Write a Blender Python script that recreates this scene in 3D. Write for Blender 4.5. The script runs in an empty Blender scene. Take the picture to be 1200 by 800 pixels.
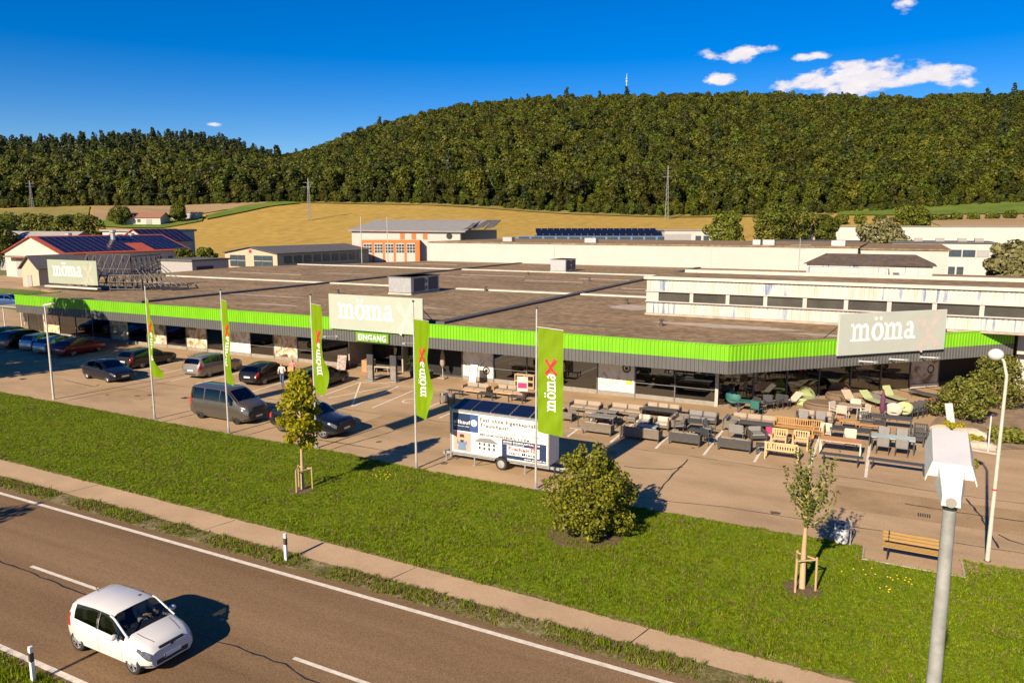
import bpy, bmesh, math, random
import numpy as np
from mathutils import Vector, Matrix

# ------------------------------------------------------------------ camera, sky, sun, exposure
SC = bpy.context.scene
COL = SC.collection
R = math.radians
cam_d = bpy.data.cameras.new("camera"); cam = bpy.data.objects.new("camera", cam_d); COL.objects.link(cam)
cam.location = (0, 0, 11.5)
cam.rotation_euler = (R(90 - 8.81), 0, R(27.06))
cam_d.sensor_width = 36; cam_d.lens = 26.7; cam_d.clip_start = 0.2; cam_d.clip_end = 12000
SC.camera = cam
SUN_EL, SUN_AZ = 29.7, 4.5          # elevation; shadows run 4.5 degrees to the right of +Y
W = bpy.data.worlds.new("World"); SC.world = W; W.use_nodes = True
nt = W.node_tree; nt.nodes.clear()
def wn(t, **k):
    n = nt.nodes.new(t)
    for a, v in k.items(): setattr(n, a, v)
    return n
def wmath(op, a, b=None):
    n = wn('ShaderNodeMath', operation=op)
    for i, v in enumerate((a, b)):
        if v is None: continue
        if isinstance(v, (int, float)): n.inputs[i].default_value = v
        else: nt.links.new(v, n.inputs[i])
    return n.outputs[0]
sky = wn('ShaderNodeTexSky', sky_type='NISHITA', sun_disc=False, sun_elevation=R(SUN_EL), sun_rotation=R(180 + SUN_AZ),
         altitude=600, air_density=1.0, dust_density=0.25, ozone_density=4.5)
hs = wn('ShaderNodeHueSaturation'); hs.inputs['Saturation'].default_value = 1.48; hs.inputs['Hue'].default_value = .516; hs.inputs['Value'].default_value = 1.08
nt.links.new(sky.outputs[0], hs.inputs['Color'])
tc = wn('ShaderNodeTexCoord'); sx = wn('ShaderNodeSeparateXYZ'); nt.links.new(tc.outputs['Generated'], sx.inputs[0])
az = wmath('ARCTAN2', sx.outputs[0], sx.outputs[1]); el = wmath('ARCSINE', sx.outputs[2])
cn = wn('ShaderNodeTexNoise'); cn.inputs['Scale'].default_value = 26; cn.inputs['Detail'].default_value = 8; cn.inputs['Roughness'].default_value = .58
mp = wn('ShaderNodeMapping'); mp.inputs['Scale'].default_value = (1, 1, 2.1)
nt.links.new(tc.outputs['Generated'], mp.inputs[0]); nt.links.new(mp.outputs[0], cn.inputs['Vector'])
CL = [(-4.0, 9.4, 4.7, 1.3), (1.0, 9.3, 2.7, .95), (-10.9, 11.5, 2.7, .6), (-12.25, 9.9, 1.25, .55), (-.9, 13.5, .9, .55),
      (-6.4, 11.0, 1.5, .32), (-47.9, 6.65, .65, .22), (38, 11.5, 6, 1.2), (-88, 10.5, 5, 1.0), (120, 12, 7, 1.3), (-150, 11, 6, 1.1)]
acc = None
for a0, e0, ra, re in CL:
    da = wmath('DIVIDE', wmath('SUBTRACT', az, R(a0)), R(ra)); de = wmath('DIVIDE', wmath('SUBTRACT', el, R(e0)), R(re))
    v = wmath('SUBTRACT', 1.0, wmath('ADD', wmath('MULTIPLY', da, da), wmath('MULTIPLY', de, de)))
    acc = v if acc is None else wmath('MAXIMUM', acc, v)
acc = wmath('MAXIMUM', acc, -2.0)
dens = wmath('ADD', wmath('MULTIPLY', acc, .62), wmath('MULTIPLY', wmath('SUBTRACT', cn.outputs[0], .5), 2.6))
mr = wn('ShaderNodeMapRange', interpolation_type='SMOOTHSTEP'); mr.inputs[1].default_value = .06; mr.inputs[2].default_value = .55
nt.links.new(dens, mr.inputs[0])
cn2 = wn('ShaderNodeTexNoise'); cn2.inputs['Scale'].default_value = 40; cn2.inputs['Detail'].default_value = 5
nt.links.new(mp.outputs[0], cn2.inputs['Vector'])
cc = wn('ShaderNodeMix', data_type='RGBA'); cc.inputs[6].default_value = (6.2, 6.1, 7.0, 1); cc.inputs[7].default_value = (10.5, 9.7, 9.4, 1)
nt.links.new(cn2.outputs[0], cc.inputs[0])
mx = wn('ShaderNodeMix', data_type='RGBA'); nt.links.new(mr.outputs[0], mx.inputs[0])
nt.links.new(hs.outputs[0], mx.inputs[6]); nt.links.new(cc.outputs[2], mx.inputs[7])
bg = wn('ShaderNodeBackground'); bg.inputs[1].default_value = .060
nt.links.new(mx.outputs[2], bg.inputs[0])
wo = wn('ShaderNodeOutputWorld'); nt.links.new(bg.outputs[0], wo.inputs[0])
sun_d = bpy.data.lights.new("sun", 'SUN'); sun = bpy.data.objects.new("sun", sun_d); COL.objects.link(sun)
sun_d.energy = 5.0; sun_d.angle = R(.53); sun_d.color = (1, .83, .61)
sun.rotation_euler = (R(90 - SUN_EL), 0, R(-SUN_AZ)); sun.location = (0, -40, 60)
SC.view_settings.view_transform = 'Standard'; SC.view_settings.look = 'None'
SC.view_settings.exposure = .88; SC.view_settings.gamma = 1; SC.view_settings.use_curve_mapping = False
SC.render.engine = 'CYCLES'
SC.cycles.use_denoising = True; SC.cycles.max_bounces = 6; SC.cycles.transparent_max_bounces = 12
SC.cycles.caustics_reflective = False; SC.cycles.caustics_refractive = False

# ------------------------------------------------------------------ helpers
rng = np.random.default_rng(7)
random.seed(5)
MATS = {}
def lin(c):
    return tuple(((v / 255) / 12.92 if v / 255 <= .04045 else ((v / 255 + .055) / 1.055) ** 2.4) for v in c)
def mat(name, col, rough=.75, metal=0, var=.12, scale=3.0, bump=0, bscale=60, coat=0, spec=.5, stretch=(1, 1, 1), rnd=0, emit=None, col2=None):
    """procedural surface: base colour broken up by two noises, optional bump, per-piece variation"""
    if name in MATS: return MATS[name]
    m = bpy.data.materials.new(name); m.use_nodes = True; t = m.node_tree; N = t.nodes; b = N['Principled BSDF']
    b.inputs['Roughness'].default_value = rough; b.inputs['Metallic'].default_value = metal
    b.inputs['Coat Weight'].default_value = coat; b.inputs['Coat Roughness'].default_value = .06
    b.inputs['Specular IOR Level'].default_value = spec
    co = N.new('ShaderNodeTexCoord'); mpn = N.new('ShaderNodeMapping'); mpn.inputs['Scale'].default_value = stretch
    t.links.new(co.outputs['Object'], mpn.inputs[0])
    n1 = N.new('ShaderNodeTexNoise'); n1.inputs['Scale'].default_value = scale; n1.inputs['Detail'].default_value = 7; n1.inputs['Roughness'].default_value = .62
    t.links.new(mpn.outputs[0], n1.inputs['Vector'])
    r = N.new('ShaderNodeValToRGB'); r.color_ramp.elements[0].position = .28; r.color_ramp.elements[1].position = .72
    c2 = col2 or tuple(min(1, c * (1 + var)) for c in col)
    r.color_ramp.elements[0].color = (*[c * (1 - var) for c in col], 1); r.color_ramp.elements[1].color = (*c2, 1)
    t.links.new(n1.outputs[0], r.inputs[0]); out = r.outputs[0]
    if rnd:
        oi = N.new('ShaderNodeObjectInfo'); h = N.new('ShaderNodeHueSaturation')
        ma = N.new('ShaderNodeMath'); ma.operation = 'MULTIPLY_ADD'; ma.inputs[1].default_value = 2 * rnd; ma.inputs[2].default_value = 1 - rnd
        t.links.new(oi.outputs['Random'], ma.inputs[0]); t.links.new(ma.outputs[0], h.inputs['Value']); t.links.new(out, h.inputs['Color']); out = h.outputs[0]
    t.links.new(out, b.inputs['Base Color'])
    if bump:
        n2 = N.new('ShaderNodeTexNoise'); n2.inputs['Scale'].default_value = bscale; n2.inputs['Detail'].default_value = 5
        t.links.new(mpn.outputs[0], n2.inputs['Vector'])
        bp = N.new('ShaderNodeBump'); bp.inputs['Strength'].default_value = bump; bp.inputs['Distance'].default_value = .02
        t.links.new(n2.outputs[0], bp.inputs['Height']); t.links.new(bp.outputs[0], b.inputs['Normal'])
    if emit: b.inputs['Emission Color'].default_value = (*emit, 1); b.inputs['Emission Strength'].default_value = 1
    MATS[name] = m; return m
def foliage(name, dark, light, trans=.25, rnd=.25, hue=.0):
    """leaf surface: colour varies per leaf, per plant and in soft patches; a little light passes through"""
    if name in MATS: return MATS[name]
    m = bpy.data.materials.new(name); m.use_nodes = True; t = m.node_tree; N = t.nodes; b = N['Principled BSDF']
    b.inputs['Roughness'].default_value = .55; b.inputs['Specular IOR Level'].default_value = .25
    ge = N.new('ShaderNodeNewGeometry'); oi = N.new('ShaderNodeObjectInfo')
    mxx = N.new('ShaderNodeMix'); mxx.data_type = 'RGBA'; mxx.inputs[6].default_value = (*dark, 1); mxx.inputs[7].default_value = (*light, 1)
    t.links.new(ge.outputs['Random Per Island'], mxx.inputs[0])
    h = N.new('ShaderNodeHueSaturation'); ma = N.new('ShaderNodeMath'); ma.operation = 'MULTIPLY_ADD'; ma.inputs[1].default_value = 2 * rnd; ma.inputs[2].default_value = 1 - rnd
    t.links.new(oi.outputs['Random'], ma.inputs[0]); t.links.new(ma.outputs[0], h.inputs['Value']); t.links.new(mxx.outputs[2], h.inputs['Color'])
    if hue:
        mh = N.new('ShaderNodeMath'); mh.operation = 'MULTIPLY_ADD'; mh.inputs[1].default_value = -hue; mh.inputs[2].default_value = .5 + hue * .35
        fr = N.new('ShaderNodeMath'); fr.operation = 'FRACT'; mm = N.new('ShaderNodeMath'); mm.operation = 'MULTIPLY'; mm.inputs[1].default_value = 7.13
        t.links.new(oi.outputs['Random'], mm.inputs[0]); t.links.new(mm.outputs[0], fr.inputs[0]); t.links.new(fr.outputs[0], mh.inputs[0]); t.links.new(mh.outputs[0], h.inputs['Hue'])
    t.links.new(h.outputs[0], b.inputs['Base Color'])
    tr = N.new('ShaderNodeBsdfTranslucent'); t.links.new(h.outputs[0], tr.inputs[0])
    ms = N.new('ShaderNodeMixShader'); ms.inputs[0].default_value = trans
    t.links.new(b.outputs[0], ms.inputs[1]); t.links.new(tr.outputs[0], ms.inputs[2]); t.links.new(ms.outputs[0], N['Material Output'].inputs[0])
    MATS[name] = m; return m
def glass(name, tint, refl=.22, rough=.02):
    """shop and car glass: part mirror, part tinted see-through"""
    if name in MATS: return MATS[name]
    m = bpy.data.materials.new(name); m.use_nodes = True; t = m.node_tree; N = t.nodes; N.remove(N['Principled BSDF'])
    g = N.new('ShaderNodeBsdfGlossy'); g.inputs['Roughness'].default_value = rough; g.inputs['Color'].default_value = (.95, .97, 1, 1)
    tr = N.new('ShaderNodeBsdfTransparent'); tr.inputs[0].default_value = (*tint, 1)
    f = N.new('ShaderNodeLayerWeight'); f.inputs[0].default_value = .5; pw = N.new('ShaderNodeMath'); pw.operation = 'POWER'; pw.inputs[1].default_value = 4.5; t.links.new(f.outputs['Facing'], pw.inputs[0])
    ma = N.new('ShaderNodeMath'); ma.operation = 'MULTIPLY_ADD'; ma.use_clamp = True; ma.inputs[1].default_value = .85; ma.inputs[2].default_value = refl; t.links.new(pw.outputs[0], ma.inputs[0])
    ms = N.new('ShaderNodeMixShader'); t.links.new(ma.outputs[0], ms.inputs[0]); t.links.new(tr.outputs[0], ms.inputs[1]); t.links.new(g.outputs[0], ms.inputs[2])
    t.links.new(ms.outputs[0], N['Material Output'].inputs[0]); MATS[name] = m; return m

class MB:
    """collects simple solids; build() links them as one mesh object"""
    def __init__(s): s.v = []; s.f = []
    def add(s, vs, fs, M=None):
        o = len(s.v)
        for p in vs: s.v.append(tuple(M @ Vector(p)) if M is not None else tuple(p))
        for f in fs: s.f.append([i + o for i in f])
        return s
    def box(s, c, d, rz=0, M=None, taper=1):
        x, y, z = d[0] / 2, d[1] / 2, d[2] / 2
        vs = [(-x, -y, -z), (x, -y, -z), (x, y, -z), (-x, y, -z), (-x * taper, -y * taper, z), (x * taper, -y * taper, z), (x * taper, y * taper, z), (-x * taper, y * taper, z)]
        T = Matrix.Translation(c) @ Matrix.Rotation(rz, 4, 'Z')
        if M is not None: T = T @ M
        return s.add(vs, [(0, 3, 2, 1), (4, 5, 6, 7), (0, 1, 5, 4), (1, 2, 6, 5), (2, 3, 7, 6), (3, 0, 4, 7)], T)
    def b2(s, x0, x1, y0, y1, z0, z1): return s.box(((x0 + x1) / 2, (y0 + y1) / 2, (z0 + z1) / 2), (x1 - x0, y1 - y0, z1 - z0))
    def rbox(s, c, d, r=.04, rz=0, M=None):
        """box with chamfered edges"""
        x, y, z = d[0] / 2, d[1] / 2, d[2] / 2; r = min(r, x * .9, y * .9, z * .9); vs = []; key = {}
        for sx_ in (-1, 1):
            for sy in (-1, 1):
                for sz in (-1, 1):
                    for k in range(3):
                        p = [sx_ * (x - r), sy * (y - r), sz * (z - r)]; p[k] = (sx_ * x, sy * y, sz * z)[k]
                        key[(sx_, sy, sz, k)] = len(vs); vs.append(p)
        F = []
        for k in range(3):
            a, b = [i for i in range(3) if i != k]
            for sg in (-1, 1):
                q = []
                for u, v in ((-1, -1), (1, -1), (1, 1), (-1, 1)):
                    t = [0, 0, 0]; t[k] = sg; t[a] = u; t[b] = v; q.append(key[(*t, k)])
                F.append(q)
        for k in range(3):
            a, b = [i for i in range(3) if i != k]
            for u in (-1, 1):
                for v in (-1, 1):
                    t0 = [0, 0, 0]; t1 = [0, 0, 0]; t0[k] = -1; t1[k] = 1; t0[a] = t1[a] = u; t0[b] = t1[b] = v
                    F.append([key[(*t0, a)], key[(*t1, a)], key[(*t1, b)], key[(*t0, b)]])
        for sx_ in (-1, 1):
            for sy in (-1, 1):
                for sz in (-1, 1): F.append([key[(sx_, sy, sz, k)] for k in range(3)])
        T = Matrix.Translation(c) @ Matrix.Rotation(rz, 4, 'Z')
        if M is not None: T = T @ M
        return s.add(vs, F, T)
    def tube(s, pts, rad, n=8, cap=True):
        pts = [Vector(p) for p in pts]; rr = rad if isinstance(rad, (list, tuple)) else [rad] * len(pts); rings = []
        for i, p in enumerate(pts):
            d = (pts[min(i + 1, len(pts) - 1)] - pts[max(i - 1, 0)]).normalized()
            a = d.cross(Vector((0, 0, 1)) if abs(d.z) < .95 else Vector((1, 0, 0))).normalized(); b = d.cross(a)
            rings.append([p + (a * math.cos(t) + b * math.sin(t)) * rr[i] for t in [2 * math.pi * k / n for k in range(n)]])
        o = len(s.v)
        for r in rings: s.v.extend(tuple(q) for q in r)
        for i in range(len(pts) - 1):
            for k in range(n): s.f.append([o + i * n + k, o + i * n + (k + 1) % n, o + (i + 1) * n + (k + 1) % n, o + (i + 1) * n + k])
        if cap: s.f.append([o + k for k in range(n)]); s.f.append([o + (len(pts) - 1) * n + k for k in range(n)][::-1])
        return s
    def lathe(s, prof, n=16, M=None):
        o = len(s.v); vs = []
        for r, z in prof:
            for k in range(n): vs.append((r * math.cos(2 * math.pi * k / n), r * math.sin(2 * math.pi * k / n), z))
        F = [(i * n + k, i * n + (k + 1) % n, (i + 1) * n + (k + 1) % n, (i + 1) * n + k) for i in range(len(prof) - 1) for k in range(n)]
        F += [tuple(range(n))[::-1], tuple(range((len(prof) - 1) * n, len(prof) * n))]
        return s.add(vs, F, M)
    def ball(s, c, r, nu=12, nv=8, jit=0, rg=None):
        r = (r, r, r) if isinstance(r, (int, float)) else r; vs = []; F = []
        for i in range(nv + 1):
            for k in range(nu):
                th = math.pi * i / nv; ph = 2 * math.pi * k / nu; j = 1 + (rg.uniform(-jit, jit) if jit else 0)
                vs.append((c[0] + r[0] * j * math.sin(th) * math.cos(ph), c[1] + r[1] * j * math.sin(th) * math.sin(ph), c[2] + r[2] * j * math.cos(th)))
        for i in range(nv):
            for k in range(nu): F.append((i * nu + k, (i + 1) * nu + k, (i + 1) * nu + (k + 1) % nu, i * nu + (k + 1) % nu))
        return s.add(vs, F)
    def prism(s, poly, z0, z1, M=None):
        n = len(poly); vs = [(x, y, z0) for x, y in poly] + [(x, y, z1) for x, y in poly]
        F = [tuple(range(n))[::-1], tuple(range(n, 2 * n))] + [(i, (i + 1) % n, n + (i + 1) % n, n + i) for i in range(n)]
        return s.add(vs, F, M)
    def build(s, name, material, parent=None, smooth=False, label=None):
        me = bpy.data.meshes.new(name); me.from_pydata(s.v, [], s.f); me.update()
        return link(name, me, material, parent, smooth, label)
def link(name, me, material, parent=None, smooth=False, label=None):
    if material is not None and not me.materials: me.materials.append(material if not isinstance(material, str) else MATS[material])
    if smooth:
        try: me.shade_smooth()
        except Exception: pass
        if smooth != True:
            try: me.set_sharp_from_angle(angle=R(smooth))
            except Exception: pass
    o = bpy.data.objects.new(name, me); COL.objects.link(o)
    if parent is not None: o.parent = parent
    if label: o['label'] = label
    return o
def tag(o, label, cat, group=None):
    o['label'] = label; o['category'] = cat
    if group: o['group'] = group
    return o
def thing(name, label, cat, loc=(0, 0, 0), rz=0, group=None):
    o = bpy.data.objects.new(name, None); COL.objects.link(o); o.location = loc; o.rotation_euler = (0, 0, rz); o.empty_display_size = .3
    return tag(o, label, cat, group)
def struct(name, mb, m, parent=None, kind='structure'):
    o = mb.build(name, m, parent)
    if parent is None: o['kind'] = kind
    return o
def copy_tree(o, parent=None):
    c = o.copy(); COL.objects.link(c); c.parent = parent
    for ch in list(o.children): copy_tree(ch, c)
    return c
def mesh_np(name, V, Fq):
    """fast mesh from numpy arrays; Fq is (n,4) or (n,3)"""
    me = bpy.data.meshes.new(name); k = Fq.shape[1]
    me.vertices.add(len(V)); me.vertices.foreach_set('co', np.asarray(V, np.float32).ravel())
    me.loops.add(Fq.size); me.loops.foreach_set('vertex_index', Fq.astype(np.int32).ravel())
    me.polygons.add(len(Fq)); me.polygons.foreach_set('loop_start', np.arange(0, Fq.size, k, dtype=np.int32))
    me.update(calc_edges=True); me.validate(); return me
def leaves_np(rg, C, Nn, size, asp=.6):
    """leaf quads at C facing Nn"""
    n = len(C); Nn = Nn / (np.linalg.norm(Nn, axis=1, keepdims=True) + 1e-9)
    t = rg.normal(size=(n, 3)); t -= (t * Nn).sum(1, keepdims=True) * Nn; t /= np.linalg.norm(t, axis=1, keepdims=True) + 1e-9
    b = np.cross(Nn, t); s = size * rg.uniform(.6, 1.3, (n, 1))
    P = np.stack([C - t * s, C - b * s * asp + t * s * .1, C + t * s, C + b * s * asp + t * s * .1], 1).reshape(-1, 3)
    return P, np.arange(4 * n).reshape(-1, 4)
def crown_np(rg, lobes, n, size, tilt=.7, asp=.6, fill=.35):
    """leaves over and through a set of lobes (cx,cy,cz,rx,ry,rz)"""
    L = np.array(lobes, float); w = (L[:, 3] * L[:, 5]); k = rg.choice(len(L), n, p=w / w.sum())
    d = rg.normal(size=(n, 3)); d /= np.linalg.norm(d, axis=1, keepdims=True)
    rad = np.where(rg.random((n, 1)) < fill, rg.uniform(.45, .95, (n, 1)), rg.uniform(.9, 1.08, (n, 1)))
    C = L[k, :3] + d * L[k, 3:] * rad
    keep = np.ones(n, bool)
    for l in L:
        q = (((C - l[:3]) / l[3:]) ** 2).sum(1); keep &= q > .38
    C = C[keep]; d = d[keep]
    return leaves_np(rg, C, d + rg.normal(size=d.shape) * tilt + np.array([0, 0, .25]), size, asp)
def text_mesh(s, size, bold=0, align='LEFT', shear=0, sp=1.12):
    c = bpy.data.curves.new('t', 'FONT'); c.body = s; c.size = size; c.align_x = align; c.offset = bold; c.shear = shear; c.resolution_u = 3; c.space_character = sp
    o = bpy.data.objects.new('t', c); COL.objects.link(o); dg = bpy.context.evaluated_depsgraph_get()
    me = bpy.data.meshes.new_from_object(o.evaluated_get(dg)); bpy.data.objects.remove(o); bpy.data.curves.remove(c); return me
def text_part(s, size, M, material, parent, bold=0, align='LEFT', name='lettering', shear=0, width=None):
    me = text_mesh(s, size, bold, align, shear)
    if width and len(me.vertices):
        co = np.empty(len(me.vertices) * 3, np.float32); me.vertices.foreach_get('co', co); co = co.reshape(-1, 3); w0 = co[:, 0].max() - co[:, 0].min(); co[:, 0] *= width / w0
        me.vertices.foreach_set('co', co.ravel())
    me.transform(M); me.materials.clear(); o = link(name, me, material, parent); o['kind'] = 'stuff'; return o
def scatter(name, P, sc, rz, idx, sources, kind='stuff', parent=None):
    """one object whose points carry instances of the source meshes (for what nobody could count)"""
    me = bpy.data.meshes.new(name); me.from_pydata([tuple(p) for p in P], [], [])
    for nm, ty, arr in (('sc', 'FLOAT', sc), ('rz', 'FLOAT', rz), ('ix', 'INT', idx)):
        a = me.attributes.new(nm, ty, 'POINT'); a.data.foreach_set('value', np.asarray(arr, np.float32 if ty == 'FLOAT' else np.int32))
    o = bpy.data.objects.new(name, me); COL.objects.link(o); o['kind'] = kind
    if parent is not None: o.parent = parent
    g = bpy.data.node_groups.new(name, 'GeometryNodeTree'); g.interface.new_socket('Geometry', in_out='INPUT', socket_type='NodeSocketGeometry'); g.interface.new_socket('Geometry', in_out='OUTPUT', socket_type='NodeSocketGeometry')
    N = g.nodes; gi = N.new('NodeGroupInput'); go = N.new('NodeGroupOutput'); ip = N.new('GeometryNodeInstanceOnPoints'); ip.inputs['Pick Instance'].default_value = True
    gt = N.new('GeometryNodeGeometryToInstance')
    for so in reversed(sources):
        oi = N.new('GeometryNodeObjectInfo'); oi.inputs['Object'].default_value = so; oi.inputs['As Instance'].default_value = True
        g.links.new(oi.outputs['Geometry'], gt.inputs[0]) if False else None
        g.links.new(oi.outputs['Geometry'], N['ji'].inputs[0] if 'ji' in N else N.new('GeometryNodeJoinGeometry').inputs[0])
        for q in N:
            if q.bl_idname == 'GeometryNodeJoinGeometry': q.name = 'ji'
    N.remove(gt)
    def attr(nm, ty):
        a = N.new('GeometryNodeInputNamedAttribute'); a.data_type = ty; a.inputs['Name'].default_value = nm; return a.outputs['Attribute']
    cx = N.new('ShaderNodeCombineXYZ'); g.links.new(attr('rz', 'FLOAT'), cx.inputs[2])
    g.links.new(gi.outputs[0], ip.inputs['Points']); g.links.new(N['ji'].outputs[0], ip.inputs['Instance'])
    g.links.new(attr('ix', 'INT'), ip.inputs['Instance Index']); g.links.new(cx.outputs[0], ip.inputs['Rotation']); g.links.new(attr('sc', 'FLOAT'), ip.inputs['Scale'])
    g.links.new(ip.outputs[0], go.inputs[0])
    md = o.modifiers.new('scatter', 'NODES'); md.node_group = g; return o
def src(name, me, material):
    if not me.materials:
        for mm in (material if isinstance(material, (list, tuple)) else [material]): me.materials.append(mm)
    return bpy.data.objects.new(name, me)
# ------------------------------------------------------------------ the setting: ground, road, path, lawn, car park
def world_mat(name, cols, scale, stretch=(1, 1, 1), rough=.9, bump=.3, bscale=8, fine=40, fineamt=.25, rz=0, pos=(.3, .5, .7)):
    """ground surface in world coordinates: broad patches (three colours) times fine grain"""
    m = bpy.data.materials.new(name); m.use_nodes = True; t = m.node_tree; N = t.nodes; b = N['Principled BSDF']; b.inputs['Roughness'].default_value = rough; b.inputs['Specular IOR Level'].default_value = .2
    ge = N.new('ShaderNodeNewGeometry'); mp = N.new('ShaderNodeMapping'); mp.inputs['Scale'].default_value = stretch; mp.inputs['Rotation'].default_value = (0, 0, rz); t.links.new(ge.outputs['Position'], mp.inputs[0])
    n1 = N.new('ShaderNodeTexNoise'); n1.inputs['Scale'].default_value = scale; n1.inputs['Detail'].default_value = 8; n1.inputs['Roughness'].default_value = .65; t.links.new(mp.outputs[0], n1.inputs['Vector'])
    r = N.new('ShaderNodeValToRGB'); e = r.color_ramp.elements; e[0].position = pos[0]; e[0].color = (*cols[0], 1); e[1].position = pos[2]; e[1].color = (*cols[2], 1); q = e.new(pos[1]); q.color = (*cols[1], 1); t.links.new(n1.outputs[0], r.inputs[0])
    n2 = N.new('ShaderNodeTexNoise'); n2.inputs['Scale'].default_value = fine; n2.inputs['Detail'].default_value = 4; t.links.new(ge.outputs['Position'], n2.inputs['Vector'])
    mr = N.new('ShaderNodeMapRange'); mr.inputs[3].default_value = 1 - fineamt; mr.inputs[4].default_value = 1 + fineamt; mr.inputs[1].default_value = .3; mr.inputs[2].default_value = .7; t.links.new(n2.outputs[0], mr.inputs[0])
    mu = N.new('ShaderNodeMix'); mu.data_type = 'RGBA'; mu.blend_type = 'MULTIPLY'; mu.inputs[0].default_value = 1; t.links.new(r.outputs[0], mu.inputs[6]); t.links.new(mr.outputs[0], mu.inputs[7]); t.links.new(mu.outputs[2], b.inputs['Base Color'])
    if bump:
        n3 = N.new('ShaderNodeTexNoise'); n3.inputs['Scale'].default_value = bscale; n3.inputs['Detail'].default_value = 6; t.links.new(ge.outputs['Position'], n3.inputs['Vector'])
        bp = N.new('ShaderNodeBump'); bp.inputs['Strength'].default_value = bump; bp.inputs['Distance'].default_value = .04; t.links.new(n3.outputs[0], bp.inputs['Height']); t.links.new(bp.outputs[0], b.inputs['Normal'])
    MATS[name] = m; return m
world_mat('valley', ((.10, .12, .035), (.16, .15, .06), (.24, .19, .10)), .03)
world_mat('asphalt_road', ((.138, .086, .044), (.182, .115, .060), (.225, .144, .078)), .45, stretch=(.05, 1.0, 1), fine=26, fineamt=.34, bump=.25, bscale=45)
world_mat('asphalt_lot', ((.275, .190, .110), (.37, .258, .150), (.43, .303, .180)), .30, stretch=(.6, 1.3, 1), fine=14, fineamt=.13, bump=.15, bscale=40)
world_mat('path_asphalt', ((.37, .258, .155), (.42, .295, .180), (.47, .332, .204)), .5, fine=18, fineamt=.09, bump=.12, bscale=40)
world_mat('lawn_soil', ((.085, .135, .002), (.115, .168, .0025), (.170, .185, .006)), .45, fine=9, fineamt=.34, bump=.4, bscale=14)
world_mat('verge', ((.062, .074, .012), (.15, .125, .05), (.27, .215, .13)), 1.5, fine=10, fineamt=.4, bump=.6, bscale=14)
mat('road_paint', (.62, .56, .46), .7, var=.22, scale=5, col2=(.72, .66, .55)); mat('seal', (.022, .018, .015), .5, var=.3)
mat('lot_paint', (.62, .57, .48), .8, var=.22, scale=2.2, col2=(.76, .70, .60))

def sheet(name, near, far, z, m, kind='structure', parent=None):
    mb = MB(); n = len(near)
    mb.v = [(x, y, z) for x, y in near] + [(x, y, z) for x, y in far]; mb.f = [(i, i + 1, n + i + 1, n + i) for i in range(n - 1)]
    o = mb.build(name, MATS[m], parent)
    if kind and parent is None: o['kind'] = kind
    return o
def strip(name, pts, w, z, m, parent, jit=0):
    P = [Vector((x, y, 0)) for x, y in pts]; mb = MB(); Q = []
    for i in range(len(P) - 1):
        k = max(1, int((P[i + 1] - P[i]).length / .35)) if jit else 1
        Q += [P[i].lerp(P[i + 1], j / k) + Vector((random.uniform(-jit, jit), random.uniform(-jit, jit), 0)) for j in range(k)]
    Q.append(P[-1])
    for i, p in enumerate(Q):
        d = (Q[min(i + 1, len(Q) - 1)] - Q[max(i - 1, 0)]).normalized(); nrm = Vector((-d.y, d.x, 0)); ww = w * (random.uniform(.6, 1.35) if jit else 1) / 2
        mb.v += [tuple(p + nrm * ww + Vector((0, 0, z))), tuple(p - nrm * ww + Vector((0, 0, z)))]
    mb.f = [(2 * i, 2 * i + 1, 2 * i + 3, 2 * i + 2) for i in range(len(Q) - 1)]
    return mb.build(name, MATS[m], parent)
g0 = MB(); g0.v = [(-5000, -3000, 0), (5000, -3000, 0), (5000, 6000, 0), (-5000, 6000, 0)]; g0.f = [(0, 1, 2, 3)]; struct('ground', g0, MATS['valley'])
XS = [-260, -140, -54.7, -39, -32, -25.6, -19.7, -14, -7.5, -.53]
lot = sheet('parking_lot', [(-170, 28.5), (60, 27.5)], [(-170, 70), (60, 70)], .008, 'asphalt_lot')
def ry(x, y0): return y0 - .0122 * (x + 18.5)      # the road runs a little askew to the store
road = sheet('road', [(-400, ry(-400, 10.45)), (120, ry(120, 10.45))], [(-400, ry(-400, 18.12)), (120, ry(120, 18.12))], .012, 'asphalt_road')
def line(x0, x1, yc, w, name='edge_line'): return sheet(name, [(x0, ry(x0, yc - w / 2)), (x1, ry(x1, yc - w / 2))], [(x0, ry(x0, yc + w / 2)), (x1, ry(x1, yc + w / 2))], .017, 'road_paint', None, road)
line(-400, 120, 17.72, .17); line(-400, 120, 10.80, .17)
for k in range(-16, 9): line(-25.62 + 11.85 * k, -25.62 + 11.85 * k + 3.55, 14.15, .13, 'lane_dash')
for pts in [[(-60, 14.3), (-45, 14.5), (-36, 14.3), (-29.35, 14.0), (-27.14, 13.98), (-25.81, 13.96), (-24.47, 13.9), (-22.44, 13.84), (-21.43, 13.82), (-18.32, 13.8), (-16.29, 13.75), (-14.88, 13.8), (-13.78, 13.75), (-12.8, 13.54), (-8, 13.6)]]: strip('crack', pts, .055, .015, 'seal', road, .05)
path = sheet('cycle_path', [(-260, 21.4), (-39, 19.35), (-26.9, 19.09), (-20, 18.92), (-2.3, 18.72), (60, 17.9)], [(-260, 24), (-39, 20.74), (-26.9, 20.5), (-20, 20.38), (-2.3, 19.78), (60, 18.9)], .016, 'path_asphalt')
for x in (-31.5, -22.9, -14.2, -6.0): strip('joint', [(x, 18.95 - .012 * (x + 20)), (x + .3, 20.3 - .02 * (x + 20))], .03, .019, 'seal', path, .01)
lawn_near = [(x, float(np.interp(x, [-260, -39, -17.2, -.35, 60], [24, 20.74, 20.34, 19.70, 18.9]))) for x in XS]
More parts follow.
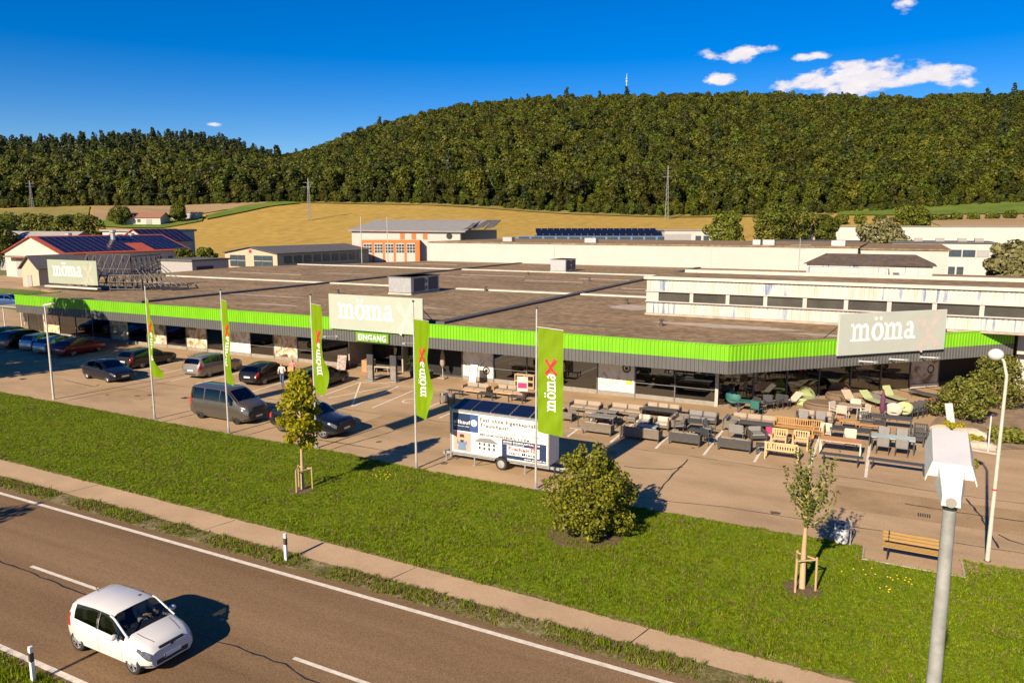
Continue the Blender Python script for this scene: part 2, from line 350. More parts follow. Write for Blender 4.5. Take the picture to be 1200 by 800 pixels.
lawn = sheet('lawn', lawn_near + [(-.45, 19.7), (2.6, 19.65), (4.4, 19.6), (60, 18.9)],
             [(-260, 31), (-140, 30.6), (-54.7, 29.55), (-39, 29.2), (-32, 29.05), (-25.6, 29.2), (-19.7, 28.75), (-14, 28.75), (-7.5, 28.76), (-.53, 28.76), (-.45, 27.64), (2.58, 27.68), (4.4, 29.1), (60, 29.6)], .035, 'lawn_soil')
verge = sheet('road_verge', [(-260, ry(-260, 18.1)), (-28, ry(-28, 18.12)), (60, ry(60, 18.12))], [(-260, 21.4), (-26.9, 19.1), (60, 17.92)], .028, 'verge')
nearbank = sheet('near_verge', [(-260, -60), (120, -60)], [(-260, ry(-260, 10.48)), (120, ry(120, 10.48))], .03, 'lawn_soil')
strip('bare_edge', [(x, y + .05) for x, y in lawn_near if x > -70] + [(2.6, 19.68), (30, 19.3)], .17, .040, 'verge', lawn, .07)
strip('bare_edge', [(-70, 29.72), (-54.7, 29.53), (-39, 29.18), (-32, 29.03), (-25.6, 29.18), (-19.7, 28.73), (-7.5, 28.74), (-.6, 28.74)], .10, .040, 'verge', lawn, .05)
# bench pad kerb, lot edge pieces
kb = MB(); kb.box((-.49, 28.2, .03), (.06, 1.15, .07)); kb.box((2.56, 28.3, .03), (.06, 1.3, .07)); kb.box((1.03, 27.64, .03), (3.1, .06, .07)); kb.build('pad_edging', mat('kerb', (.36, .31, .25), .85, var=.2, scale=6), lot)
CR = [[(-25.57, 29.18), (-25.33, 30.59), (-25.0, 32.12), (-24.51, 35.56)], [(-27.33, 30.55), (-25.33, 30.59), (-22.56, 30.55), (-21.54, 30.75)], [(-19.49, 28.98), (-19.25, 30.35), (-18.67, 32.71)], [(-11.2, 33.72), (-10.61, 33.73), (-9.99, 33.9), (-9.12, 34.2), (-8.65, 34.88)],
      [(-8.68, 30.81), (-8.74, 31.99), (-8.77, 33.15), (-8.73, 35.2), (-8.73, 36.18)], [(-13.41, 28.87), (-13.27, 29.93)], [(-54.98, 34.23), (-52.84, 33.94), (-50.69, 33.73), (-51.09, 34.33)], [(-48.26, 30.2), (-48.15, 31.38), (-48.12, 33.16), (-47.52, 34.7), (-47.37, 37.42)],
      [(-11.11, 29.92), (-7.77, 30.13), (-5.75, 30.51), (-4.07, 30.54), (-1.06, 30.61), (.52, 30.78), (2.04, 30.76), (3.48, 30.75), (9, 30.9)], [(.81, 34.29), (3.06, 34.18), (4.97, 34.26)], [(3.13, 36.15), (3.52, 34.01), (3.81, 30.92)], [(3.94, 32.34), (4.24, 31.89), (4.67, 31.68)],
      [(-37.98, 29.33), (-37.86, 31.04), (-37.7, 32.73)], [(-31.57, 28.95), (-31.34, 30.03), (-31.25, 31.9)], [(-17.5, 30.65), (-16.34, 31.99)], [(-55, 36.5), (-45, 36.7), (-33, 36.5), (-22, 36.8), (-13.65, 36.64), (-9.13, 36.76), (-4.99, 36.6), (-1.28, 36.84), (2.12, 36.45), (5.23, 36.55)]]
for c in CR: strip('crack_seal', c, .075 if len(c) < 8 else .05, .011, 'seal', lot, .03)
for c in [(-34, 33.5, 7, 3.2), (-23, 35.2, 9, 2.4), (2, 34, 8, 3), (-47, 33.4, 6, 2.2)]:    # repaired areas of a slightly different asphalt
    sheet('asphalt_patch', [(c[0] - c[2] / 2, c[1] - c[3] / 2), (c[0] + c[2] / 2, c[1] - c[3] / 2 + .1)], [(c[0] - c[2] / 2 + .1, c[1] + c[3] / 2), (c[0] + c[2] / 2 - .15, c[1] + c[3] / 2)], .0095, 'asphalt_lot2' if 'asphalt_lot2' in MATS else world_mat('asphalt_lot2', ((.245, .165, .088), (.31, .21, .113), (.365, .25, .138)), .5, fine=12, fineamt=.12, bump=.15).name, None, lot)
for k in range(8): strip('bay_line', [(-.78 - 2.47 * k, 37.2), (-.83 - 2.5 * k, 43.2)], .13, .0135, 'lot_paint', lot)
for x in (-29.14, -39.45, -42.3, -44.98, -47.55, -50.3, -53.0, -55.8, -58.6, -61.4, -64.2, -67, -69.8, -72.6, -75.4): strip('bay_line', [(x, 37.6), (x - .55, 42.9)], .12, .0135, 'lot_paint', lot)
for a, b in (((-30.51, 37.33), (-34.75, 43.6)), ((-33.44, 38.5), (-31.97, 43.45)), ((-30.45, 37.33), (-31.43, 43.7)), ((-34.2, 38.6), (-34.78, 43.5)), ((-34.7, 43.6), (-32.6, 44.15)), ((-36.9, 38), (-37.3, 43)), ((-26, 38.6), (-26.2, 42.2)), ((-24, 37.4), (-24.1, 42.4)), ((-21.4, 37.4), (-21.5, 42.6)), ((-18.5, 37.3), (-18.6, 43.1))):
    strip('bay_line', [a, b], .12, .0145, 'lot_paint', lot)
strip('wheelchair_symbol', [(-28.1 + .45 * math.cos(t), 40.3 + .55 * math.sin(t)) for t in np.linspace(0, 5.4, 14)], .12, .0135, 'lot_paint', lot)
strip('walkway_edge', [(-31.4, 43.8), (-22, 44.2)], .06, .0135, 'lot_paint', lot)

# hill, its fields and the wood that covers it
FH = (-math.sin(R(27.06)), math.cos(R(27.06))); RH = (FH[1], -FH[0])
EX = [-300, 0, 60, 100, 200, 300, 330, 500, 560, 650, 780, 900, 985, 1050, 1200, 1500]
EZ = [19.06, 20.46, 20.93, 21.87, 21.4, 23.27, 23.74, 22.81, 21.4, 18.12, 15.77, 16.24, 17.65, 19.53, 23.74, 26.55]
RX = [-300, 0, 60, 120, 190, 250, 300, 325, 345, 380, 420, 480, 540, 600, 660, 720, 800, 900, 1000, 1060, 1120, 1200, 1500]
RZ = [89.8, 87.9, 88.9, 91.7, 94.6, 91.7, 80.3, 73.5, 75.5, 85.1, 102.2, 119.3, 131.6, 138.2, 141.0, 141.9, 143.8, 144.8, 141.9, 141.0, 143.8, 145.7, 142.9]
V0, VE, VR = 258., 430., 900.
def hill(u, v):
    x = 600 + 900.6 * u / np.maximum(v, 1.); ze = np.interp(x, EX, EZ); zr = np.interp(x, RX, RZ)
    t = np.clip((v - V0) / (VE - V0), 0, 1); s = np.clip((v - VE) / (VR - VE), 0, 1); q = np.clip((v - VR) / 500, 0, 1)
    return -.15 + ze * t ** 1.12 + (zr - ze) * (.8 * s + .2 * np.sin(s * math.pi / 2)) - q * q * 40
def uvw(u, v, dz=0): return (RH[0] * u + FH[0] * v, RH[1] * u + FH[1] * v, float(hill(np.array(float(u)), np.array(float(v)))) + dz)
us = np.linspace(-1150, 1150, 120); vs = np.concatenate([np.linspace(250, 428, 26), np.linspace(434, 1400, 46)])
UU, VV = np.meshgrid(us, vs); HH = hill(UU, VV)
HV = np.stack([RH[0] * UU + FH[0] * VV, RH[1] * UU + FH[1] * VV, HH], -1).reshape(-1, 3); nu = len(us)
HF = np.array([(j * nu + i, j * nu + i + 1, (j + 1) * nu + i + 1, (j + 1) * nu + i) for j in range(len(vs) - 1) for i in range(nu - 1)])
world_mat('stubble', ((.28, .18, .036), (.37, .245, .055), (.27, .195, .036)), .30, stretch=(1.1, .03, 1), rz=R(-68), fine=.25, fineamt=.14, bump=0)
world_mat('fallow', ((.25, .17, .085), (.30, .21, .11), (.33, .23, .12)), .08, stretch=(.1, 1, 1), fine=1.2, fineamt=.1, bump=0)
world_mat('meadow', ((.07, .115, .012), (.10, .15, .017), (.14, .17, .028)), .06, fine=.8, fineamt=.15, bump=0)
world_mat('dry_meadow', ((.15, .14, .03), (.20, .17, .045), (.25, .20, .06)), .07, fine=.8, fineamt=.15, bump=0)
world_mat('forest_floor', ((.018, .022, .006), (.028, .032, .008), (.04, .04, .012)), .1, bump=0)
hl = link('hill', mesh_np('hill', HV, HF), MATS['stubble'], smooth=True); hl['kind'] = 'structure'
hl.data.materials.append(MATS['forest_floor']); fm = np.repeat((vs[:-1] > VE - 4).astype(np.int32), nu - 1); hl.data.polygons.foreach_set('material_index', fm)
def patch(name, top, bot, m, dz=.35):
    mb = MB(); n = 10; T = np.array(top, float); B = np.array(bot, float); k = 8
    tt = np.linspace(0, 1, n * 2); f = lambda P: np.stack([np.interp(tt, np.linspace(0, 1, len(P)), P[:, c]) for c in (0, 1)], 1)
    T, B = f(T), f(B)
    for j in range(k + 1):
        for i in range(len(tt)): u, v = T[i] + (B[i] - T[i]) * j / k; mb.v.append(uvw(u, v, dz))
    w = len(tt); mb.f = [(j * w + i, j * w + i + 1, (j + 1) * w + i + 1, (j + 1) * w + i) for j in range(k) for i in range(w - 1)]
    return struct(name, mb, MATS[m])
patch('field', [(-151, 380), (-145, 416), (-129, 428), (-117, 425)], [(-146, 367), (-136, 390), (-129, 408), (-116, 421)], 'meadow', .6)
patch('field', [(-229, 420), (-207, 426), (-183, 428), (-147, 429), (-130, 428)], [(-195, 360), (-178, 364), (-162, 378), (-150, 402), (-130, 423)], 'fallow', .4)
patch('field', [(-198, 366), (-183, 366), (-160, 376), (-150, 374)], [(-187, 345), (-170, 340), (-155, 340), (-146, 362)], 'meadow', .5)
patch('field', [(-400, 420), (-276, 419), (-261, 424), (-249, 425), (-232, 424)], [(-380, 330), (-255, 340), (-240, 345), (-220, 350), (-194, 350)], 'dry_meadow', .3)
patch('field', [(182, 433), (213, 433), (246, 432), (283, 430), (420, 430)], [(176, 414), (199, 399), (225, 390), (253, 381), (360, 370)], 'meadow', .5)
patch('field', [(204, 390), (217, 386), (250, 378), (350, 370)], [(193, 340), (203, 340), (233, 335), (320, 330)], 'fallow', .3)
patch('field_margin', [(-115, 432), (-60, 432), (0, 432), (60, 432), (120, 432), (180, 432)], [(-118, 424), (-60, 421), (0, 419), (60, 419), (120, 420), (176, 421)], 'dry_meadow', .4)

foliage('leaf_wood', (.026, .036, .002), (.076, .090, .004), .08, .48, .055)
foliage('leaf_pine', (.016, .026, .006), (.042, .056, .012), .05, .3, .02)
mat('bark', (.10, .07, .045), .9, var=.3, scale=8)
def wood_tree(seed, pine=False):
    rg = np.random.default_rng(seed); lobes = []
    if pine:
        for z in np.linspace(5, 18, 9): r = 3.6 * (1 - (z - 4) / 16) + .6; lobes += [(rg.uniform(-.7, .7), rg.uniform(-.7, .7), z, r, r, 1.2)]
        V, F = crown_np(rg, lobes, 700, .7, .5, .7, .2)
    else:
        for i in range(13):
            a = rg.uniform(0, 6.28); rr = rg.uniform(.5, 3.9); z = rg.uniform(5.0, 13.2) if i < 11 else rg.uniform(1.5, 4.5); s = rg.uniform(1.7, 2.9) * (1 - max(0, z - 10) * .08)
            lobes.append((rr * math.cos(a), rr * math.sin(a), z, s, s, s * .85))
        lobes.append((0, 0, 8.5, 3.4, 3.4, 5))
        V, F = crown_np(rg, lobes, 1500, .60, .38, .8, .12)
    me = mesh_np('wood_tree', V, F); return me
WT = [src('wood_tree_shape', wood_tree(20 + k), MATS['leaf_wood']) for k in range(6)] + [src('wood_pine_shape', wood_tree(40 + k, True), MATS['leaf_pine']) for k in range(2)]
pts = []; rg = np.random.default_rng(3); v = VE + 4
while v < 985:
    step = 7.6 if v < 560 else 8.6; um = .80 * v + 70
    for u in np.arange(-um, um, step): pts.append((u + rg.uniform(-4, 4), v + rg.uniform(-4, 4)))
    v += step
pts = np.array(pts); PP = np.stack([RH[0] * pts[:, 0] + FH[0] * pts[:, 1], RH[1] * pts[:, 0] + FH[1] * pts[:, 1], hill(pts[:, 0], pts[:, 1]) - .5], 1)
px = 600 + 900.6 * pts[:, 0] / pts[:, 1]; sc = rg.uniform(.62, 1.28, len(pts)) * np.where(pts[:, 1] < VE + 11, .62, 1)
pine_p = np.where((px < 330) & (pts[:, 1] > 640), .30, .007); ix = np.where(rg.random(len(pts)) < pine_p, rg.integers(6, 8, len(pts)), rg.integers(0, 6, len(pts)))
sc = np.where(ix >= 6, sc * 1.12, sc)
scatter('forest', PP, sc, rg.uniform(0, 6.28, len(pts)), ix, WT)
SHRUB = WT[:3]
# undergrowth along the edge of the wood
uu = np.arange(-420, 430, 2.6); pe = np.stack([uu, VE + rg.uniform(-3.5, 3, len(uu))], 1); Pe = np.stack([RH[0] * pe[:, 0] + FH[0] * pe[:, 1], RH[1] * pe[:, 0] + FH[1] * pe[:, 1], hill(pe[:, 0], pe[:, 1]) - .7], 1)
scatter('forest_edge_shrubs', Pe, rg.uniform(.25, .5, len(uu)), rg.uniform(0, 6.28, len(uu)), rg.integers(0, 3, len(uu)), SHRUB)

# grass blades on the lawn and verges
foliage('grass', (.080, .140, .0015), (.205, .275, .005), .32, .34, .035)
foliage('dry_grass', (.09, .085, .02), (.24, .19, .07), .2, .3, .02)
def tuft(seed, n, h, m):
    rg = np.random.default_rng(seed); V = []; F = []
    for i in range(n):
        a = rg.uniform(0, 6.28); r = rg.uniform(0, .10); b = np.array([r * math.cos(a), r * math.sin(a), 0]); ln = rg.uniform(-.05, .05, 2); hh = h * rg.uniform(.5, 1.2); d = rg.uniform(0, 3.14); w = .012
        o = len(V); V += [b + [w * math.cos(d), w * math.sin(d), 0], b - [w * math.cos(d), w * math.sin(d), 0], b + [ln[0], ln[1], hh]]; F.append((o, o + 1, o + 2))
    return src('grass_tuft', mesh_np('grass_tuft', np.array(V), np.array(F)), MATS[m])
TU = [tuft(1, 13, .060, 'grass'), tuft(2, 11, .075, 'grass'), tuft(3, 12, .05, 'grass'), tuft(4, 10, .07, 'dry_grass'), tuft(5, 9, .15, 'grass')]
def in_lawn(P):
    x, y = P[:, 0], P[:, 1]; lo = np.interp(x, [-260, -39, -17.2, -.35, 60], [24, 20.74, 20.34, 19.70, 18.9]) - .04
    hi = np.interp(x, [-140, -54.7, -39, -32, -25.6, -19.7, -14, -.53, 2.58, 60], [30.6, 29.55, 29.2, 29.05, 29.2, 28.75, 28.75, 28.76, 29.1, 29.6]) + .03
    hi = np.where((x > -.5) & (x < 2.6), 27.66, hi); return (y > lo) & (y < hi)
P = np.stack([rg.uniform(-62, 9, 100000), rg.uniform(18.9, 30, 100000), np.full(100000, .03)], 1); P = P[in_lawn(P)]
nz = np.sin(P[:, 0] * 1.3 + np.sin(P[:, 1] * 2.1) * 2) * np.sin(P[:, 1] * 1.7 + np.sin(P[:, 0] * .8) * 2)
ixg = np.where(rg.random(len(P)) < .07 + .10 * (nz > .40), 3, rg.integers(0, 3, len(P))); ixg = np.where(rg.random(len(P)) < .012, 4, ixg)
scatter('lawn_grass', P, rg.uniform(.7, 1.3, len(P)) * (1 + .25 * nz), rg.uniform(0, 6.28, len(P)), ixg, TU)
n = 11000; X = rg.uniform(-62, 6, n); lo = 18.1 - .0122 * (X + 18.5); hi = np.interp(X, [-260, -26.9, 60], [21.4, 19.1, 17.92]); Y = lo + (hi - lo) * rg.beta(1.6, 1.2, n)
keep = (np.sin(X * 2.3) + np.sin(X * .9 + 1) + rg.normal(size=n) * .8) > -.35
P = np.stack([X, Y, np.full(n, .022)], 1)[keep]; scatter('verge_grass', P, rg.uniform(.7, 1.5, len(P)), rg.uniform(0, 6.28, len(P)), rg.choice([0, 2, 3, 3, 3, 3, 3, 4], len(P)), TU)
n = 14000; X = rg.uniform(-34, -10, n); Y = rg.uniform(7.2, 10.55, n) - .0122 * (X + 18.5); P = np.stack([X, Y, np.full(n, .025)], 1)
scatter('near_verge_grass', P, rg.uniform(.7, 1.6, n), rg.uniform(0, 6.28, n), rg.choice([0, 1, 2, 3, 4], n), TU)
mat('dandelion', (.75, .55, .02), .6, var=.2)
fl = MB()
for cx, cy, nn in ((-20.4, 27.2, 16), (.8, 26.3, 9), (-.4, 26.5, 7), (.2, 25.5, 5)):
    for i in range(nn): x, y = cx + rg.normal() * .28, cy + rg.normal() * .22; fl.ball((x, y, .11), (.03, .03, .016), 6, 3)
o = fl.build('dandelions', MATS['dandelion']); o['kind'] = 'stuff'

mat('iron', (.06, .05, .045), .6, metal=.3, var=.3, scale=12)
for k, (x, y) in enumerate(((-42, 34.2), (-12.5, 35.5), (1.5, 33.2), (-22.5, 31.4), (-58, 33))):      # drain grates and covers let into the asphalt
    mb = MB(); mb.lathe([(.32, 0), (.32, .004), (.02, .0045)], 18, Matrix.Translation((x, y, .0115))) if k % 2 else [mb.box((x - .2 + .08 * q, y, .0135), (.05, .42, .004)) for q in range(6)]
    mb.build('drain_cover', MATS['iron'], lot)
mat('oil', (.10, .07, .045), .6, var=.4, scale=3)
rs = np.random.default_rng(15)
for k in range(26):
    x, y = rs.uniform(-60, 4), rs.choice([rs.uniform(38.2, 40.5), rs.uniform(30, 36)]); r0 = rs.uniform(.08, .3); b = [(x + r0 * rs.uniform(.6, 1.3) * math.cos(t), y + r0 * rs.uniform(.6, 1.3) * math.sin(t)) for t in np.linspace(0, 6.28, 11, endpoint=False)]
    mb = MB(); mb.v = [(p, q, .0118 + .0002 * (k % 4)) for p, q in b]; mb.f = [tuple(range(11))]; mb.build('oil_stain', MATS['oil'], lot)
# ------------------------------------------------------------------ the furniture store
YF, YG, ZT, ZM, ZB, ZR = 45.25, 47.95, 4.38, 3.45, 2.66, 4.28
mat('green_metal', (.150, .42, .006), .42, var=.10, scale=1.2, stretch=(1, 1, .25)); mat('grey_metal', (.098, .098, .096), .45, var=.10, scale=1)
mat('soffit', (.42, .38, .32), .8); mat('frame_metal', (.10, .105, .11), .5, var=.1); mat('plinth', (.24, .22, .19), .85, var=.2, scale=4)
world_mat('bitumen', ((.165, .112, .060), (.215, .150, .083), (.28, .198, .115)), .22, stretch=(1, 1.5, 1), fine=1.6, fineamt=.32, bump=.3, bscale=6)
mat('bitumen_light', (.36, .30, .24), .9, var=.25, scale=1.2); mat('bitumen_dark', (.075, .068, .066), .8, var=.25, scale=2)
mat('roof_white', (.50, .46, .39), .7, var=.15, scale=2); mat('white_wall', (.44, .41, .375), .8, var=.06, scale=.25); mat('zinc', (.42, .43, .44), .45, metal=.5, var=.15, scale=3)
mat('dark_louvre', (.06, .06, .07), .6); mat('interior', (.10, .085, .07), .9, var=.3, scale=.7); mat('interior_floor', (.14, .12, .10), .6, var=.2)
glass('shop_glass', (.30, .34, .34), .16)
def streaky():
    """old white painted cladding, rust tinge and blue paint showing through in vertical streaks"""
    m = bpy.data.materials.new('old_cladding'); m.use_nodes = True; t = m.node_tree; N = t.nodes; b = N['Principled BSDF']; b.inputs['Roughness'].default_value = .75
    ge = N.new('ShaderNodeNewGeometry'); mp = N.new('ShaderNodeMapping'); mp.inputs['Scale'].default_value = (2.4, 2.4, .22); t.links.new(ge.outputs['Position'], mp.inputs[0])
    mp2 = N.new('ShaderNodeMapping'); mp2.inputs['Scale'].default_value = (.16, .16, .05); t.links.new(ge.outputs['Position'], mp2.inputs[0])
    n1 = N.new('ShaderNodeTexNoise'); n1.inputs['Scale'].default_value = 1.6; n1.inputs['Detail'].default_value = 4; t.links.new(mp.outputs[0], n1.inputs['Vector'])
    n2 = N.new('ShaderNodeTexNoise'); n2.inputs['Scale'].default_value = 2.2; n2.inputs['Detail'].default_value = 2; t.links.new(mp2.outputs[0], n2.inputs['Vector'])
    ad = N.new('ShaderNodeMath'); ad.operation = 'MULTIPLY_ADD'; ad.inputs[1].default_value = .9; t.links.new(n2.outputs[0], ad.inputs[0]); t.links.new(n1.outputs[0], ad.inputs[2])
    r = N.new('ShaderNodeValToRGB'); e = r.color_ramp.elements; e[0].position = .80; e[0].color = (.60, .52, .42, 1); e[1].position = 1.26; e[1].color = (.16, .22, .38, 1)
    q = e.new(.95); q.color = (.66, .62, .56, 1); q = e.new(1.0) if False else e.new(.99); q.color = (.64, .62, .58, 1)
    dv = N.new('ShaderNodeMath'); dv.operation = 'MULTIPLY'; dv.inputs[1].default_value = .8; t.links.new(ad.outputs[0], dv.inputs[0])
    e[0].position = .62; e[1].position = .76; e[2].position = .83; e[3].position = .95
    e[0].color = (.43, .385, .33, 1); e[1].color = (.48, .46, .42, 1); e[2].color = (.48, .47, .44, 1); e[3].color = (.13, .18, .30, 1)
    t.links.new(dv.outputs[0], r.inputs[0]); t.links.new(r.outputs[0], b.inputs['Base Color']); MATS['old_cladding'] = m
streaky()
store = thing('furniture_store', 'long flat roofed furniture store with bright green fascia and glazed front', 'building', (0, 0, 0))
def ribbed(name, p0, p1, z0, z1, m, parent, pitch=.25, dep=.045, label=None):
    a = Vector((*p0, 0)); d = Vector((*p1, 0)) - a; L = d.length; d.normalize(); nrm = Vector((d.y, -d.x, 0)); mb = MB(); n = int(L / pitch); pr = []
    for i in range(n):
        for s, h in ((0, 0), (.38, 0), (.5, 1), (.88, 1)): pr.append((i + s, h))
    pr.append((n, 0))
    for s, h in pr:
        p = a + d * (s * L / n) + nrm * (h * dep); mb.v += [(p.x, p.y, z0), (p.x, p.y, z1)]
    mb.f = [(2 * i, 2 * i + 2, 2 * i + 3, 2 * i + 1) for i in range(len(pr) - 1)]
    return mb.build(name, MATS[m], parent, label=label)
FC = (-8.7, YF); FE = (7.2, 61.15); FL = (-79.5, YF)
for a, b in ((FL, FC), (FC, FE)):
    ribbed('green_fascia', a, b, ZM, ZT, 'green_metal', store); ribbed('grey_fascia', a, b, ZB, ZM - .004, 'grey_metal', store)
dR = Vector((FE[0] - FC[0], FE[1] - FC[1], 0)).normalized(); nR = Vector((dR.y, -dR.x, 0))
ribbed('green_fascia', (-79.5, 50.2), FL, ZM, ZT, 'green_metal', store); ribbed('grey_fascia', (-79.5, 50.2), FL, ZB, ZM - .004, 'grey_metal', store)
mb = MB(); mb.box(((FL[0] + FC[0]) / 2, YF + .06, ZT + .02), (FC[0] - FL[0] + .1, .22, .05)); mb.box(((FC[0] + FE[0]) / 2 - nR.x * .06, (FC[1] + FE[1]) / 2 - nR.y * .06, ZT + .022), ((Vector(FE) - Vector(FC)).length, .22, .05), rz=math.atan2(dR.y, dR.x)); mb.build('fascia_cap', MATS['green_metal'], store)
ROOF = [(FL[0] + .05, YF + .08), (FC[0] - .04, YF + .08), (FE[0] - .1, FE[1] + .05), (60, 61.2), (60, 126.2), (-82.7, 126.2), (-91, 108), (-100, 95), (-97, 75), (-90, 53), (-79.45, 50.2)]
mb = MB(); mb.prism(ROOF, 4.0, ZR); roof = mb.build('roof', MATS['bitumen'], store)
mb = MB(); mb.v = [(FL[0] + .1, YF + .1, ZB + .03), (FC[0] - .05, YF + .1, ZB + .03), (FE[0] - .2, FE[1], ZB + .03), (FE[0] - 2, 70, ZB + .03), (-12, 52, ZB + .03), (FL[0] + .1, 52, ZB + .03)]; mb.f = [(0, 5, 4, 1), (1, 4, 3, 2)]; mb.build('soffit', MATS['soffit'], store)
# roof ribs, drainage strips, stains, roof units
for x in (-29.65, -62.4): mb = MB(); mb.box((x, 86, ZR + .09), (.75, 79, .18), taper=1); mb.build('expansion_rib', MATS['bitumen_dark'], roof)
for y, x0, x1 in ((72.7, -91, -62.9), (72.7, -61.9, -48.6), (72.7, -44.0, -30.2), (72.7, -29.1, -18.2), (104, -96, -63), (104, -61.9, -30.2), (104, -29.1, -14)): MB().b2(x0, x1, y - .35, y + .35, ZR + .002, ZR + .14).build('white_strip', MATS['roof_white'], roof)
for y, x0, x1, w in ((94, -56, -46, .5), (94, -38, -31, .5), (88, -43, -35, .4), (116, -80, -70, .5), (83, -90, -76, .6), (64, -88, -79, .5), (96, -27, -20, .5), (82, -28, -22, .4)): MB().b2(x0, x1, y - w / 2, y + w / 2, ZR + .002, ZR + .03).build('repair_strip', MATS['bitumen_light'], roof)
rg = np.random.default_rng(11)
def blob(cx, cy, rx, ry_, z, n=22): return [(cx + rx * math.cos(t) * (1 + rg.uniform(-.25, .25)), cy + ry_ * math.sin(t) * (1 + rg.uniform(-.25, .25))) for t in np.linspace(0, 2 * math.pi, n, endpoint=False)]
for cx, cy, rx, ry_, m in ((-10.5, 54.6, 5.2, 1.0, 'bitumen_light'), (-4.2, 53.2, 2.2, .5, 'bitumen_light'), (-20.5, 63.5, 2.4, 2.0, 'bitumen_light'), (-34, 51.5, 3.2, .25, 'bitumen_dark'), (-38, 55, 4, .5, 'bitumen_light'), (-50, 51, 3, .4, 'bitumen_light'), (-20, 50.5, 3.4, .22, 'bitumen_dark'), (-57, 57, 6, .35, 'bitumen_light'), (-44, 59.5, 3, .3, 'bitumen_dark'), (-39, 84, 5, .5, 'bitumen_dark'), (-54, 90, 4, .5, 'bitumen_light'), (-24, 78, 4, .4, 'bitumen_light'), (-70, 58, 5, .3, 'bitumen_dark'), (-72, 88, 5, .6, 'bitumen_light')):
    mb = MB(); b = blob(cx, cy, rx, ry_, 0); mb.v = [(x, y, ZR + .006) for x, y in b]; mb.f = [tuple(range(len(b)))]; mb.build('stain', MATS[m], roof)
fk = MB()      # pale flecks where the lapped sheets end, row on row
for y in np.arange(46.2, 70, 1.15):
    for x in np.arange(-78, -4, 1.3):
        xx, yy = x + rg.uniform(-.2, .2) + (int(y * 10) % 2) * .5, y + rg.uniform(-.08, .08)
        if rg.random() < .62 and (xx < -9.5 or yy > 46 + (xx + 9.5) * 1.02) and not (xx > -18.6 and yy > 58.6): w = rg.uniform(.12, .3); h = .05; o_ = len(fk.v); fk.v += [(xx - w, yy - h, ZR + .004), (xx + w, yy - h, ZR + .004), (xx + w, yy + h, ZR + .004), (xx - w, yy + h, ZR + .004)]; fk.f.append((o_, o_ + 1, o_ + 2, o_ + 3))
o = fk.build('lap_flecks', mat('fleck', (.42, .33, .23), .9, var=.35, scale=2), roof); o['kind'] = 'stuff'
for x, y in ((-40, 72), (-47, 97), (-15, 52.8), (-22, 66), (-52, 62), (-35, 90)): mb = MB(); mb.lathe([(.16, 0), (.16, .22), (.10, .24), (.10, .4), (.18, .42), (.18, .48)], 10, Matrix.Translation((x, y, ZR))); mb.build('vent_pipe', MATS['bitumen_dark'], roof)
def roof_unit(x0, x1, y0, y1, h, label):
    t = thing('rooftop_ventilation_unit', label, 'ventilation unit', ((x0 + x1) / 2, (y0 + y1) / 2, ZR), 0, 'ventilation boxes on the store roof'); w, d = x1 - x0, y1 - y0
    MB().rbox((0, 0, h / 2 + .12), (w, d, h - .12), .03).build('housing', MATS['zinc'], t); MB().box((0, 0, .07), (w + .1, d + .1, .14)).build('base_frame', MATS['roof_white'], t)
    MB().box((w / 2 + .012, -d * .22, h * .55), (.02, d * .36, h * .78)).build('louvre_panel', MATS['dark_louvre'], t); MB().box((w / 2 + .012, d * .27, h * .55), (.02, d * .34, h * .78)).build('louvre_panel', MATS['dark_louvre'], t)
    for zz in (.33, .72):
        mb = MB()
        for k in range(4): mb.box((w / 2 + .05, d * .02, h * zz), (.03, .5, .14), M=Matrix.Rotation(k * math.pi / 4 + .3, 4, 'X'))
        mb.build('fan', MATS['roof_white'], t)
    MB().box((0, 0, h + .03), (w + .16, d + .16, .06)).build('lid', mat('unit_lid', (.2, .19, .18), .7), t)
roof_unit(-47.3, -44.5, 64.4, 69.8, 1.75, 'large grey ventilation box on the roof above the entrance sign')
roof_unit(-47.4, -44.9, 105.6, 109.6, 1.85, 'smaller grey ventilation box far back on the roof near the white wall')

# shop front: 27 bays of 2.68 m, posters and panes between slim posts
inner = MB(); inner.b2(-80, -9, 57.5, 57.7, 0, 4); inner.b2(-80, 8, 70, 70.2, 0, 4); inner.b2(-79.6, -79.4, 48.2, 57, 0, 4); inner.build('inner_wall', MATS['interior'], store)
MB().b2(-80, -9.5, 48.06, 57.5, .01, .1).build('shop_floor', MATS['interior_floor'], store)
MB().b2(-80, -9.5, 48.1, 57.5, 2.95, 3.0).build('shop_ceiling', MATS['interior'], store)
def poster_mat(name, c0, c1, c2, scale, seed):
    m = bpy.data.materials.new(name); m.use_nodes = True; t = m.node_tree; N = t.nodes; b = N['Principled BSDF']; b.inputs['Roughness'].default_value = .35
    co = N.new('ShaderNodeTexCoord'); mp = N.new('ShaderNodeMapping'); mp.inputs['Location'].default_value = (seed * 3.7, seed, seed * 1.9); t.links.new(co.outputs['Object'], mp.inputs[0])
    n = N.new('ShaderNodeTexNoise'); n.inputs['Scale'].default_value = scale; n.inputs['Detail'].default_value = 3; n.inputs['Distortion'].default_value = 1.6; t.links.new(mp.outputs[0], n.inputs['Vector'])
    r = N.new('ShaderNodeValToRGB'); e = r.color_ramp.elements; e[0].position = .34; e[0].color = (*c0, 1); e[1].position = .62; e[1].color = (*c2, 1); q = e.new(.46); q.color = (*c1, 1); t.links.new(n.outputs[0], r.inputs[0]); t.links.new(r.outputs[0], b.inputs['Base Color']); MATS[name] = m; return m
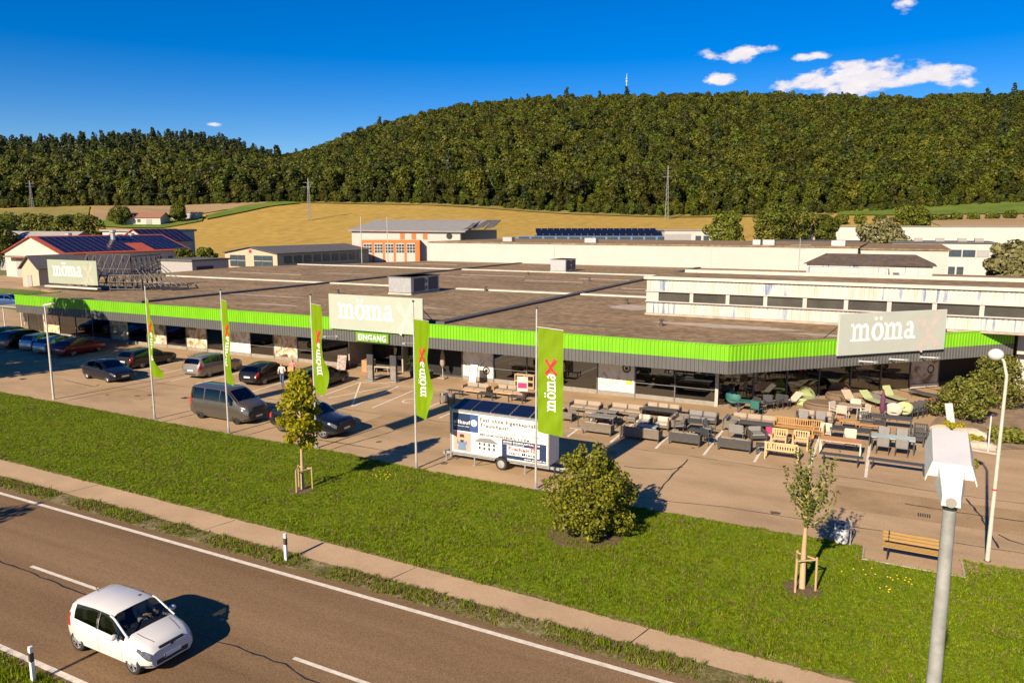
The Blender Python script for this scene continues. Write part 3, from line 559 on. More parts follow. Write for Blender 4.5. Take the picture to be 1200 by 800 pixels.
BROWN = ((.10, .06, .035), (.42, .30, .19), (.70, .60, .46)); RED = ((.42, .10, .03), (.72, .48, .26), (.78, .66, .48)); PALE = ((.42, .36, .28), (.70, .65, .56), (.76, .72, .64)); GREEN = ((.10, .14, .03), (.66, .64, .55), (.74, .72, .66))
pk = {25: RED, 21: BROWN, 19: BROWN, 17: BROWN, 15: PALE, 13: BROWN, 6: PALE, 2: PALE}
for k in range(27):
    x1 = -9.9 - 2.68 * k; x0 = x1 - 2.68; xc = (x0 + x1) / 2
    if 7 <= k <= 10: continue                                      # the entrance
    MB().b2(x0 - .04, x0 + .04, YG - .05, YG + .06, 0, 2.68).build('post', MATS['frame_metal'], store)
    MB().b2(x0 + .04, x1 - .04, YG - .03, YG + .05, 0, .30).build('plinth', MATS['plinth'], store)
    if k in pk:
        p = MB().b2(x0 + .06, x1 - .06, YG - .02, YG + .03, .31, 2.66).build('poster', poster_mat('poster_%d' % k, *pk[k], 1.1, k), store)
        if k in (2, 6):
            rg_ = MB()
            for a in range(20):
                t0, t1 = a * math.pi / 10, (a + 1) * math.pi / 10; o_ = len(rg_.v); cz = 1.95 if k == 2 else .85; cx = x1 - .62; r0, r1 = .20, .30
                rg_.v += [(cx + r * math.cos(t), YG - .026, cz + r * math.sin(t)) for r, t in ((r0, t0), (r1, t0), (r1, t1), (r0, t1))]; rg_.f.append((o_, o_ + 1, o_ + 2, o_ + 3))
            rg_.box((cx, YG - .028, cz), (.2, .004, .2)); rg_.build('round_emblem', mat('ink', (.03, .03, .035), .6), p)
        if k == 2: MB().b2(x1 - .62, x1 - .2, YG - .027, YG - .021, .85, 1.15).build('price_square', mat('lime', (.42, .5, .05), .5), p)
    else:
        MB().b2(x0 + .05, x1 - .05, YG - .006, YG + .006, .31, 2.66).build('pane', MATS['shop_glass'], store)
        if k in (0, 1, 5, 12, 14): MB().b2(x0 + .05, x1 - .05, YG - .025, YG + .025, 1.02, 1.07).build('transom', MATS['frame_metal'], store)
MB().b2(-9.98, -9.78, YG - .1, YG + .1, 0, 2.66).build('corner_post', mat('post_light', (.40, .38, .34), .6), store)
# angled shop front to the right
A0 = Vector((-9.78, YG, 0)); ang = math.atan2(61.08 - 47.95, 2.9 + 9.78); dA = Vector((math.cos(ang), math.sin(ang), 0)); LA = 18.2
for k in range(7):
    s0, s1 = LA / 7 * k, LA / 7 * (k + 1); c = A0 + dA * ((s0 + s1) / 2)
    def slab(z0, z1, th, ins=.05): return MB().box((c.x, c.y, (z0 + z1) / 2), (s1 - s0 - 2 * ins, th, z1 - z0), rz=ang)
    pc = A0 + dA * s1; MB().box((pc.x, pc.y, 1.33), (.09, .1, 2.66), rz=ang).build('post', MATS['frame_metal'], store)
    if k == 6:
        p = slab(.35, 2.6, .06).build('poster', poster_mat('poster_end', (.20, .13, .08), (.50, .46, .42), (.58, .56, .54), .8, 3), store); q = A0 + dA * (s1 - .75) + Vector((dA.y, -dA.x, 0)) * .036
        rr = MB()
        for a in range(18):
            t0, t1 = a * math.pi / 9, (a + 1) * math.pi / 9; o_ = len(rr.v)
            for r, t in ((.22, t0), (.32, t0), (.32, t1), (.22, t1)): v = q + dA * (r * math.cos(t)); rr.v.append((v.x, v.y, 1.35 + r * math.sin(t)))
            rr.f.append((o_, o_ + 1, o_ + 2, o_ + 3))
        rr.build('round_emblem', MATS['ink'], p); slab(.1, .34, .3).build('display_base', mat('cream', (.6, .56, .48), .7), store)
    else: slab(.12, 2.64, .012).build('pane', MATS['shop_glass'], store)
    slab(0, .11, .1).build('plinth', MATS['plinth'], store)
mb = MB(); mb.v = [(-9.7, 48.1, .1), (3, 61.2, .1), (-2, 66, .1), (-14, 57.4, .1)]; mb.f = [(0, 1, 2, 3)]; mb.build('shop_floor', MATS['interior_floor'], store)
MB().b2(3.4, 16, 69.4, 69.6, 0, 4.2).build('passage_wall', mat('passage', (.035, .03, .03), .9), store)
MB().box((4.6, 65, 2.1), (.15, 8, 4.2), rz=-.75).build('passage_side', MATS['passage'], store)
# entrance recess with sliding door
xa = -39.38; xb = -34.02
MB().b2(xa, xa + .12, YG, YG + 3, 0, 2.66).build('entrance_wall', mat('beige_stone', (.38, .32, .25), .8, var=.15), store); MB().b2(xb - .12, xb, YG, YG + 3, 0, 2.66).build('entrance_wall', MATS['beige_stone'], store)
MB().b2(xa, xb, YG + 3, YG + 3.1, 2.1, 2.66).build('entrance_header', MATS['frame_metal'], store)
for i in range(4): MB().b2(xa + .15 + i * 1.27, xa + 1.36 + i * 1.27, YG + 3.02, YG + 3.05, .08, 2.08).build('sliding_door', MATS['shop_glass'], store)
MB().b2(xb + .1, xb + 5.1, YG + .6, YG + .8, 0, 2.66).build('black_curtain', mat('curtain', (.014, .014, .016), .9, bump=.8, bscale=12, stretch=(6, 6, .2)), store)
# things seen dimly behind the glass
mat('stock_pale', (.45, .42, .36), .8); mat('stock_grey', (.18, .18, .18), .8); mat('stock_wood', (.35, .19, .08), .6)
# clerestory: raised white hall with a band of windows
cl = thing('raised_hall', 'raised white clad hall with window band on the right part of the store roof', 'building', (0, 0, ZR))
z = lambda v: v - ZR
ribbed('lower_cladding', (-18.1, 59.3), (60, 59.3), z(4.3), z(5.36), 'old_cladding', cl, .3, .03); ribbed('upper_cladding', (-18.1, 59.3), (60, 59.3), z(6.2), z(7.12), 'old_cladding', cl, .3, .03)
ribbed('side_cladding', (-18.1, 67.2), (-18.1, 59.3), z(4.3), z(7.1), 'old_cladding', cl, .3, .03)
MB().b2(-18.15, 60, 59.1, 59.25, z(6.14), z(6.22)).build('window_head', MATS['white_wall'], cl); MB().b2(-18.15, 60, 59.08, 59.28, z(5.32), z(5.40)).build('window_sill', MATS['white_wall'], cl)
mat('dull_glass', (.060, .056, .050), .16, var=.35, scale=.5, spec=.7)
for k in range(28):
    x = -17.1 + 2.78 * k
    MB().b2(x, x + 2.5, 59.33, 59.36, z(5.4), z(6.14)).build('window', MATS['dull_glass'], cl); MB().b2(x + 2.5, x + 2.78, 59.18, 59.36, z(5.4), z(6.14)).build('window_pier', MATS['white_wall'], cl)
MB().b2(-18.1, -17.1, 59.2, 59.36, z(5.4), z(6.14)).build('window_pier', MATS['white_wall'], cl)
MB().b2(-18.3, 60, 59.15, 67.3, z(7.1), z(7.24)).build('hall_roof', MATS['bitumen'], cl); MB().b2(-18.32, 60, 59.08, 59.5, z(7.12), z(7.34)).build('parapet_cap', MATS['roof_white'], cl)
MB().b2(-18.1, 60, 58.9, 59.28, z(4.285), z(4.42)).build('base_flashing', MATS['bitumen_light'], cl)
MB().b2(-17, 55, 66.9, 67.3, z(7.2), z(7.5)).build('rear_parapet', MATS['roof_white'], cl)
# white pier beside the passage and the wall over it
MB().box((8.1, 62.6, 2.1), (1.0, .9, 4.2)).build('white_pier', MATS['white_wall'], store); MB().b2(7.45, 30, 61.3, 61.7, 2.7, 4.5).build('white_beam', MATS['white_wall'], store)
# rear hall: long white wall
rh = thing('rear_hall', 'long plain white hall wall rising behind the flat store roof', 'building', (0, 0, 0))
MB().b2(-82.7, -6, 126.25, 160, 0, 7.85).build('wall', MATS['white_wall'], rh); MB().b2(-83, -5.8, 126.1, 160.2, 7.85, 8.06).build('roof_edge', MATS['bitumen'], rh)
MB().b2(-5.95, 6, 128.5, 160, 0, 7.55).build('wall', MATS['white_wall'], rh); MB().b2(-5.8, 6.3, 128.3, 160.2, 7.55, 7.8).build('roof_edge', MATS['bitumen'], rh)
for x in (-56, -28): MB().b2(x, x + .12, 126.18, 126.25, 4.4, 7.4).build('downpipe', MATS['zinc'], rh)
for x, y, w in ((-52, 131, 2.2), (-22, 130, 1.2), (-20.4, 130, 1.8), (-10, 129.5, 2), (-70, 133, 2)): MB().b2(x, x + w, y, y + 1.4, 8.06, 8.9).build('rooflight', MATS['zinc'], rh)
# hipped annex on the right
an = thing('hipped_annex', 'low white annex with dark hipped roof behind the raised hall', 'building', (0, 0, 0))
MB().b2(-11.5, 3.6, 111, 118, 4, 6.15).build('wall', MATS['old_cladding'], an); mb = MB(); mb.v = [(-12, 110.6, 6.1), (4.1, 110.6, 6.1), (4.1, 118.4, 6.1), (-12, 118.4, 6.1), (-9.4, 114, 7.45), (1.6, 114, 7.45)]; mb.f = [(0, 1, 5, 4), (1, 2, 5), (2, 3, 4, 5), (3, 0, 4), (0, 3, 2, 1)]
mb.build('hipped_roof', mat('old_roof', (.075, .055, .042), .9, var=.35, scale=1.5), an); MB().b2(-11.2, -1.4, 109.3, 110.95, 4.3, 5.75).build('low_wall', MATS['old_cladding'], an); MB().b2(-.9, -.2, 110.85, 111.02, 4.4, 5.2).build('hatch', MATS['dark_louvre'], an)
mb = MB(); mb.tube([(-12.4, 110, 4.3), (-12.4, 110, 9.6)], .05, 6); mb.tube([(-13.6, 110, 8.6), (-11.0, 110, 8.7)], .03, 5); mb.tube([(-13.0, 110, 8.1), (-11.6, 110, 8.15)], .03, 5)
for i in range(9): mb.tube([(-13.4 + i * .28, 109.7, 8.62), (-13.4 + i * .28, 110.3, 8.62)], .015, 4)
tag(mb.build('roof_antenna', MATS['zinc']), 'thin roof antenna mast left of the hipped annex', 'antenna')
# ------------------------------------------------------------------ lettering in a heavy slab face, signs, flags
def rect(x0, y0, x1, y1, nx=1, ny=1): return [[(x0 + (x1 - x0) * i / nx, y0 + (y1 - y0) * j / ny), (x0 + (x1 - x0) * (i + 1) / nx, y0 + (y1 - y0) * j / ny), (x0 + (x1 - x0) * (i + 1) / nx, y0 + (y1 - y0) * (j + 1) / ny), (x0 + (x1 - x0) * i / nx, y0 + (y1 - y0) * (j + 1) / ny)] for i in range(nx) for j in range(ny)]
def arc(cx, cy, ro, ri, a0, a1, n=8):
    out = []
    for k in range(n):
        t0, t1 = R(a0 + (a1 - a0) * k / n), R(a0 + (a1 - a0) * (k + 1) / n)
        out.append([(cx + ri[0] * math.cos(t0), cy + ri[1] * math.sin(t0)), (cx + ro[0] * math.cos(t0), cy + ro[1] * math.sin(t0)), (cx + ro[0] * math.cos(t1), cy + ro[1] * math.sin(t1)), (cx + ri[0] * math.cos(t1), cy + ri[1] * math.sin(t1))])
    return out
def glyph_m(x):
    q = rect(x - .08, .86, x + .12, 1.0) + rect(x - .08, 0, x + .40, .12)
    q += rect(x + .07, .12, x + .27, .86, 1, 3)
    for k in (1, 2):
        c = x + .07 + .46 * k; q += rect(c, .12, c + .20, .66, 1, 3) + rect(c - .10, 0, c + .33, .12); q += arc(c - .08, .66, (.28, .34), (.08, .16), 0, 150, 7)
    return q, 1.42
def glyph_o(x): return arc(x + .40, .5, (.44, .53), (.20, .36), 0, 360, 18) + arc(x + .22, 1.26, (.11, .11), (0.001, .001), 0, 360, 8) + arc(x + .58, 1.26, (.11, .11), (.001, .001), 0, 360, 8), .92
def glyph_a(x): return arc(x + .30, .28, (.34, .30), (.14, .15), 60, 330, 10) + rect(x + .42, .14, x + .64, .72, 1, 2) + arc(x + .36, .70, (.28, .33), (.07, .18), 0, 165, 8) + rect(x + .5, 0, x + .82, .14), .90
def word():
    q = []; x = 0
    for f in (glyph_m, glyph_o, glyph_m, glyph_a): p, w = f(x); q += p; x += w
    return q, x
LETTERS = [(glyph_m, 0), (glyph_o, 1.42), (glyph_m, 2.34), (glyph_a, 3.76)]
def cross(cx, cy, h):
    """two crossing bent strokes, wider at their ends"""
    q = []
    for pts in ([(-.40, .50), (-.12, .16), (0, 0), (.14, -.22), (.44, -.50)], [(.34, .62), (.12, .2), (0, 0), (-.10, -.2), (-.36, -.58)]):
        for i in range(len(pts) - 1):
            (x0, y0), (x1, y1) = pts[i], pts[i + 1]; d = math.hypot(x1 - x0, y1 - y0); nx_, ny_ = -(y1 - y0) / d, (x1 - x0) / d; w0, w1 = (.07 + .12 * abs(y0)) , (.07 + .12 * abs(y1))
            q.append([(cx + h * (x0 + nx_ * w0), cy + h * (y0 + ny_ * w0)), (cx + h * (x0 - nx_ * w0), cy + h * (y0 - ny_ * w0)), (cx + h * (x1 - nx_ * w1), cy + h * (y1 - ny_ * w1)), (cx + h * (x1 + nx_ * w1), cy + h * (y1 + ny_ * w1))])
    return q
def lay(quads, fn, name, m, parent, off=.004):
    mb = MB()
    for i, q in enumerate(quads):
        o = len(mb.v)
        for x, y in q: mb.v.append(tuple(fn(x, y, off + .0006 * (i % 9))))
        mb.f.append((o, o + 1, o + 2, o + 3))
    return mb.build(name, MATS[m], parent)
mat('sign_panel', (.355, .395, .325), .45, var=.05, scale=.5); mat('sign_panel_grey', (.42, .45, .40), .45, var=.06, scale=.5); mat('sign_panel_sage', (.30, .34, .255), .45, var=.06, scale=.5); mat('sign_letter', (.82, .81, .77), .5, var=.03); mat('cross_sage', (.36, .365, .29), .5); mat('cross_pale', (.47, .455, .39), .5); mat('faded_pink', (.50, .435, .40), .5, var=.08)
mat('galv', (.29, .29, .285), .5, metal=.15, var=.25, scale=9); mat('steel_dark', (.09, .085, .08), .55, metal=.4, var=.2)
mat('lime_sign', (.115, .29, .010), .45, var=.05)
def sign(label, loc, rz, w, h, panel, legs, xm='faded_pink'):
    t = thing('store_sign', label, 'sign', loc, rz, 'large lettered signs on the store'); fn = lambda s, ox, oz: (lambda x, y, e: (ox + x * s, -.07 - e, oz + y * s))
    MB().rbox((0, 0, h / 2), (w, .14, h), .02).build('panel', MATS[panel], t)
    q, ww = word(); s = w * .60 / ww; [lay(f(xo)[0], fn(s, -w * .385, h * .33), 'letter', 'sign_letter', t) for f, xo in LETTERS]; lay(cross(0, 0, 1), fn(h * .74, w * .335, h * .44), 'cross_mark', xm, t)
    fr = MB()
    for x in np.linspace(-w / 2 + .3, w / 2 - .3, 4):
        fr.tube([(x, .1, -legs * .0), (x, .1, h - .1)], .035, 6); fr.tube([(x, .12, h * .75), (x, 1.9, -.35 - legs)], .03, 6); fr.tube([(x, .1, .1), (x, 1.9, -.3 - legs)], .03, 6)
    fr.tube([(-w / 2 + .1, .12, h * .8), (w / 2 - .1, .12, h * .8)], .03, 6); fr.tube([(-w / 2, 1.9, -.33 - legs), (w / 2, 1.9, -.33 - legs)], .04, 6); fr.build('support_frame', MATS['steel_dark'], t); return t
s1 = sign('big pale green sign with white lettering above the entrance', (-34.4, 45.05, 3.58), 0, 8.55, 2.66, 'sign_panel', -1.1, 'cross_pale')
s2 = sign('weathered grey green sign on the angled fascia at the right corner', ((-3.2 + 2.6) / 2 + .12, (50.75 + 56.55) / 2 - .2, 3.40), math.atan2(dR.y, dR.x), 8.5, 2.62, 'sign_panel_grey', -1.0)
s3 = sign('pale sign on a steel lattice at the left end of the store roof', (-80.6, 52.2, 4.95), R(0), 8.5, 2.62, 'sign_panel_sage', .25, 'cross_sage')
mb = MB(); mb.box((0, -.15, -.32), (9.1, .5, .16)); mb.build('catwalk', MATS['roof_white'], s3)
en = thing('entrance_sign', 'small lime green entrance sign with white capitals below the big sign', 'sign', (-34.75, 45.12, 2.76)); MB().rbox((0, 0, .34), (3.0, .08, .70), .02).build('panel', MATS['lime_sign'], en)
text_part('EINGANG', .62, Matrix.Translation((0, -.045, .13)) @ Matrix.Rotation(R(90), 4, 'X'), mat('pure_white', (.8, .8, .78), .5, var=.02), en, .012, 'CENTER', width=2.55)
# spot lamps on arms below the signs
def spot(x, y, rz, label):
    t = thing('sign_spotlight', label, 'lamp', (x, y, 2.95), rz, 'spotlights on arms below the signs'); MB().tube([(0, 0, 0), (0, -1.25, .16)], .035, 6).build('arm', MATS['pure_white'], t); MB().rbox((0, -1.32, .16), (.26, .2, .14), .03).build('lamp_head', MATS['zinc'], t)
    MB().box((0, .0, 0), (.2, .05, .2)).build('wall_plate', MATS['zinc'], t)
for i, (x, lb) in enumerate(((-38.2, 'leftmost spotlight on an arm below the entrance sign'), (-34.2, 'spotlight on an arm hanging beside the lime entrance sign'), (-31.0, 'rightmost spotlight on an arm below the big entrance sign'))): spot(x, YF - .05, 0, lb)
for s, lb in ((-2.4, 'nearest spotlight arm under the weathered right sign'), (0, 'middle spotlight arm under the weathered right sign'), (2.5, 'farthest spotlight arm under the weathered right sign')):
    p = Vector(((-3.2 + 2.6) / 2, (50.75 + 56.55) / 2, 0)) + dR * s + nR * .1; spot(p.x, p.y, math.atan2(dR.y, dR.x), lb)
# steel lattice on the roof behind the left sign
lt = thing('roof_lattice', 'open steel lattice frame on the roof beside the left sign', 'steel frame', (0, 0, ZR))
A, B = Vector((-76.2, 52.4, 0)), Vector((-72.5, 66.5, 0))
for r_, (p, q, n, h0, h1) in enumerate(((Vector((-82.0, 55.0, 0)), Vector((-76.3, 56.2, 0)), 5, .6, 3.8), (Vector((-76.3, 56.2, 0)), Vector((-78.6, 61.8, 0)), 6, .2, 3.6), (Vector((-76.2, 53.4, 0)), Vector((-73.4, 55.2, 0)), 4, .2, 1.7))):
    for k in range(n + 1):
        a = p.lerp(q, k / n); MB().tube([(a.x, a.y, h0 - .2), (a.x, a.y, h1)], .06, 6).build('upright', MATS['steel_dark'], lt)
        if k < n:
            b = p.lerp(q, (k + 1) / n); mb = MB(); mb.tube([(a.x, a.y, h0), (b.x, b.y, h1)], .04, 5); mb.tube([(a.x, a.y, h1), (b.x, b.y, h0)], .04, 5); mb.build('cross_brace', MATS['steel_dark'], lt)
    for zz in (h0, (h0 + h1) / 2, h1): MB().tube([(p.x, p.y, zz), (q.x, q.y, zz)], .055, 6).build('rail', MATS['steel_dark'], lt)
for k in range(7): x = -82.0 + k * .95; MB().tube([(x, 55.0 + k * .2, 3.7), (x + .3, 52.9 + k * .2, .1)], .045, 5).build('stay', MATS['steel_dark'], lt)
for k in range(8): y = 56.6 + k * .7; MB().tube([(-76.4 - .28 * k, y, 2.6), (-74.2, y + .3, .1)], .045, 5).build('stay', MATS['steel_dark'], lt)
for k in range(5): MB().tube([(-75.5 + k * 1.3, 55.6 + k * .2, .12), (-74.8 + k * 1.3, 58.6 + k * .2, .15), (-74.6 + k * 1.3, 58.8, .6)], .09, 6).build('ballast_beam', MATS['steel_dark'], lt)
# banner flags
foliage('flag_cloth', (.205, .345, .003), (.215, .355, .004), .35, 0); mat('flag_red', (.62, .02, .035), .6, var=.05); mat('flag_white', (.82, .82, .78), .6, var=.03); mat('pole_white', (.50, .49, .46), .4, metal=.3, var=.12, scale=4)
def banner(x, y, psi, seed, label, wave=.10, top=7.15, hgt=4.55, twist=0, w=1.15, lx=0):
    t = thing('banner_flag', label, 'flag', (x, y, 0), 0, 'green banner flags along the lawn edge'); rg = np.random.default_rng(seed); ph = rg.uniform(0, 6, 3)
    po = MB(); po.tube([(0, 0, 0), (0, 0, 4), (0, 0, 7.95)], [.055, .048, .036], 10); po.build('pole', MATS['pole_white'], t, 40); MB().lathe([(.03, 0), (.06, .03), (.06, .08), (.02, .1)], 10, Matrix.Translation((0, 0, 7.93))).build('finial', MATS['steel_dark'], t)
    MB().lathe([(.14, 0), (.14, .04), (.07, .06), (.07, .3)], 10).build('foot', MATS['galv'], t)
    def S(u, v, e=0):     # u across 0..1, v down 0..1
        p = psi + twist * v ** 2; k = u * w; dep = wave * u * (math.sin(5.2 * v * 2 + ph[0] + 2.2 * u) + .6 * math.sin(9 * v + ph[1] - 3 * u)) * (.25 + v) + .022 * math.sin(14 * u + 4 * v) + .035 * u * math.sin(17 * (v - .55 * u) + ph[1]) * max(0, v - .25) + .012 * math.sin(30 * v + 9 * u)
        q = Vector((math.cos(p), math.sin(p), 0)); nn = Vector((math.sin(p), -math.cos(p), 0))
        return q * (.07 + k * (1 - .10 * v * abs(twist))) + nn * (dep + e) + Vector((0, 0, top - v * hgt - .05 * u * (1 + math.sin(ph[2]))))
    c = MB(); nu_, nv_ = 14, 44
    for j in range(nv_ + 1):
        for i in range(nu_ + 1): c.v.append(tuple(S(i / nu_, j / nv_)))
    c.f = [(j * (nu_ + 1) + i, (j + 1) * (nu_ + 1) + i, (j + 1) * (nu_ + 1) + i + 1, j * (nu_ + 1) + i + 1) for j in range(nv_) for i in range(nu_)]
    cl_ = c.build('cloth', MATS['flag_cloth'], t, True); MB().tube([(0, 0, top + .03), tuple(S(1, 0) + Vector((0, 0, .03)))], .018, 6).build('top_arm', MATS['pole_white'], t)
    q, ww = word(); s = .365
    fn = lambda X, Y, e: S(min(max((.70 - Y * s / w + lx), 0.02), .99), (3.52 - X * s) / hgt, e + .008)
    [lay(f(xo)[0], fn, 'letter', 'flag_white', cl_) for f, xo in LETTERS]; lay(cross(0, 0, 1), lambda X, Y, e: S(min(max(.52 + X * .60 / w + lx, .02), .99), (1.62 - Y * .60) / hgt, e + .014), 'cross_mark', 'flag_red', cl_)
    return t
banner(-13.6, 28.92, R(3), 1, 'broad green banner flag in front of the advertising trailer', .06)
banner(-19.87, 28.9, R(-22), 2, 'green banner flag standing left of the advertising trailer', .10)
banner(-26.35, 29.3, R(-24), 3, 'green banner flag behind the young leafy tree', .12, top=7.5, twist=.12)
banner(-32.56, 29.22, R(-27), 4, 'green banner flag beside the grey van', .09, top=7.45)
banner(-38.97, 29.5, R(-29), 5, 'leftmost green banner flag with a twisted lower end', .12, top=7.2, twist=.22)

# ------------------------------------------------------------------ advertising trailer
tr = thing('advertising_trailer', 'white billboard trailer with house advert parked at the lot edge', 'trailer', (-16.35, 31.1, 0))
mat('trailer_white', (.72, .70, .66), .45, var=.05); mat('navy', (.015, .030, .085), .45, var=.1); mat('blue', (.035, .075, .22), .45, var=.1); mat('solar', (.006, .009, .022), .12, var=.25, scale=2, spec=.8); mat('black_rubber', (.018, .018, .018), .8, var=.2); mat('alu', (.45, .45, .44), .4, metal=.6, var=.15)
hw, d0, d1, zb, zt = 2.58, -.48, .72, .50, 2.62
mb = MB(); mb.v = [(-hw, d0, zb), (hw, d0, zb), (hw, d1, zb), (-hw, d1, zb), (-hw, d0, zt), (hw, d0, zt), (hw, d1, zt + .28), (-hw, d1, zt + .28)]; mb.f = [(0, 3, 2, 1), (4, 5, 6, 7), (0, 1, 5, 4), (1, 2, 6, 5), (2, 3, 7, 6), (3, 0, 4, 7)]; mb.build('box_body', MATS['trailer_white'], tr)
for k in range(5):
    a, b = -hw + .06 + k * 1.03, -hw + 1.06 + k * 1.03; mb = MB(); f = lambda y: zt + .28 * (y - d0) / (d1 - d0) + .02
    mb.v = [(a, d0 + .08, f(d0 + .08)), (b - .03, d0 + .08, f(d0 + .08)), (b - .03, d1 - .05, f(d1 - .05)), (a, d1 - .05, f(d1 - .05))]; mb.v += [(x, y, zz + .03) for x, y, zz in mb.v]; mb.f = [(4, 5, 6, 7), (0, 1, 5, 4), (1, 2, 6, 5), (2, 3, 7, 6), (3, 0, 4, 7)]; mb.build('solar_panel', MATS['solar'], tr)
fr = MB(); fr.box((-hw - .03, d0 - .02, 1.5), (.07, .1, 2.5)); fr.box((hw + .03, d0 - .02, 1.55), (.07, .1, 2.3)); fr.box((0, d0 - .02, zt + .0), (2 * hw, .09, .08)); fr.box((0, d0 - .02, zb + .02), (2 * hw, .09, .07)); fr.build('panel_frame', MATS['alu'], tr)
ch = MB(); ch.box((0, d0 + .1, .42), (6.2, .1, .12)); ch.box((0, d1 - .1, .42), (6.2, .1, .12)); ch.box((-3.0, .1, .42), (.1, 1.3, .12)); ch.tube([(3.0, -.35, .42), (4.1, .12, .42)], .05, 6); ch.tube([(3.0, .6, .42), (4.1, .12, .42)], .05, 6); ch.tube([(3.9, .12, .42), (4.5, .12, .46)], .045, 6); ch.build('chassis', MATS['galv'], tr)
for x, y in ((-2.9, d0), (2.9, d0), (-2.9, d1), (2.9, d1), (-1.3, d0), (1.4, d0)): mb = MB(); mb.tube([(x, y - .02, .38), (x, y - .02, .03)], .035, 6); mb.box((x, y - .02, .02), (.16, .16, .04)); mb.build('support_leg', MATS['galv'], tr)
for sy, yy in ((-1, d0 - .05), (1, d1 + .05)):
    wh = MB(); wh.lathe([(.18, -.09), (.29, -.09), (.31, -.05), (.31, .05), (.29, .09), (.18, .09)], 18, Matrix.Translation((.2, yy, .31)) @ Matrix.Rotation(R(90), 4, 'X')); w_ = wh.build('wheel', MATS['black_rubber'], tr, 40)
    MB().lathe([(.19, -.1), (.19, .1), (.1, .11), (.05, .12)], 14, Matrix.Translation((.2, yy, .31)) @ Matrix.Rotation(R(90) * sy * -1 + (R(180) if sy > 0 else 0) * 0, 4, 'X')).build('rim', MATS['alu'], w_, 40)
    fb = MB(); pr = [(.2 + .37 * math.cos(t), .31 + .37 * math.sin(t)) for t in np.linspace(.1, math.pi - .1, 9)]
    for i in range(8): o_ = len(fb.v); (x0, z0), (x1, z1) = pr[i], pr[i + 1]; fb.v += [(x0, yy - .11, z0), (x0, yy + .11, z0), (x1, yy + .11, z1), (x1, yy - .11, z1)]; fb.f.append((o_, o_ + 1, o_ + 2, o_ + 3))
    fb.build('mudguard', MATS['black_rubber'], tr)
mb = MB(); mb.tube([(3.1, .12, .45), (3.1, .12, .95), (3.6, .12, .98)], .03, 6); mb.tube([(3.9, -.1, .3), (3.9, -.1, .75)], .035, 6); mb.lathe([(.06, 0), (.06, .12)], 10, Matrix.Translation((3.95, -.1, .12))); mb.build('jockey_wheel_and_winch', MATS['galv'], tr)
fy = d0 - .006
def pan(name, x0, x1, z0, z1, m, e=0, par=tr): return MB().b2(x0, x1, fy - .004 - e, fy - e * .2, z0, z1).build(name, MATS[m], par)
ad = pan('advert_sheet', -hw + .06, hw - .06, zb + .08, zt - .1, 'trailer_white'); X0 = -hw + .08
pan('navy_field', X0, X0 + .95, 1.62, 2.49, 'navy', .004, ad); pan('blue_field', X0 + .95, X0 + 1.40, 1.62, 2.49, 'blue', .004, ad)
TX = lambda x, zz, e=.012: Matrix.Translation((x, fy - e, zz)) @ Matrix.Rotation(R(90), 4, 'X')
text_part('allkauf', .26, TX(X0 + .04, 1.98), MATS['pure_white'], ad, .003, width=.92); text_part('Das Haus zum Leben', .075, TX(X0 + .05, 1.84), MATS['pure_white'], ad, .001, width=.85)
lg = MB(); lg.v = []
for q in arc(X0 + 1.17, 2.08, (.17, .17), (.125, .125), 0, 360, 18) + [[(X0 + 1.07, 2.0), (X0 + 1.27, 2.0), (X0 + 1.27, 2.09), (X0 + 1.07, 2.09)], [(X0 + 1.05, 2.09), (X0 + 1.29, 2.09), (X0 + 1.17, 2.19), (X0 + 1.17, 2.19)]]:
    o_ = len(lg.v); lg.v += [(x, fy - .012, zz) for x, zz in q]; lg.f.append((o_, o_ + 1, o_ + 2, o_ + 3))
lg.build('round_house_logo', MATS['pure_white'], ad)
mat('print_black', (.02, .02, .022), .6)
text_part('Fast ohne Eigenkapital ins', .25, TX(X0 + 1.5, 2.22), MATS['print_black'], ad, .006, width=3.35); text_part('Traumhaus!', .25, TX(X0 + 1.5, 1.95), MATS['print_black'], ad, .006, width=1.5)
text_part('MEHR INFOS IN UNSEREM MUSTERHAUS', .12, TX(X0 + 1.5, 1.73), MATS['print_black'], ad, 0, width=3.3); text_part('BEI ULM, GÜNZBURG, 2-5 KM', .14, TX(X0 + 1.5, 1.53), MATS['print_black'], ad, .006, width=2.6)
pan('portrait_field', X0, X0 + 1.0, .62, 1.56, 'portrait' if 'portrait' in MATS else mat('portrait', (.55, .30, .26), .5, var=.1).name, .004, ad)
pr = MB()      # a bearded person in a denim shirt, both arms raised, as flat print
for m_, quads in (('shirt', [[(.26, .66), (.74, .66), (.66, 1.10), (.34, 1.10)], [(.2, .98), (.34, .9), (.36, 1.05), (.24, 1.16)], [(.66, .9), (.8, .98), (.76, 1.16), (.64, 1.05)]]), ('skin', [[(.40, 1.08), (.60, 1.08), (.62, 1.36), (.38, 1.36)], [(.12, 1.1), (.26, 1.1), (.26, 1.3), (.12, 1.3)], [(.74, 1.1), (.88, 1.1), (.88, 1.3), (.74, 1.3)]]), ('hair', [[(.36, 1.30), (.64, 1.30), (.60, 1.46), (.40, 1.46)], [(.42, 1.06), (.58, 1.06), (.6, 1.18), (.4, 1.18)]])):
    mb = MB(); mat(m_ + '_print', {'shirt': (.12, .20, .30), 'skin': (.55, .33, .18), 'hair': (.05, .03, .02)}[m_], .6)
    for i, q in enumerate(quads): o_ = len(mb.v); mb.v += [(X0 + x, fy - .012 - .001 * i - (.002 if m_ == 'hair' else 0), zz) for x, zz in q]; mb.f.append((o_, o_ + 1, o_ + 2, o_ + 3))
    mb.build('portrait_' + m_, MATS[m_ + '_print'], ad)
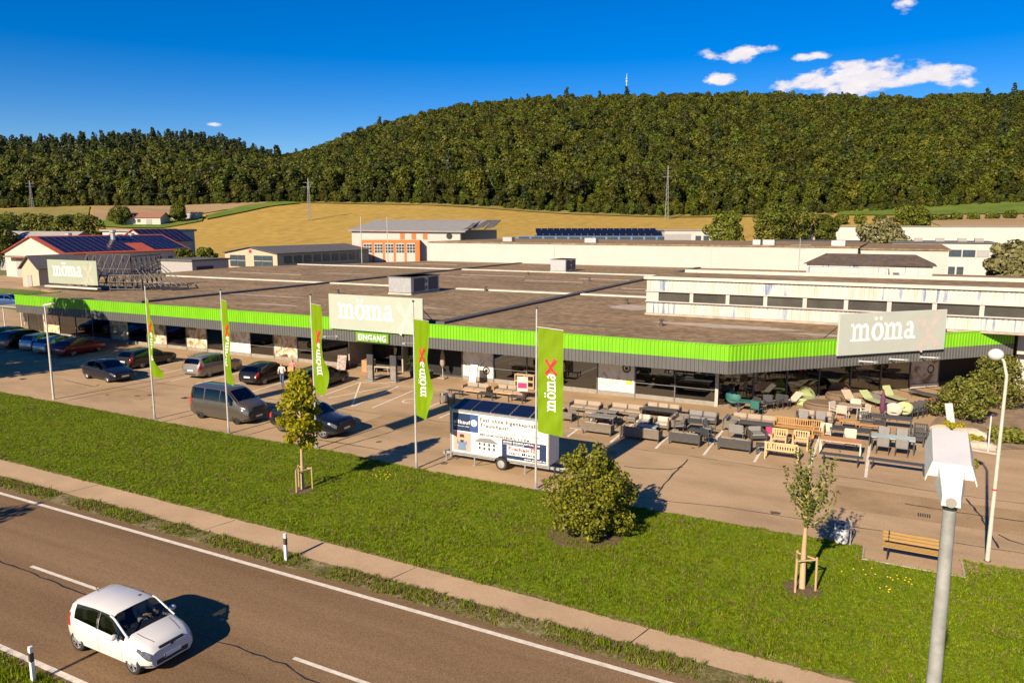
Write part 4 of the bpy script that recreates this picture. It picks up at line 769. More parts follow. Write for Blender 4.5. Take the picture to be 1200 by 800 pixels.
pan('house_picture_sky', X0 + 1.08, X0 + 2.62, .62, 1.45, mat('pic_sky', (.55, .62, .68), .5, var=.2).name, .004, ad); pan('house_picture_wall', X0 + 1.3, X0 + 2.45, .78, 1.22, 'pure_white', .010, ad)
mb = MB(); mb.v = [(X0 + 1.18, fy - .014, 1.2), (X0 + 2.55, fy - .014, 1.2), (X0 + 2.1, fy - .014, 1.42), (X0 + 1.5, fy - .014, 1.40)]; mb.f = [(0, 1, 2, 3)]; mb.build('house_picture_roof', mat('pic_roof', (.20, .19, .18), .6), ad)
for i in range(4):
    for j in range(2): pan('house_picture_window', X0 + 1.42 + i * .26, X0 + 1.54 + i * .26, .84 + j * .2, .98 + j * .2, 'dark_louvre', .014, ad)
pan('offer_field', X0 + 2.68, hw - .1, .60, 1.50, 'navy', .004, ad); pan('offer_card', X0 + 2.95, hw - .45, .78, 1.24, 'pure_white', .012, ad)
mat('print_red', (.55, .02, .02), .5)
text_part('Freiheit', .24, TX(X0 + 3.02, 1.02, .024), MATS['print_red'], ad, .010, width=1.1); text_part('!!', .34, TX(X0 + 4.2, 1.05, .026), MATS['print_red'], ad, .02); text_part('statt Miete', .20, TX(X0 + 3.02, .83, .024), MATS['print_black'], ad, .006, width=1.4)
text_part('OHNE EIGENKAPITAL INS', .11, TX(X0 + 2.75, 1.36), MATS['pure_white'], ad, .003, width=1.9); text_part('EIGENE ZUHAUSE', .08, TX(X0 + 2.75, 1.27, .02), MATS['pure_white'], ad, 0, width=1.1); text_part('www.allkauf.de', .11, TX(X0 + 3.85, .65), MATS['pure_white'], ad, .002, width=1.1)
# ------------------------------------------------------------------ cars
mat('tyre', (.016, .016, .017), .85, var=.2); mat('rim_silver', (.42, .42, .43), .3, metal=.75, var=.08); mat('rim_dark', (.035, .035, .04), .35, metal=.6); mat('trim_black', (.02, .02, .022), .5, var=.1)
mat('lamp_clear', (.10, .10, .105), .10, metal=.2, var=.6, scale=14, coat=1); mat('lamp_red', (.38, .012, .012), .12, var=.2, scale=8, coat=1); mat('plate', (.72, .72, .70), .5, var=.03); mat('seam', (.03, .03, .03), .8); mat('chrome', (.6, .6, .6), .15, metal=1, var=.03); mat('cabin', (.035, .033, .032), .9, var=.2)
glass('car_glass', (.06, .07, .07), .07); glass('car_glass_clear', (.42, .47, .47), .05)
def paint(name, col, rough=.32, metal=.25): return mat('paint_' + name, col, rough, metal=metal, var=.04, scale=1.2, coat=.55, spec=.25)
def smooth_curve(pts, L, n=240, k=9):
    x = np.linspace(0, L, n); y = np.interp(x, [p[0] for p in pts], [p[1] for p in pts]); yp = np.pad(y, k // 2, mode='edge'); y2 = np.convolve(yp, np.ones(k) / k, 'valid'); return lambda q: np.interp(q, x, y2)
RIMS = {}
def wheel_meshes(r, wdt, dark):
    key = (r, wdt, dark)
    if key in RIMS: return RIMS[key]
    M = Matrix.Rotation(R(90), 4, 'X'); t = MB(); t.lathe([(r * .62, -wdt / 2), (r * .90, -wdt / 2), (r, -wdt * .34), (r, wdt * .34), (r * .90, wdt / 2), (r * .62, wdt / 2), (r * .60, wdt * .2), (.02, wdt * .16)], 24, M); me = bpy.data.meshes.new('wheel'); me.from_pydata(t.v, [], t.f); me.materials.append(MATS['tyre'])
    q = MB(); rr = r * .66
    for k in range(5):      # five paired spokes, then the outer lip
        for s in (-.16, .16):
            a = 2 * math.pi * k / 5 + s; b = 2 * math.pi * k / 5 + s * .5; q.tube([(.05 * math.cos(b), 0, .05 * math.sin(b)), (rr * .96 * math.cos(a), .0, rr * .96 * math.sin(a))], [rr * .11, rr * .085], 5)
    q.lathe([(.001, .02), (rr * .22, .02), (rr * .2, -.03), (.01, -.03)], 10, M)
    pr = [(rr * .9, -.02), (rr * 1.02, -.02), (rr * 1.02, .02), (rr * .9, .02)]; n = 24
    for p in range(4):
        (r0, z0), (r1, z1) = pr[p], pr[(p + 1) % 4]
        for k in range(n):
            a0, a1 = 2 * math.pi * k / n, 2 * math.pi * (k + 1) / n; o = len(q.v); q.v += [(r0 * math.cos(a0), z0, r0 * math.sin(a0)), (r1 * math.cos(a0), z1, r1 * math.sin(a0)), (r1 * math.cos(a1), z1, r1 * math.sin(a1)), (r0 * math.cos(a1), z0, r0 * math.sin(a1))]; q.f.append((o, o + 1, o + 2, o + 3))
    rm = bpy.data.meshes.new('rim'); rm.from_pydata(q.v, [], q.f); rm.materials.append(MATS['rim_dark' if dark else 'rim_silver']); RIMS[key] = (me, rm); return RIMS[key]
def car(label, loc, rz, pnt, L, Wd, wb, fo, rw, top, belt, wins, ws, rwn, cat='car', gl='car_glass', dark_rim=False, clr=.17, tumble=.26, group=None, open_cab=False, roofbar=False, cladding=False, seats=False, plate_txt=None, name='parked_car', hl=None):
    """x runs from the nose (0) to the tail (L); the car points along local +X"""
    t = thing(name, label, cat, loc, rz, group); hw = Wd / 2; n = 52; ft = smooth_curve(top, L); fb_ = smooth_curve(belt, L, k=15)
    def plan(x): a = min(x, L - x); return hw * (.80 + .20 * min(1, max(0, a / .5)) ** .5) if a < .5 else hw
    def z0(x): a = min(x, L - x); return clr + .10 * max(0, 1 - a / .5)
    def sec(x):
        w = plan(x); zt = float(ft(x)); zb_ = min(float(fb_(x)), zt - .035); b = z0(x); gh = zt - zb_; wr = .955 * w - tumble * gh - .03
        p6 = (.965 * w, zb_); p8 = (wr, zt - min(.075, .4 * gh)); p7 = ((p6[0] + p8[0]) / 2 + .02 * min(1, gh * 3), (p6[1] + p8[1]) / 2)
        return [(0, b), (.84 * w, b), (.955 * w, b + .09), (.99 * w, b + .33 * (zb_ - b)), (1.0 * w, b + .62 * (zb_ - b)), (.99 * w, zb_ - .05), p6, p7, p8, (max(wr - .13, .25), zt - min(.014, .1 * gh)), (.001, zt)]
    xs = np.unique(np.round(np.concatenate([np.linspace(0, .5, 9), np.linspace(.5, L - .5, n), np.linspace(L - .5, L, 9), [q for p in list(wins) + [ws, rwn] for q in p] if open_cab else []]), 4)); V = []; F = []; m_ = 11
    for x in xs:
        s = sec(x); k = 1 if .02 < x < L - .02 else .97
        V += [(L / 2 - x, -y * k, zz) for y, zz in s] + [(L / 2 - x, y * k, zz) for y, zz in s[::-1][1:-1]]
    per = 2 * m_ - 2
    for i in range(len(xs) - 1):
        for k in range(per): F.append((i * per + k, (i + 1) * per + k, (i + 1) * per + (k + 1) % per, i * per + (k + 1) % per))
    F.append(tuple(range(per))); F.append(tuple(range((len(xs) - 1) * per, len(xs) * per))[::-1])
    bm_ = bpy.data.meshes.new('body'); bm_.from_pydata(V, [], F); bm_.update(); b2 = bmesh.new(); b2.from_mesh(bm_); bmesh.ops.recalc_face_normals(b2, faces=b2.faces); b2.to_mesh(bm_); b2.free()
    body = link('body', bm_, pnt, t); cut = MB(); wx = (L / 2 - fo, L / 2 - fo - wb)
    for x in wx:
        for s in (-1, 1): cut.lathe([(rw * 1.13, -.22), (rw * 1.13, .22)], 28, Matrix.Translation((x, s * (hw - .12), rw)) @ Matrix.Rotation(R(90), 4, 'X'))
    co = cut.build('cut', MATS['trim_black']); md = body.modifiers.new('b', 'BOOLEAN'); md.object = co; md.operation = 'DIFFERENCE'; md.solver = 'EXACT'
    dg = bpy.context.evaluated_depsgraph_get(); nm = bpy.data.meshes.new_from_object(body.evaluated_get(dg)); body.modifiers.clear(); body.data = nm; bpy.data.objects.remove(co)
    nm.materials.clear(); nm.materials.append(pnt); nm.materials.append(MATS['trim_black']); mi = np.zeros(len(nm.polygons), np.int32)
    for p in nm.polygons:
        c = p.center
        if abs(c.y) < hw - .30 and False: mi[p.index] = 1
        for x in wx:
            if (c.x - x) ** 2 + (c.z - rw) ** 2 < (rw * 1.125) ** 2 and abs(c.y) > hw - .36 and abs(p.normal.y) < .9 and abs(c.y) < hw + .01: mi[p.index] = 1
            if (c.x - x) ** 2 + (c.z - rw) ** 2 < (rw * 1.12) ** 2 and abs(c.y) < hw - .3: mi[p.index] = 1
        if c.z < clr + .012 + .1 * 0: mi[p.index] = 1
        if cladding and c.z < clr + .22: mi[p.index] = 1
    nm.polygons.foreach_set('material_index', mi)
    if open_cab:      # real window openings so that the cabin shows
        bb = bmesh.new(); bb.from_mesh(nm); kill = []
        for f in bb.faces:
            c = f.calc_center_median(); x = L / 2 - c.x; ss = sec(min(max(x, 0), L))
            if any(a < x < b for a, b in wins) and ss[6][1] < c.z < ss[8][1] and abs(c.y) > ss[8][0] - .02: kill.append(f)
            elif any(a < x < b for a, b in (ws, rwn)) and c.z > ss[8][1] - .02 and abs(c.y) < ss[8][0]: kill.append(f)
        bmesh.ops.delete(bb, geom=kill, context='FACES'); bb.to_mesh(nm); bb.free()
    nm.shade_smooth()
    try: nm.set_sharp_from_angle(angle=R(33))
    except Exception: pass
    def yside(x, zz):
        s = sec(x); P = s[6:9]; return float(np.interp(zz, [p[1] for p in P], [p[0] for p in P]))
    def side_win(xa, xb, lo=.05, hi=.10, nm_='side_window'):
        for sg in (-1, 1):
            mb = MB(); k = 0
            for x in np.linspace(xa, xb, 12):
                zb_ = min(float(fb_(x)), float(ft(x)) - .035) + lo; zt = float(ft(x)) - hi
                if zt < zb_ + .02: zt = zb_ + .02
                for zz in (zb_, (zb_ + zt) / 2, zt): mb.v.append((L / 2 - x, sg * (yside(x, zz) + .007), zz + .002))
                k += 1
            for i in range(k - 1):
                for j in range(2): f = (3 * i + j, 3 * i + 3 + j, 3 * i + 4 + j, 3 * i + 1 + j); mb.f.append(f if sg < 0 else f[::-1])
            mb.build(nm_, MATS[gl], t, True)
    for a, b in wins: side_win(a, b, *((.0, .07) if open_cab else (.05, .10)))
    def top_win(xa, xb, nm_, inset=.10):
        mb = MB(); N_ = 10; K = 9
        for x in np.linspace(xa, xb, N_):
            s = sec(x); zt = s[10][1]; wr = s[8][0]; sl = (float(ft(x + .03)) - float(ft(x - .03))) / .06; nn = Vector((sl, 0, 1)).normalized()
            for j in range(K):
                q = -1 + 2 * j / (K - 1); y = q * (wr - inset * .3); a = abs(y); zz = float(np.interp(a, [0, s[9][0], s[8][0], s[8][0] + .3], [zt, s[9][1], s[8][1], s[8][1] - .3])); mb.v.append((L / 2 - x + nn.x * .009, y, zz + nn.z * .009))
        for i in range(N_ - 1):
            for j in range(K - 1): mb.f.append((i * K + j, i * K + j + 1, (i + 1) * K + j + 1, (i + 1) * K + j))
        return mb.build(nm_, MATS[gl], t, True)
    top_win(ws[0], ws[1], 'windshield', 0 if open_cab else .10); top_win(rwn[0], rwn[1], 'rear_window', 0 if open_cab else .10)
    if open_cab:
        for s in (-1, 1):
            MB().tube([(L / 2 - x, s * (sec(x)[8][0] + .004), sec(x)[8][1] + .006) for x in np.linspace(ws[0] - .02, ws[1] + .1, 9)], .032, 8).build('window_pillar', pnt, t, True)
            MB().tube([(L / 2 - wins[0][1] - .04, s * (yside(wins[0][1] + .04, z_) + .006), z_) for z_ in np.linspace(float(fb_(2.05)), float(ft(2.05)) - .07, 4)], .028, 6).build('window_pillar', MATS['trim_black'], t)
            MB().rbox((L / 2 - ws[0] - .30, s * (yside(ws[0] + .30, float(fb_(ws[0] + .3)) + .05) + .01), float(fb_(ws[0] + .3)) + .05), (.34, .02, .10), .01).build('mirror_base', MATS['trim_black'], t)
    tm, rm = wheel_meshes(rw, .21, dark_rim)
    for x in wx:
        for s in (-1, 1):
            w_ = link('wheel', tm, None, t); w_.location = (x, s * (hw - .125), rw); w_.rotation_euler = (0, 0, 0 if s < 0 else math.pi); r_ = link('rim', rm, None, w_); r_.location = (0, -.088, 0)
            for p in tm.polygons: p.use_smooth = True
    hz = hl or float(ft(.25)) - .14; 
    def surf(nm_, x0, x1, t0, t1, sg, m, e=.006, nx=8, nt_=7, cut=0):
        mb = MB()
        for i in range(nx + 1):
            x = x0 + (x1 - x0) * i / nx; ss = sec(x); f = i / nx
            for j in range(nt_ + 1):
                q = t0 + (t1 - t0) * j / nt_; q = q if not cut else t0 + (t1 - t0) * (j / nt_ * (1 - cut * f) + cut * f * .5); a = int(min(q, 9.99)); b = q - a; y = ss[a][0] * (1 - b) + ss[a + 1][0] * b; zz = ss[a][1] * (1 - b) + ss[a + 1][1] * b
                mb.v.append((L / 2 - x + (e * 2 if x < .1 else (-e * 2 if x > L - .1 else 0)), sg * (y + e), zz + e * .7))
        w = nt_ + 1; mb.f = [(i * w + j, i * w + j + 1, (i + 1) * w + j + 1, (i + 1) * w + j) for i in range(nx) for j in range(nt_)]
        return mb.build(nm_, MATS[m], t, True)
    for s in (-1, 1):
        surf('headlight', .015, .015 + min(.50, fo * .62), 4.3, 7.6, s, 'lamp_clear', cut=.55); surf('taillight', L - .30, L - .012, 4.0, 6.6, s, 'lamp_red', cut=0)
        surf('bumper_trim', .01, .30, 1.6, 2.5, s, 'trim_black')
        xm = ws[0] + .32; MB().ball((L / 2 - xm, s * (hw + .10), float(fb_(xm)) + .09), (.075, .12, .085), 10, 7).build('mirror', pnt, t, True)
        for a, b in wins[:2]:
            xx = b - .18; MB().rbox((L / 2 - xx, s * (plan(xx) * 1.0 + .004), float(fb_(xx)) - .13), (.19, .03, .035), .01).build('door_handle', pnt, t)
    MB().rbox((L / 2 - .045, 0, hz - .02), (.07, hw * .95, .09), .02).build('grille', MATS['trim_black'], t); MB().rbox((L / 2 - .022, 0, clr + .20), (.06, hw * 1.25, .17), .03).build('lower_intake', MATS['trim_black'], t)
    p1 = MB().box((L / 2 + .014, 0, clr + .29), (.015, .52, .11)).build('number_plate', MATS['plate'], t); p2 = MB().box((-L / 2 - .004, 0, clr + .48), (.015, .52, .11)).build('number_plate', MATS['plate'], t)
    MB().box((L / 2 + .0225, -.24, clr + .29), (.004, .04, .11)).build('plate_band', MATS['blue'], p1)
    MB().rbox((-L / 2 + .02, 0, clr + .2), (.06, hw * 1.2, .14), .03).build('rear_bumper_trim', MATS['trim_black'], t)
    for s in (-1, 1):
        xs_ = [wins[0][0] + .12] + [b for a, b in wins[:2]]; mb = MB()
        for x in xs_[:3]:
            pts_ = []
            for zz in np.linspace(clr + .12, float(fb_(x)) - .02, 6): ss = sec(x); pts_.append((L / 2 - x, s * (float(np.interp(zz, [p[1] for p in ss[1:7]], [p[0] for p in ss[1:7]])) + .0015), zz))
            for i in range(5): o = len(mb.v); a, b = pts_[i], pts_[i + 1]; mb.v += [(a[0] - .005, a[1], a[2]), (a[0] + .005, a[1], a[2]), (b[0] + .005, b[1], b[2]), (b[0] - .005, b[1], b[2])]; mb.f.append((o, o + 1, o + 2, o + 3))
        mb.build('door_seam', MATS['seam'], t)
    for s in (-1, 1):      # bonnet crease lines
        mb = MB(); pts_ = [(L / 2 - x, s * plan(x) * (.50 + .12 * x / max(ws[0], .1)), float(ft(x)) + .004) for x in np.linspace(.18, ws[0] - .06, 8)]
        for i in range(7): o = len(mb.v); a, b = pts_[i], pts_[i + 1]; mb.v += [(a[0], a[1] - .006, a[2]), (a[0], a[1] + .006, a[2]), (b[0], b[1] + .006, b[2]), (b[0], b[1] - .006, b[2])]; mb.f.append((o, o + 1, o + 2, o + 3))
        mb.build('bonnet_crease', MATS['seam'], t)
    if roofbar:
        for s in (-1, 1): xr0, xr1 = ws[1] + .25, rwn[0] - .2; MB().tube([(L / 2 - x, s * (sec(x)[8][0] - .06), float(ft(x)) + .03) for x in np.linspace(xr0, xr1, 6)], .018, 6).build('roof_rail', MATS['chrome'], t)
    MB().tube([(L / 2 - rwn[0] + .25, 0, float(ft(rwn[0] - .25))), (L / 2 - rwn[0] + .12, 0, float(ft(rwn[0] - .25)) + .12)], .01, 5).build('antenna', MATS['trim_black'], t)
    wp = MB()
    for s in (-.35, .25): wp.tube([(L / 2 - ws[0] - .02, s, float(ft(ws[0])) + .02), (L / 2 - ws[0] - .22, s + .35, float(ft(ws[0] + .22)) + .022)], .008, 4)
    wp.build('wiper', MATS['trim_black'], t); return t
# profile kits: (x, z) along the roof line and along the waist line
K_MINI = dict(L=3.60, Wd=1.64, wb=2.42, fo=.62, rw=.305, tumble=.20, top=[(0, .66), (.04, .78), (.2, .88), (.68, .99), (.80, 1.03), (1.45, 1.42), (1.7, 1.475), (2.3, 1.49), (3.05, 1.455), (3.36, 1.40), (3.52, 1.02), (3.585, .80), (3.6, .6)], belt=[(0, .58), (.3, .74), (.9, .90), (2.2, .96), (3.3, 1.02), (3.6, .9)], wins=[(.90, 2.02), (2.10, 3.08)], ws=(.82, 1.50), rwn=(3.36, 3.51))
K_HATCH = dict(L=4.42, Wd=1.82, wb=2.68, fo=.92, rw=.325, top=[(0, .58), (.06, .70), (.3, .80), (1.05, .97), (1.2, 1.0), (1.95, 1.40), (2.3, 1.475), (2.9, 1.475), (3.6, 1.38), (3.85, 1.32), (4.22, .98), (4.36, .86), (4.42, .6)], belt=[(0, .55), (.35, .72), (1.2, .90), (3.2, .98), (4.1, 1.02), (4.42, .85)], wins=[(1.45, 2.48), (2.54, 3.42)], ws=(1.22, 2.02), rwn=(3.84, 4.18))
K_WAGON = dict(L=4.72, Wd=1.82, wb=2.70, fo=.92, rw=.33, top=[(0, .58), (.06, .70), (.3, .80), (1.1, .96), (1.25, 1.0), (2.0, 1.40), (2.35, 1.475), (3.2, 1.48), (4.1, 1.43), (4.3, 1.38), (4.58, 1.0), (4.68, .85), (4.72, .6)], belt=[(0, .55), (.35, .72), (1.25, .90), (3.4, .97), (4.5, 1.0), (4.72, .85)], wins=[(1.5, 2.5), (2.56, 3.45), (3.52, 4.2)], ws=(1.27, 2.06), rwn=(4.28, 4.56))
K_MPV = dict(L=4.68, Wd=1.86, wb=2.76, fo=.93, rw=.335, top=[(0, .62), (.06, .76), (.3, .90), (.95, 1.05), (1.05, 1.09), (1.9, 1.56), (2.3, 1.645), (3.3, 1.66), (4.2, 1.58), (4.36, 1.52), (4.58, 1.08), (4.66, .9), (4.68, .6)], belt=[(0, .6), (.35, .80), (1.1, .98), (3.3, 1.06), (4.5, 1.08), (4.68, .9)], wins=[(1.35, 2.42), (2.48, 3.4), (3.46, 4.2)], ws=(1.07, 1.96), rwn=(4.35, 4.55))
K_SUV = dict(L=4.85, Wd=1.96, wb=2.95, fo=.88, rw=.38, clr=.22, top=[(0, .72), (.06, .86), (.3, 1.0), (1.2, 1.14), (1.35, 1.17), (2.05, 1.58), (2.45, 1.675), (3.0, 1.67), (3.7, 1.54), (4.45, 1.22), (4.72, 1.14), (4.8, .95), (4.85, .7)], belt=[(0, .7), (.4, .9), (1.3, 1.05), (3.4, 1.15), (4.4, 1.17), (4.85, .9)], wins=[(1.6, 2.62), (2.68, 3.55)], ws=(1.37, 2.1), rwn=(3.75, 4.42))
K_VAN = dict(L=4.90, Wd=1.90, wb=3.0, fo=.90, rw=.345, tumble=.16, top=[(0, .82), (.04, .98), (.16, 1.10), (.74, 1.26), (.86, 1.31), (1.58, 1.84), (1.85, 1.94), (2.6, 1.965), (4.5, 1.95), (4.74, 1.90), (4.84, 1.4), (4.89, 1.0), (4.9, .7)], belt=[(0, .66), (.35, .92), (1.0, 1.12), (2.0, 1.16), (4.7, 1.16), (4.9, 1.1)], wins=[(1.12, 2.15), (2.22, 3.45), (3.55, 4.62)], ws=(.88, 1.62), rwn=(4.74, 4.83))
P_WHITE = paint('white', (.56, .555, .54), .3, 0); P_BLACK = paint('black', (.010, .010, .012)); P_BLUEBLK = paint('midnight', (.006, .009, .020)); P_GREY = paint('van_grey', (.10, .088, .075), .3, .45); P_SIL = paint('silver', (.40, .42, .45), .3, .6); P_RED = paint('dark_red', (.17, .012, .014)); P_TAUPE = paint('taupe', (.26, .235, .205), .3, .5); P_BLUE = paint('blue', (.03, .07, .18)); P_GRN = paint('dark_grey', (.020, .022, .022))
wc = car('small white hatchback driving on the road in the foreground', (-18.02, 12.40, .015), R(-1.2), P_WHITE, gl='car_glass_clear', name='white_car', open_cab=True, dark_rim=False, **K_MINI)
wc.scale = (.955, .955, .955)
# cabin of the white car: seats, dash, steering wheel; the driver is a separate thing
for x, y in ((-.10, .36), (-.10, -.36), (-.95, .34), (-.95, -.34)):
    mb = MB(); mb.rbox((x, y, .55), (.5, .46, .18), .05); mb.rbox((x - .26, y, .86), (.14, .44, .58), .05); mb.rbox((x - .29, y, 1.2), (.09, .24, .16), .04); mb.build('seat', MATS['cabin'], wc)
MB().rbox((.62, 0, .82), (.42, 1.28, .16), .05).build('dashboard', MATS['cabin'], wc); MB().rbox((-.1, 0, .34), (2.5, 1.35, .08), .03).build('cabin_floor', MATS['cabin'], wc)
sw = MB(); sw.tube([(.36 + .06 * math.sin(t), .36 + .17 * math.cos(t), .88 + .16 * math.sin(t)) for t in np.linspace(0, 6.28, 15)], .014, 5, False); sw.build('steering_wheel', MATS['trim_black'], wc)
em = MB(); em.lathe([(.055, 0), (.055, .012)], 12, Matrix.Translation((1.79, 0, .72)) @ Matrix.Rotation(R(75), 4, 'Y')); em.build('round_emblem', MATS['trim_black'], wc); MB().tube([(1.77, -.36, .66), (1.79, -.1, .64), (1.79, .1, .64), (1.77, .36, .66)], .012, 5).build('chrome_strip', MATS['chrome'], wc)
car('grey van with black windows parked behind the green flag', (-35.2, 31.72, .01), R(-1), P_GREY, cat='van', dark_rim=True, group='parked cars', name='parked_van', **K_VAN)
car('dark blue black coupe style off roader parked behind the young tree', (-28.78, 31.75, .01), 0, P_BLUEBLK, dark_rim=False, group='parked cars', cladding=True, **K_SUV)
car('taupe grey people carrier parked with its tail to the camera', (-47.0, 41.05, .01), R(95), P_TAUPE, group='parked cars', roofbar=True, **K_MPV)
car('dark estate car parked left of the taupe people carrier', (-54.75, 41.15, .01), R(94), P_GRN, group='parked cars', roofbar=True, **K_WAGON)
car('dark navy hatchback driving through the lot toward the right', (-52.35, 36.0, .01), R(-5), P_BLUEBLK, group='parked cars', name='moving_car', **K_HATCH)
car('black hatchback with round red lights beside the two walking people', (-41.3, 41.0, .01), R(95), P_BLACK, group='parked cars', **K_HATCH)
car('black estate car half hidden by a green flag near the entrance', (-36.55, 41.45, .01), R(95), P_BLACK, group='parked cars', **K_WAGON)
car('dark red hatchback in the tree shade at the left', (-65.1, 42.2, .01), R(98), P_RED, group='parked cars', **K_HATCH)
car('silver hatchback directly left of the red car', (-68.0, 42.3, .01), R(98), P_SIL, group='parked cars', **K_HATCH)
car('silver estate car second to the left of the red car', (-70.8, 42.9, .01), R(98), P_SIL, group='parked cars', **K_WAGON)
car('black people carrier in deep shade beside the silver estate', (-73.7, 42.6, .01), R(98), P_BLACK, group='parked cars', **K_MPV)
car('dark car at the left edge beyond the black people carrier', (-76.8, 43.2, .01), R(98), P_GRN, group='parked cars', **K_MPV)
car('blue car standing beyond the left end of the store', (-112, 63, .01), R(20), P_BLUE, group='cars far behind the store', **K_MPV)

# ------------------------------------------------------------------ people
mat('skin', (.50, .30, .20), .6, var=.1, scale=10); mat('hair_brown', (.05, .03, .018), .8, var=.3, scale=30); mat('jeans', (.07, .10, .17), .85, var=.2, scale=9); mat('trousers_dark', (.02, .02, .025), .85); mat('shirt_white', (.62, .56, .52), .85, var=.12, scale=8); mat('shirt_pink', (.60, .22, .22), .85, var=.15, scale=9); mat('shoe', (.03, .028, .026), .7); mat('cardboard', (.48, .28, .11), .85, var=.12, scale=5)
def skin_mesh(verts, edges, radii, root=0, lv=2):
    me = bpy.data.meshes.new('b'); me.from_pydata(verts, edges, []); o = bpy.data.objects.new('b', me); COL.objects.link(o)
    md = o.modifiers.new('s', 'SKIN'); md.use_smooth_shade = True
    for i, r in enumerate(radii): sv = me.skin_vertices[0].data[i]; sv.radius = (r, r) if not isinstance(r, tuple) else r; sv.use_root = i == root
    ms = o.modifiers.new('u', 'SUBSURF'); ms.levels = lv; ms.render_levels = lv
    dg = bpy.context.evaluated_depsgraph_get(); r_ = bpy.data.meshes.new_from_object(o.evaluated_get(dg)); bpy.data.objects.remove(o); return r_
def person(label, loc, rz, top, legs, stride=.28, elbows=None, seated=False, group=None):
    """body is one skin; faces +X"""
    t = thing('person', label, 'person', loc, rz, group); dz = 0 if not seated else -.0
    if seated: J = dict(pel=(0, 0, .62), hl=(0, .09, .60), kl=(.42, .10, .68), al=(.60, .10, .30), tl=(.76, .10, .28), hr=(0, -.09, .60), kr=(.42, -.10, .68), ar=(.60, -.10, .30), tr=(.76, -.10, .28), ch=(-.10, 0, 1.02), nk=(-.10, 0, 1.16), hd=(-.07, 0, 1.28), ht=(-.07, 0, 1.38), sl=(-.10, .19, 1.08), sr=(-.10, -.19, 1.08), el=(.10, .26, .88), er=(.10, -.26, .88), wl=(.34, .12, .96), wr=(.34, -.12, .96))
    else:
        s = stride; J = dict(pel=(0, 0, .95), hl=(0, .09, .92), kl=(.16 * s / .28, .09, .50), al=(s, .09, .09), tl=(s + .19, .09, .03), hr=(0, -.09, .92), kr=(.02, -.09, .50), ar=(-s, -.09, .13), tr=(-s + .17, -.09, .03), ch=(.02, 0, 1.32), nk=(.02, 0, 1.47), hd=(.05, 0, 1.60), ht=(.05, 0, 1.70), sl=(.02, .18, 1.41), sr=(.02, -.18, 1.41), el=(.05, .25, 1.14), er=(.05, -.25, 1.14), wl=(.30, .17, 1.08), wr=(.30, -.17, 1.08))
    names = list(J); V = [J[k] for k in names]; ix_ = {k: i for i, k in enumerate(names)}; E = [(ix_[a], ix_[b]) for a, b in (('pel', 'hl'), ('hl', 'kl'), ('kl', 'al'), ('al', 'tl'), ('pel', 'hr'), ('hr', 'kr'), ('kr', 'ar'), ('ar', 'tr'), ('pel', 'ch'), ('ch', 'nk'), ('nk', 'hd'), ('hd', 'ht'), ('ch', 'sl'), ('sl', 'el'), ('el', 'wl'), ('ch', 'sr'), ('sr', 'er'), ('er', 'wr'))]
    rad = {'pel': (.15, .12), 'hl': .09, 'kl': .062, 'al': .045, 'tl': .035, 'hr': .09, 'kr': .062, 'ar': .045, 'tr': .035, 'ch': (.15, .11), 'nk': .058, 'hd': .095, 'ht': .07, 'sl': .062, 'el': .045, 'wl': .032, 'sr': .062, 'er': .045, 'wr': .032}; RR = [rad[k] for k in names]
    for sd in ('l', 'r'):      # palm and five fingers curled round what is held
        w = Vector(J['w' + sd]); sg = 1 if sd == 'l' else -1; pi = len(V); V.append(tuple(w + Vector((.07, -.01 * sg, 0)))); RR.append(.034); E.append((ix_['w' + sd], pi))
        for k, (dy, ln) in enumerate(((.03, .07), (.012, .085), (-.008, .08), (-.028, .062))):
            a = len(V); V.append(tuple(w + Vector((.115, dy * sg, -.005)))); RR.append(.0095); V.append(tuple(w + Vector((.115 + ln * .5, dy * sg - .02 * sg, -.045)))); RR.append(.0085); E += [(pi, a), (a, a + 1)]
        a = len(V); V.append(tuple(w + Vector((.08, -.05 * sg, .02)))); RR.append(.011); V.append(tuple(w + Vector((.12, -.065 * sg, .0)))); RR.append(.009); E += [(pi, a), (a, a + 1)]
    me = skin_mesh(V, E, RR); me.materials.clear()
    for m_ in (MATS['skin'], top, legs, MATS['shoe'], MATS['hair_brown']): me.materials.append(m_)
    hx, hy, hzz = J['hd']; zp = J['pel'][2]; cz = J['nk'][2]
    for p in me.polygons:
        c = p.center; k = 1
        if c.z > cz - .03 and abs(c.y) < .14: k = 0 if not (c.z > hzz + .055 or (c.x < hx - .03 and c.z > hzz - .08)) else 4
        elif Vector((c.x, 0, c.z)).length and (Vector(c) - Vector(J['wl'])).length < .17 or (Vector(c) - Vector(J['wr'])).length < .17: k = 0
        elif c.z < zp + .03 or (seated and c.x > .12 and c.z < .8): k = 2
        if (not seated and c.z < .10) or (seated and c.x > .5 and c.z < .36): k = 3
        p.material_index = k
    b = link('body', me, None, t, True)
    fc = MB(); fc.ball((hx + .098, hy, hzz - .005), (.022, .016, .024), 8, 6); fc.build('nose', MATS['skin'], t, True)
    for s in (-1, 1): MB().ball((hx + .078, hy + .036 * s, hzz + .025), (.016, .016, .012), 8, 6).build('eye', MATS['shoe'], t, True); MB().ball((hx, hy + .092 * s, hzz), (.03, .014, .035), 8, 6).build('ear', MATS['skin'], t, True)
    MB().box((hx + .09, hy, hzz - .055), (.012, .05, .01)).build('mouth', mat('lip', (.35, .12, .1), .6), t); return t
person('person in light top and jeans walking toward the camera carrying something', (-38.75, 39.85, .01), R(-60), MATS['shirt_white'], MATS['jeans'], .26)
person('person in pink shirt and dark trousers walking with a cardboard box', (-39.15, 41.35, .01), R(-65), MATS['shirt_pink'], MATS['trousers_dark'], .2)
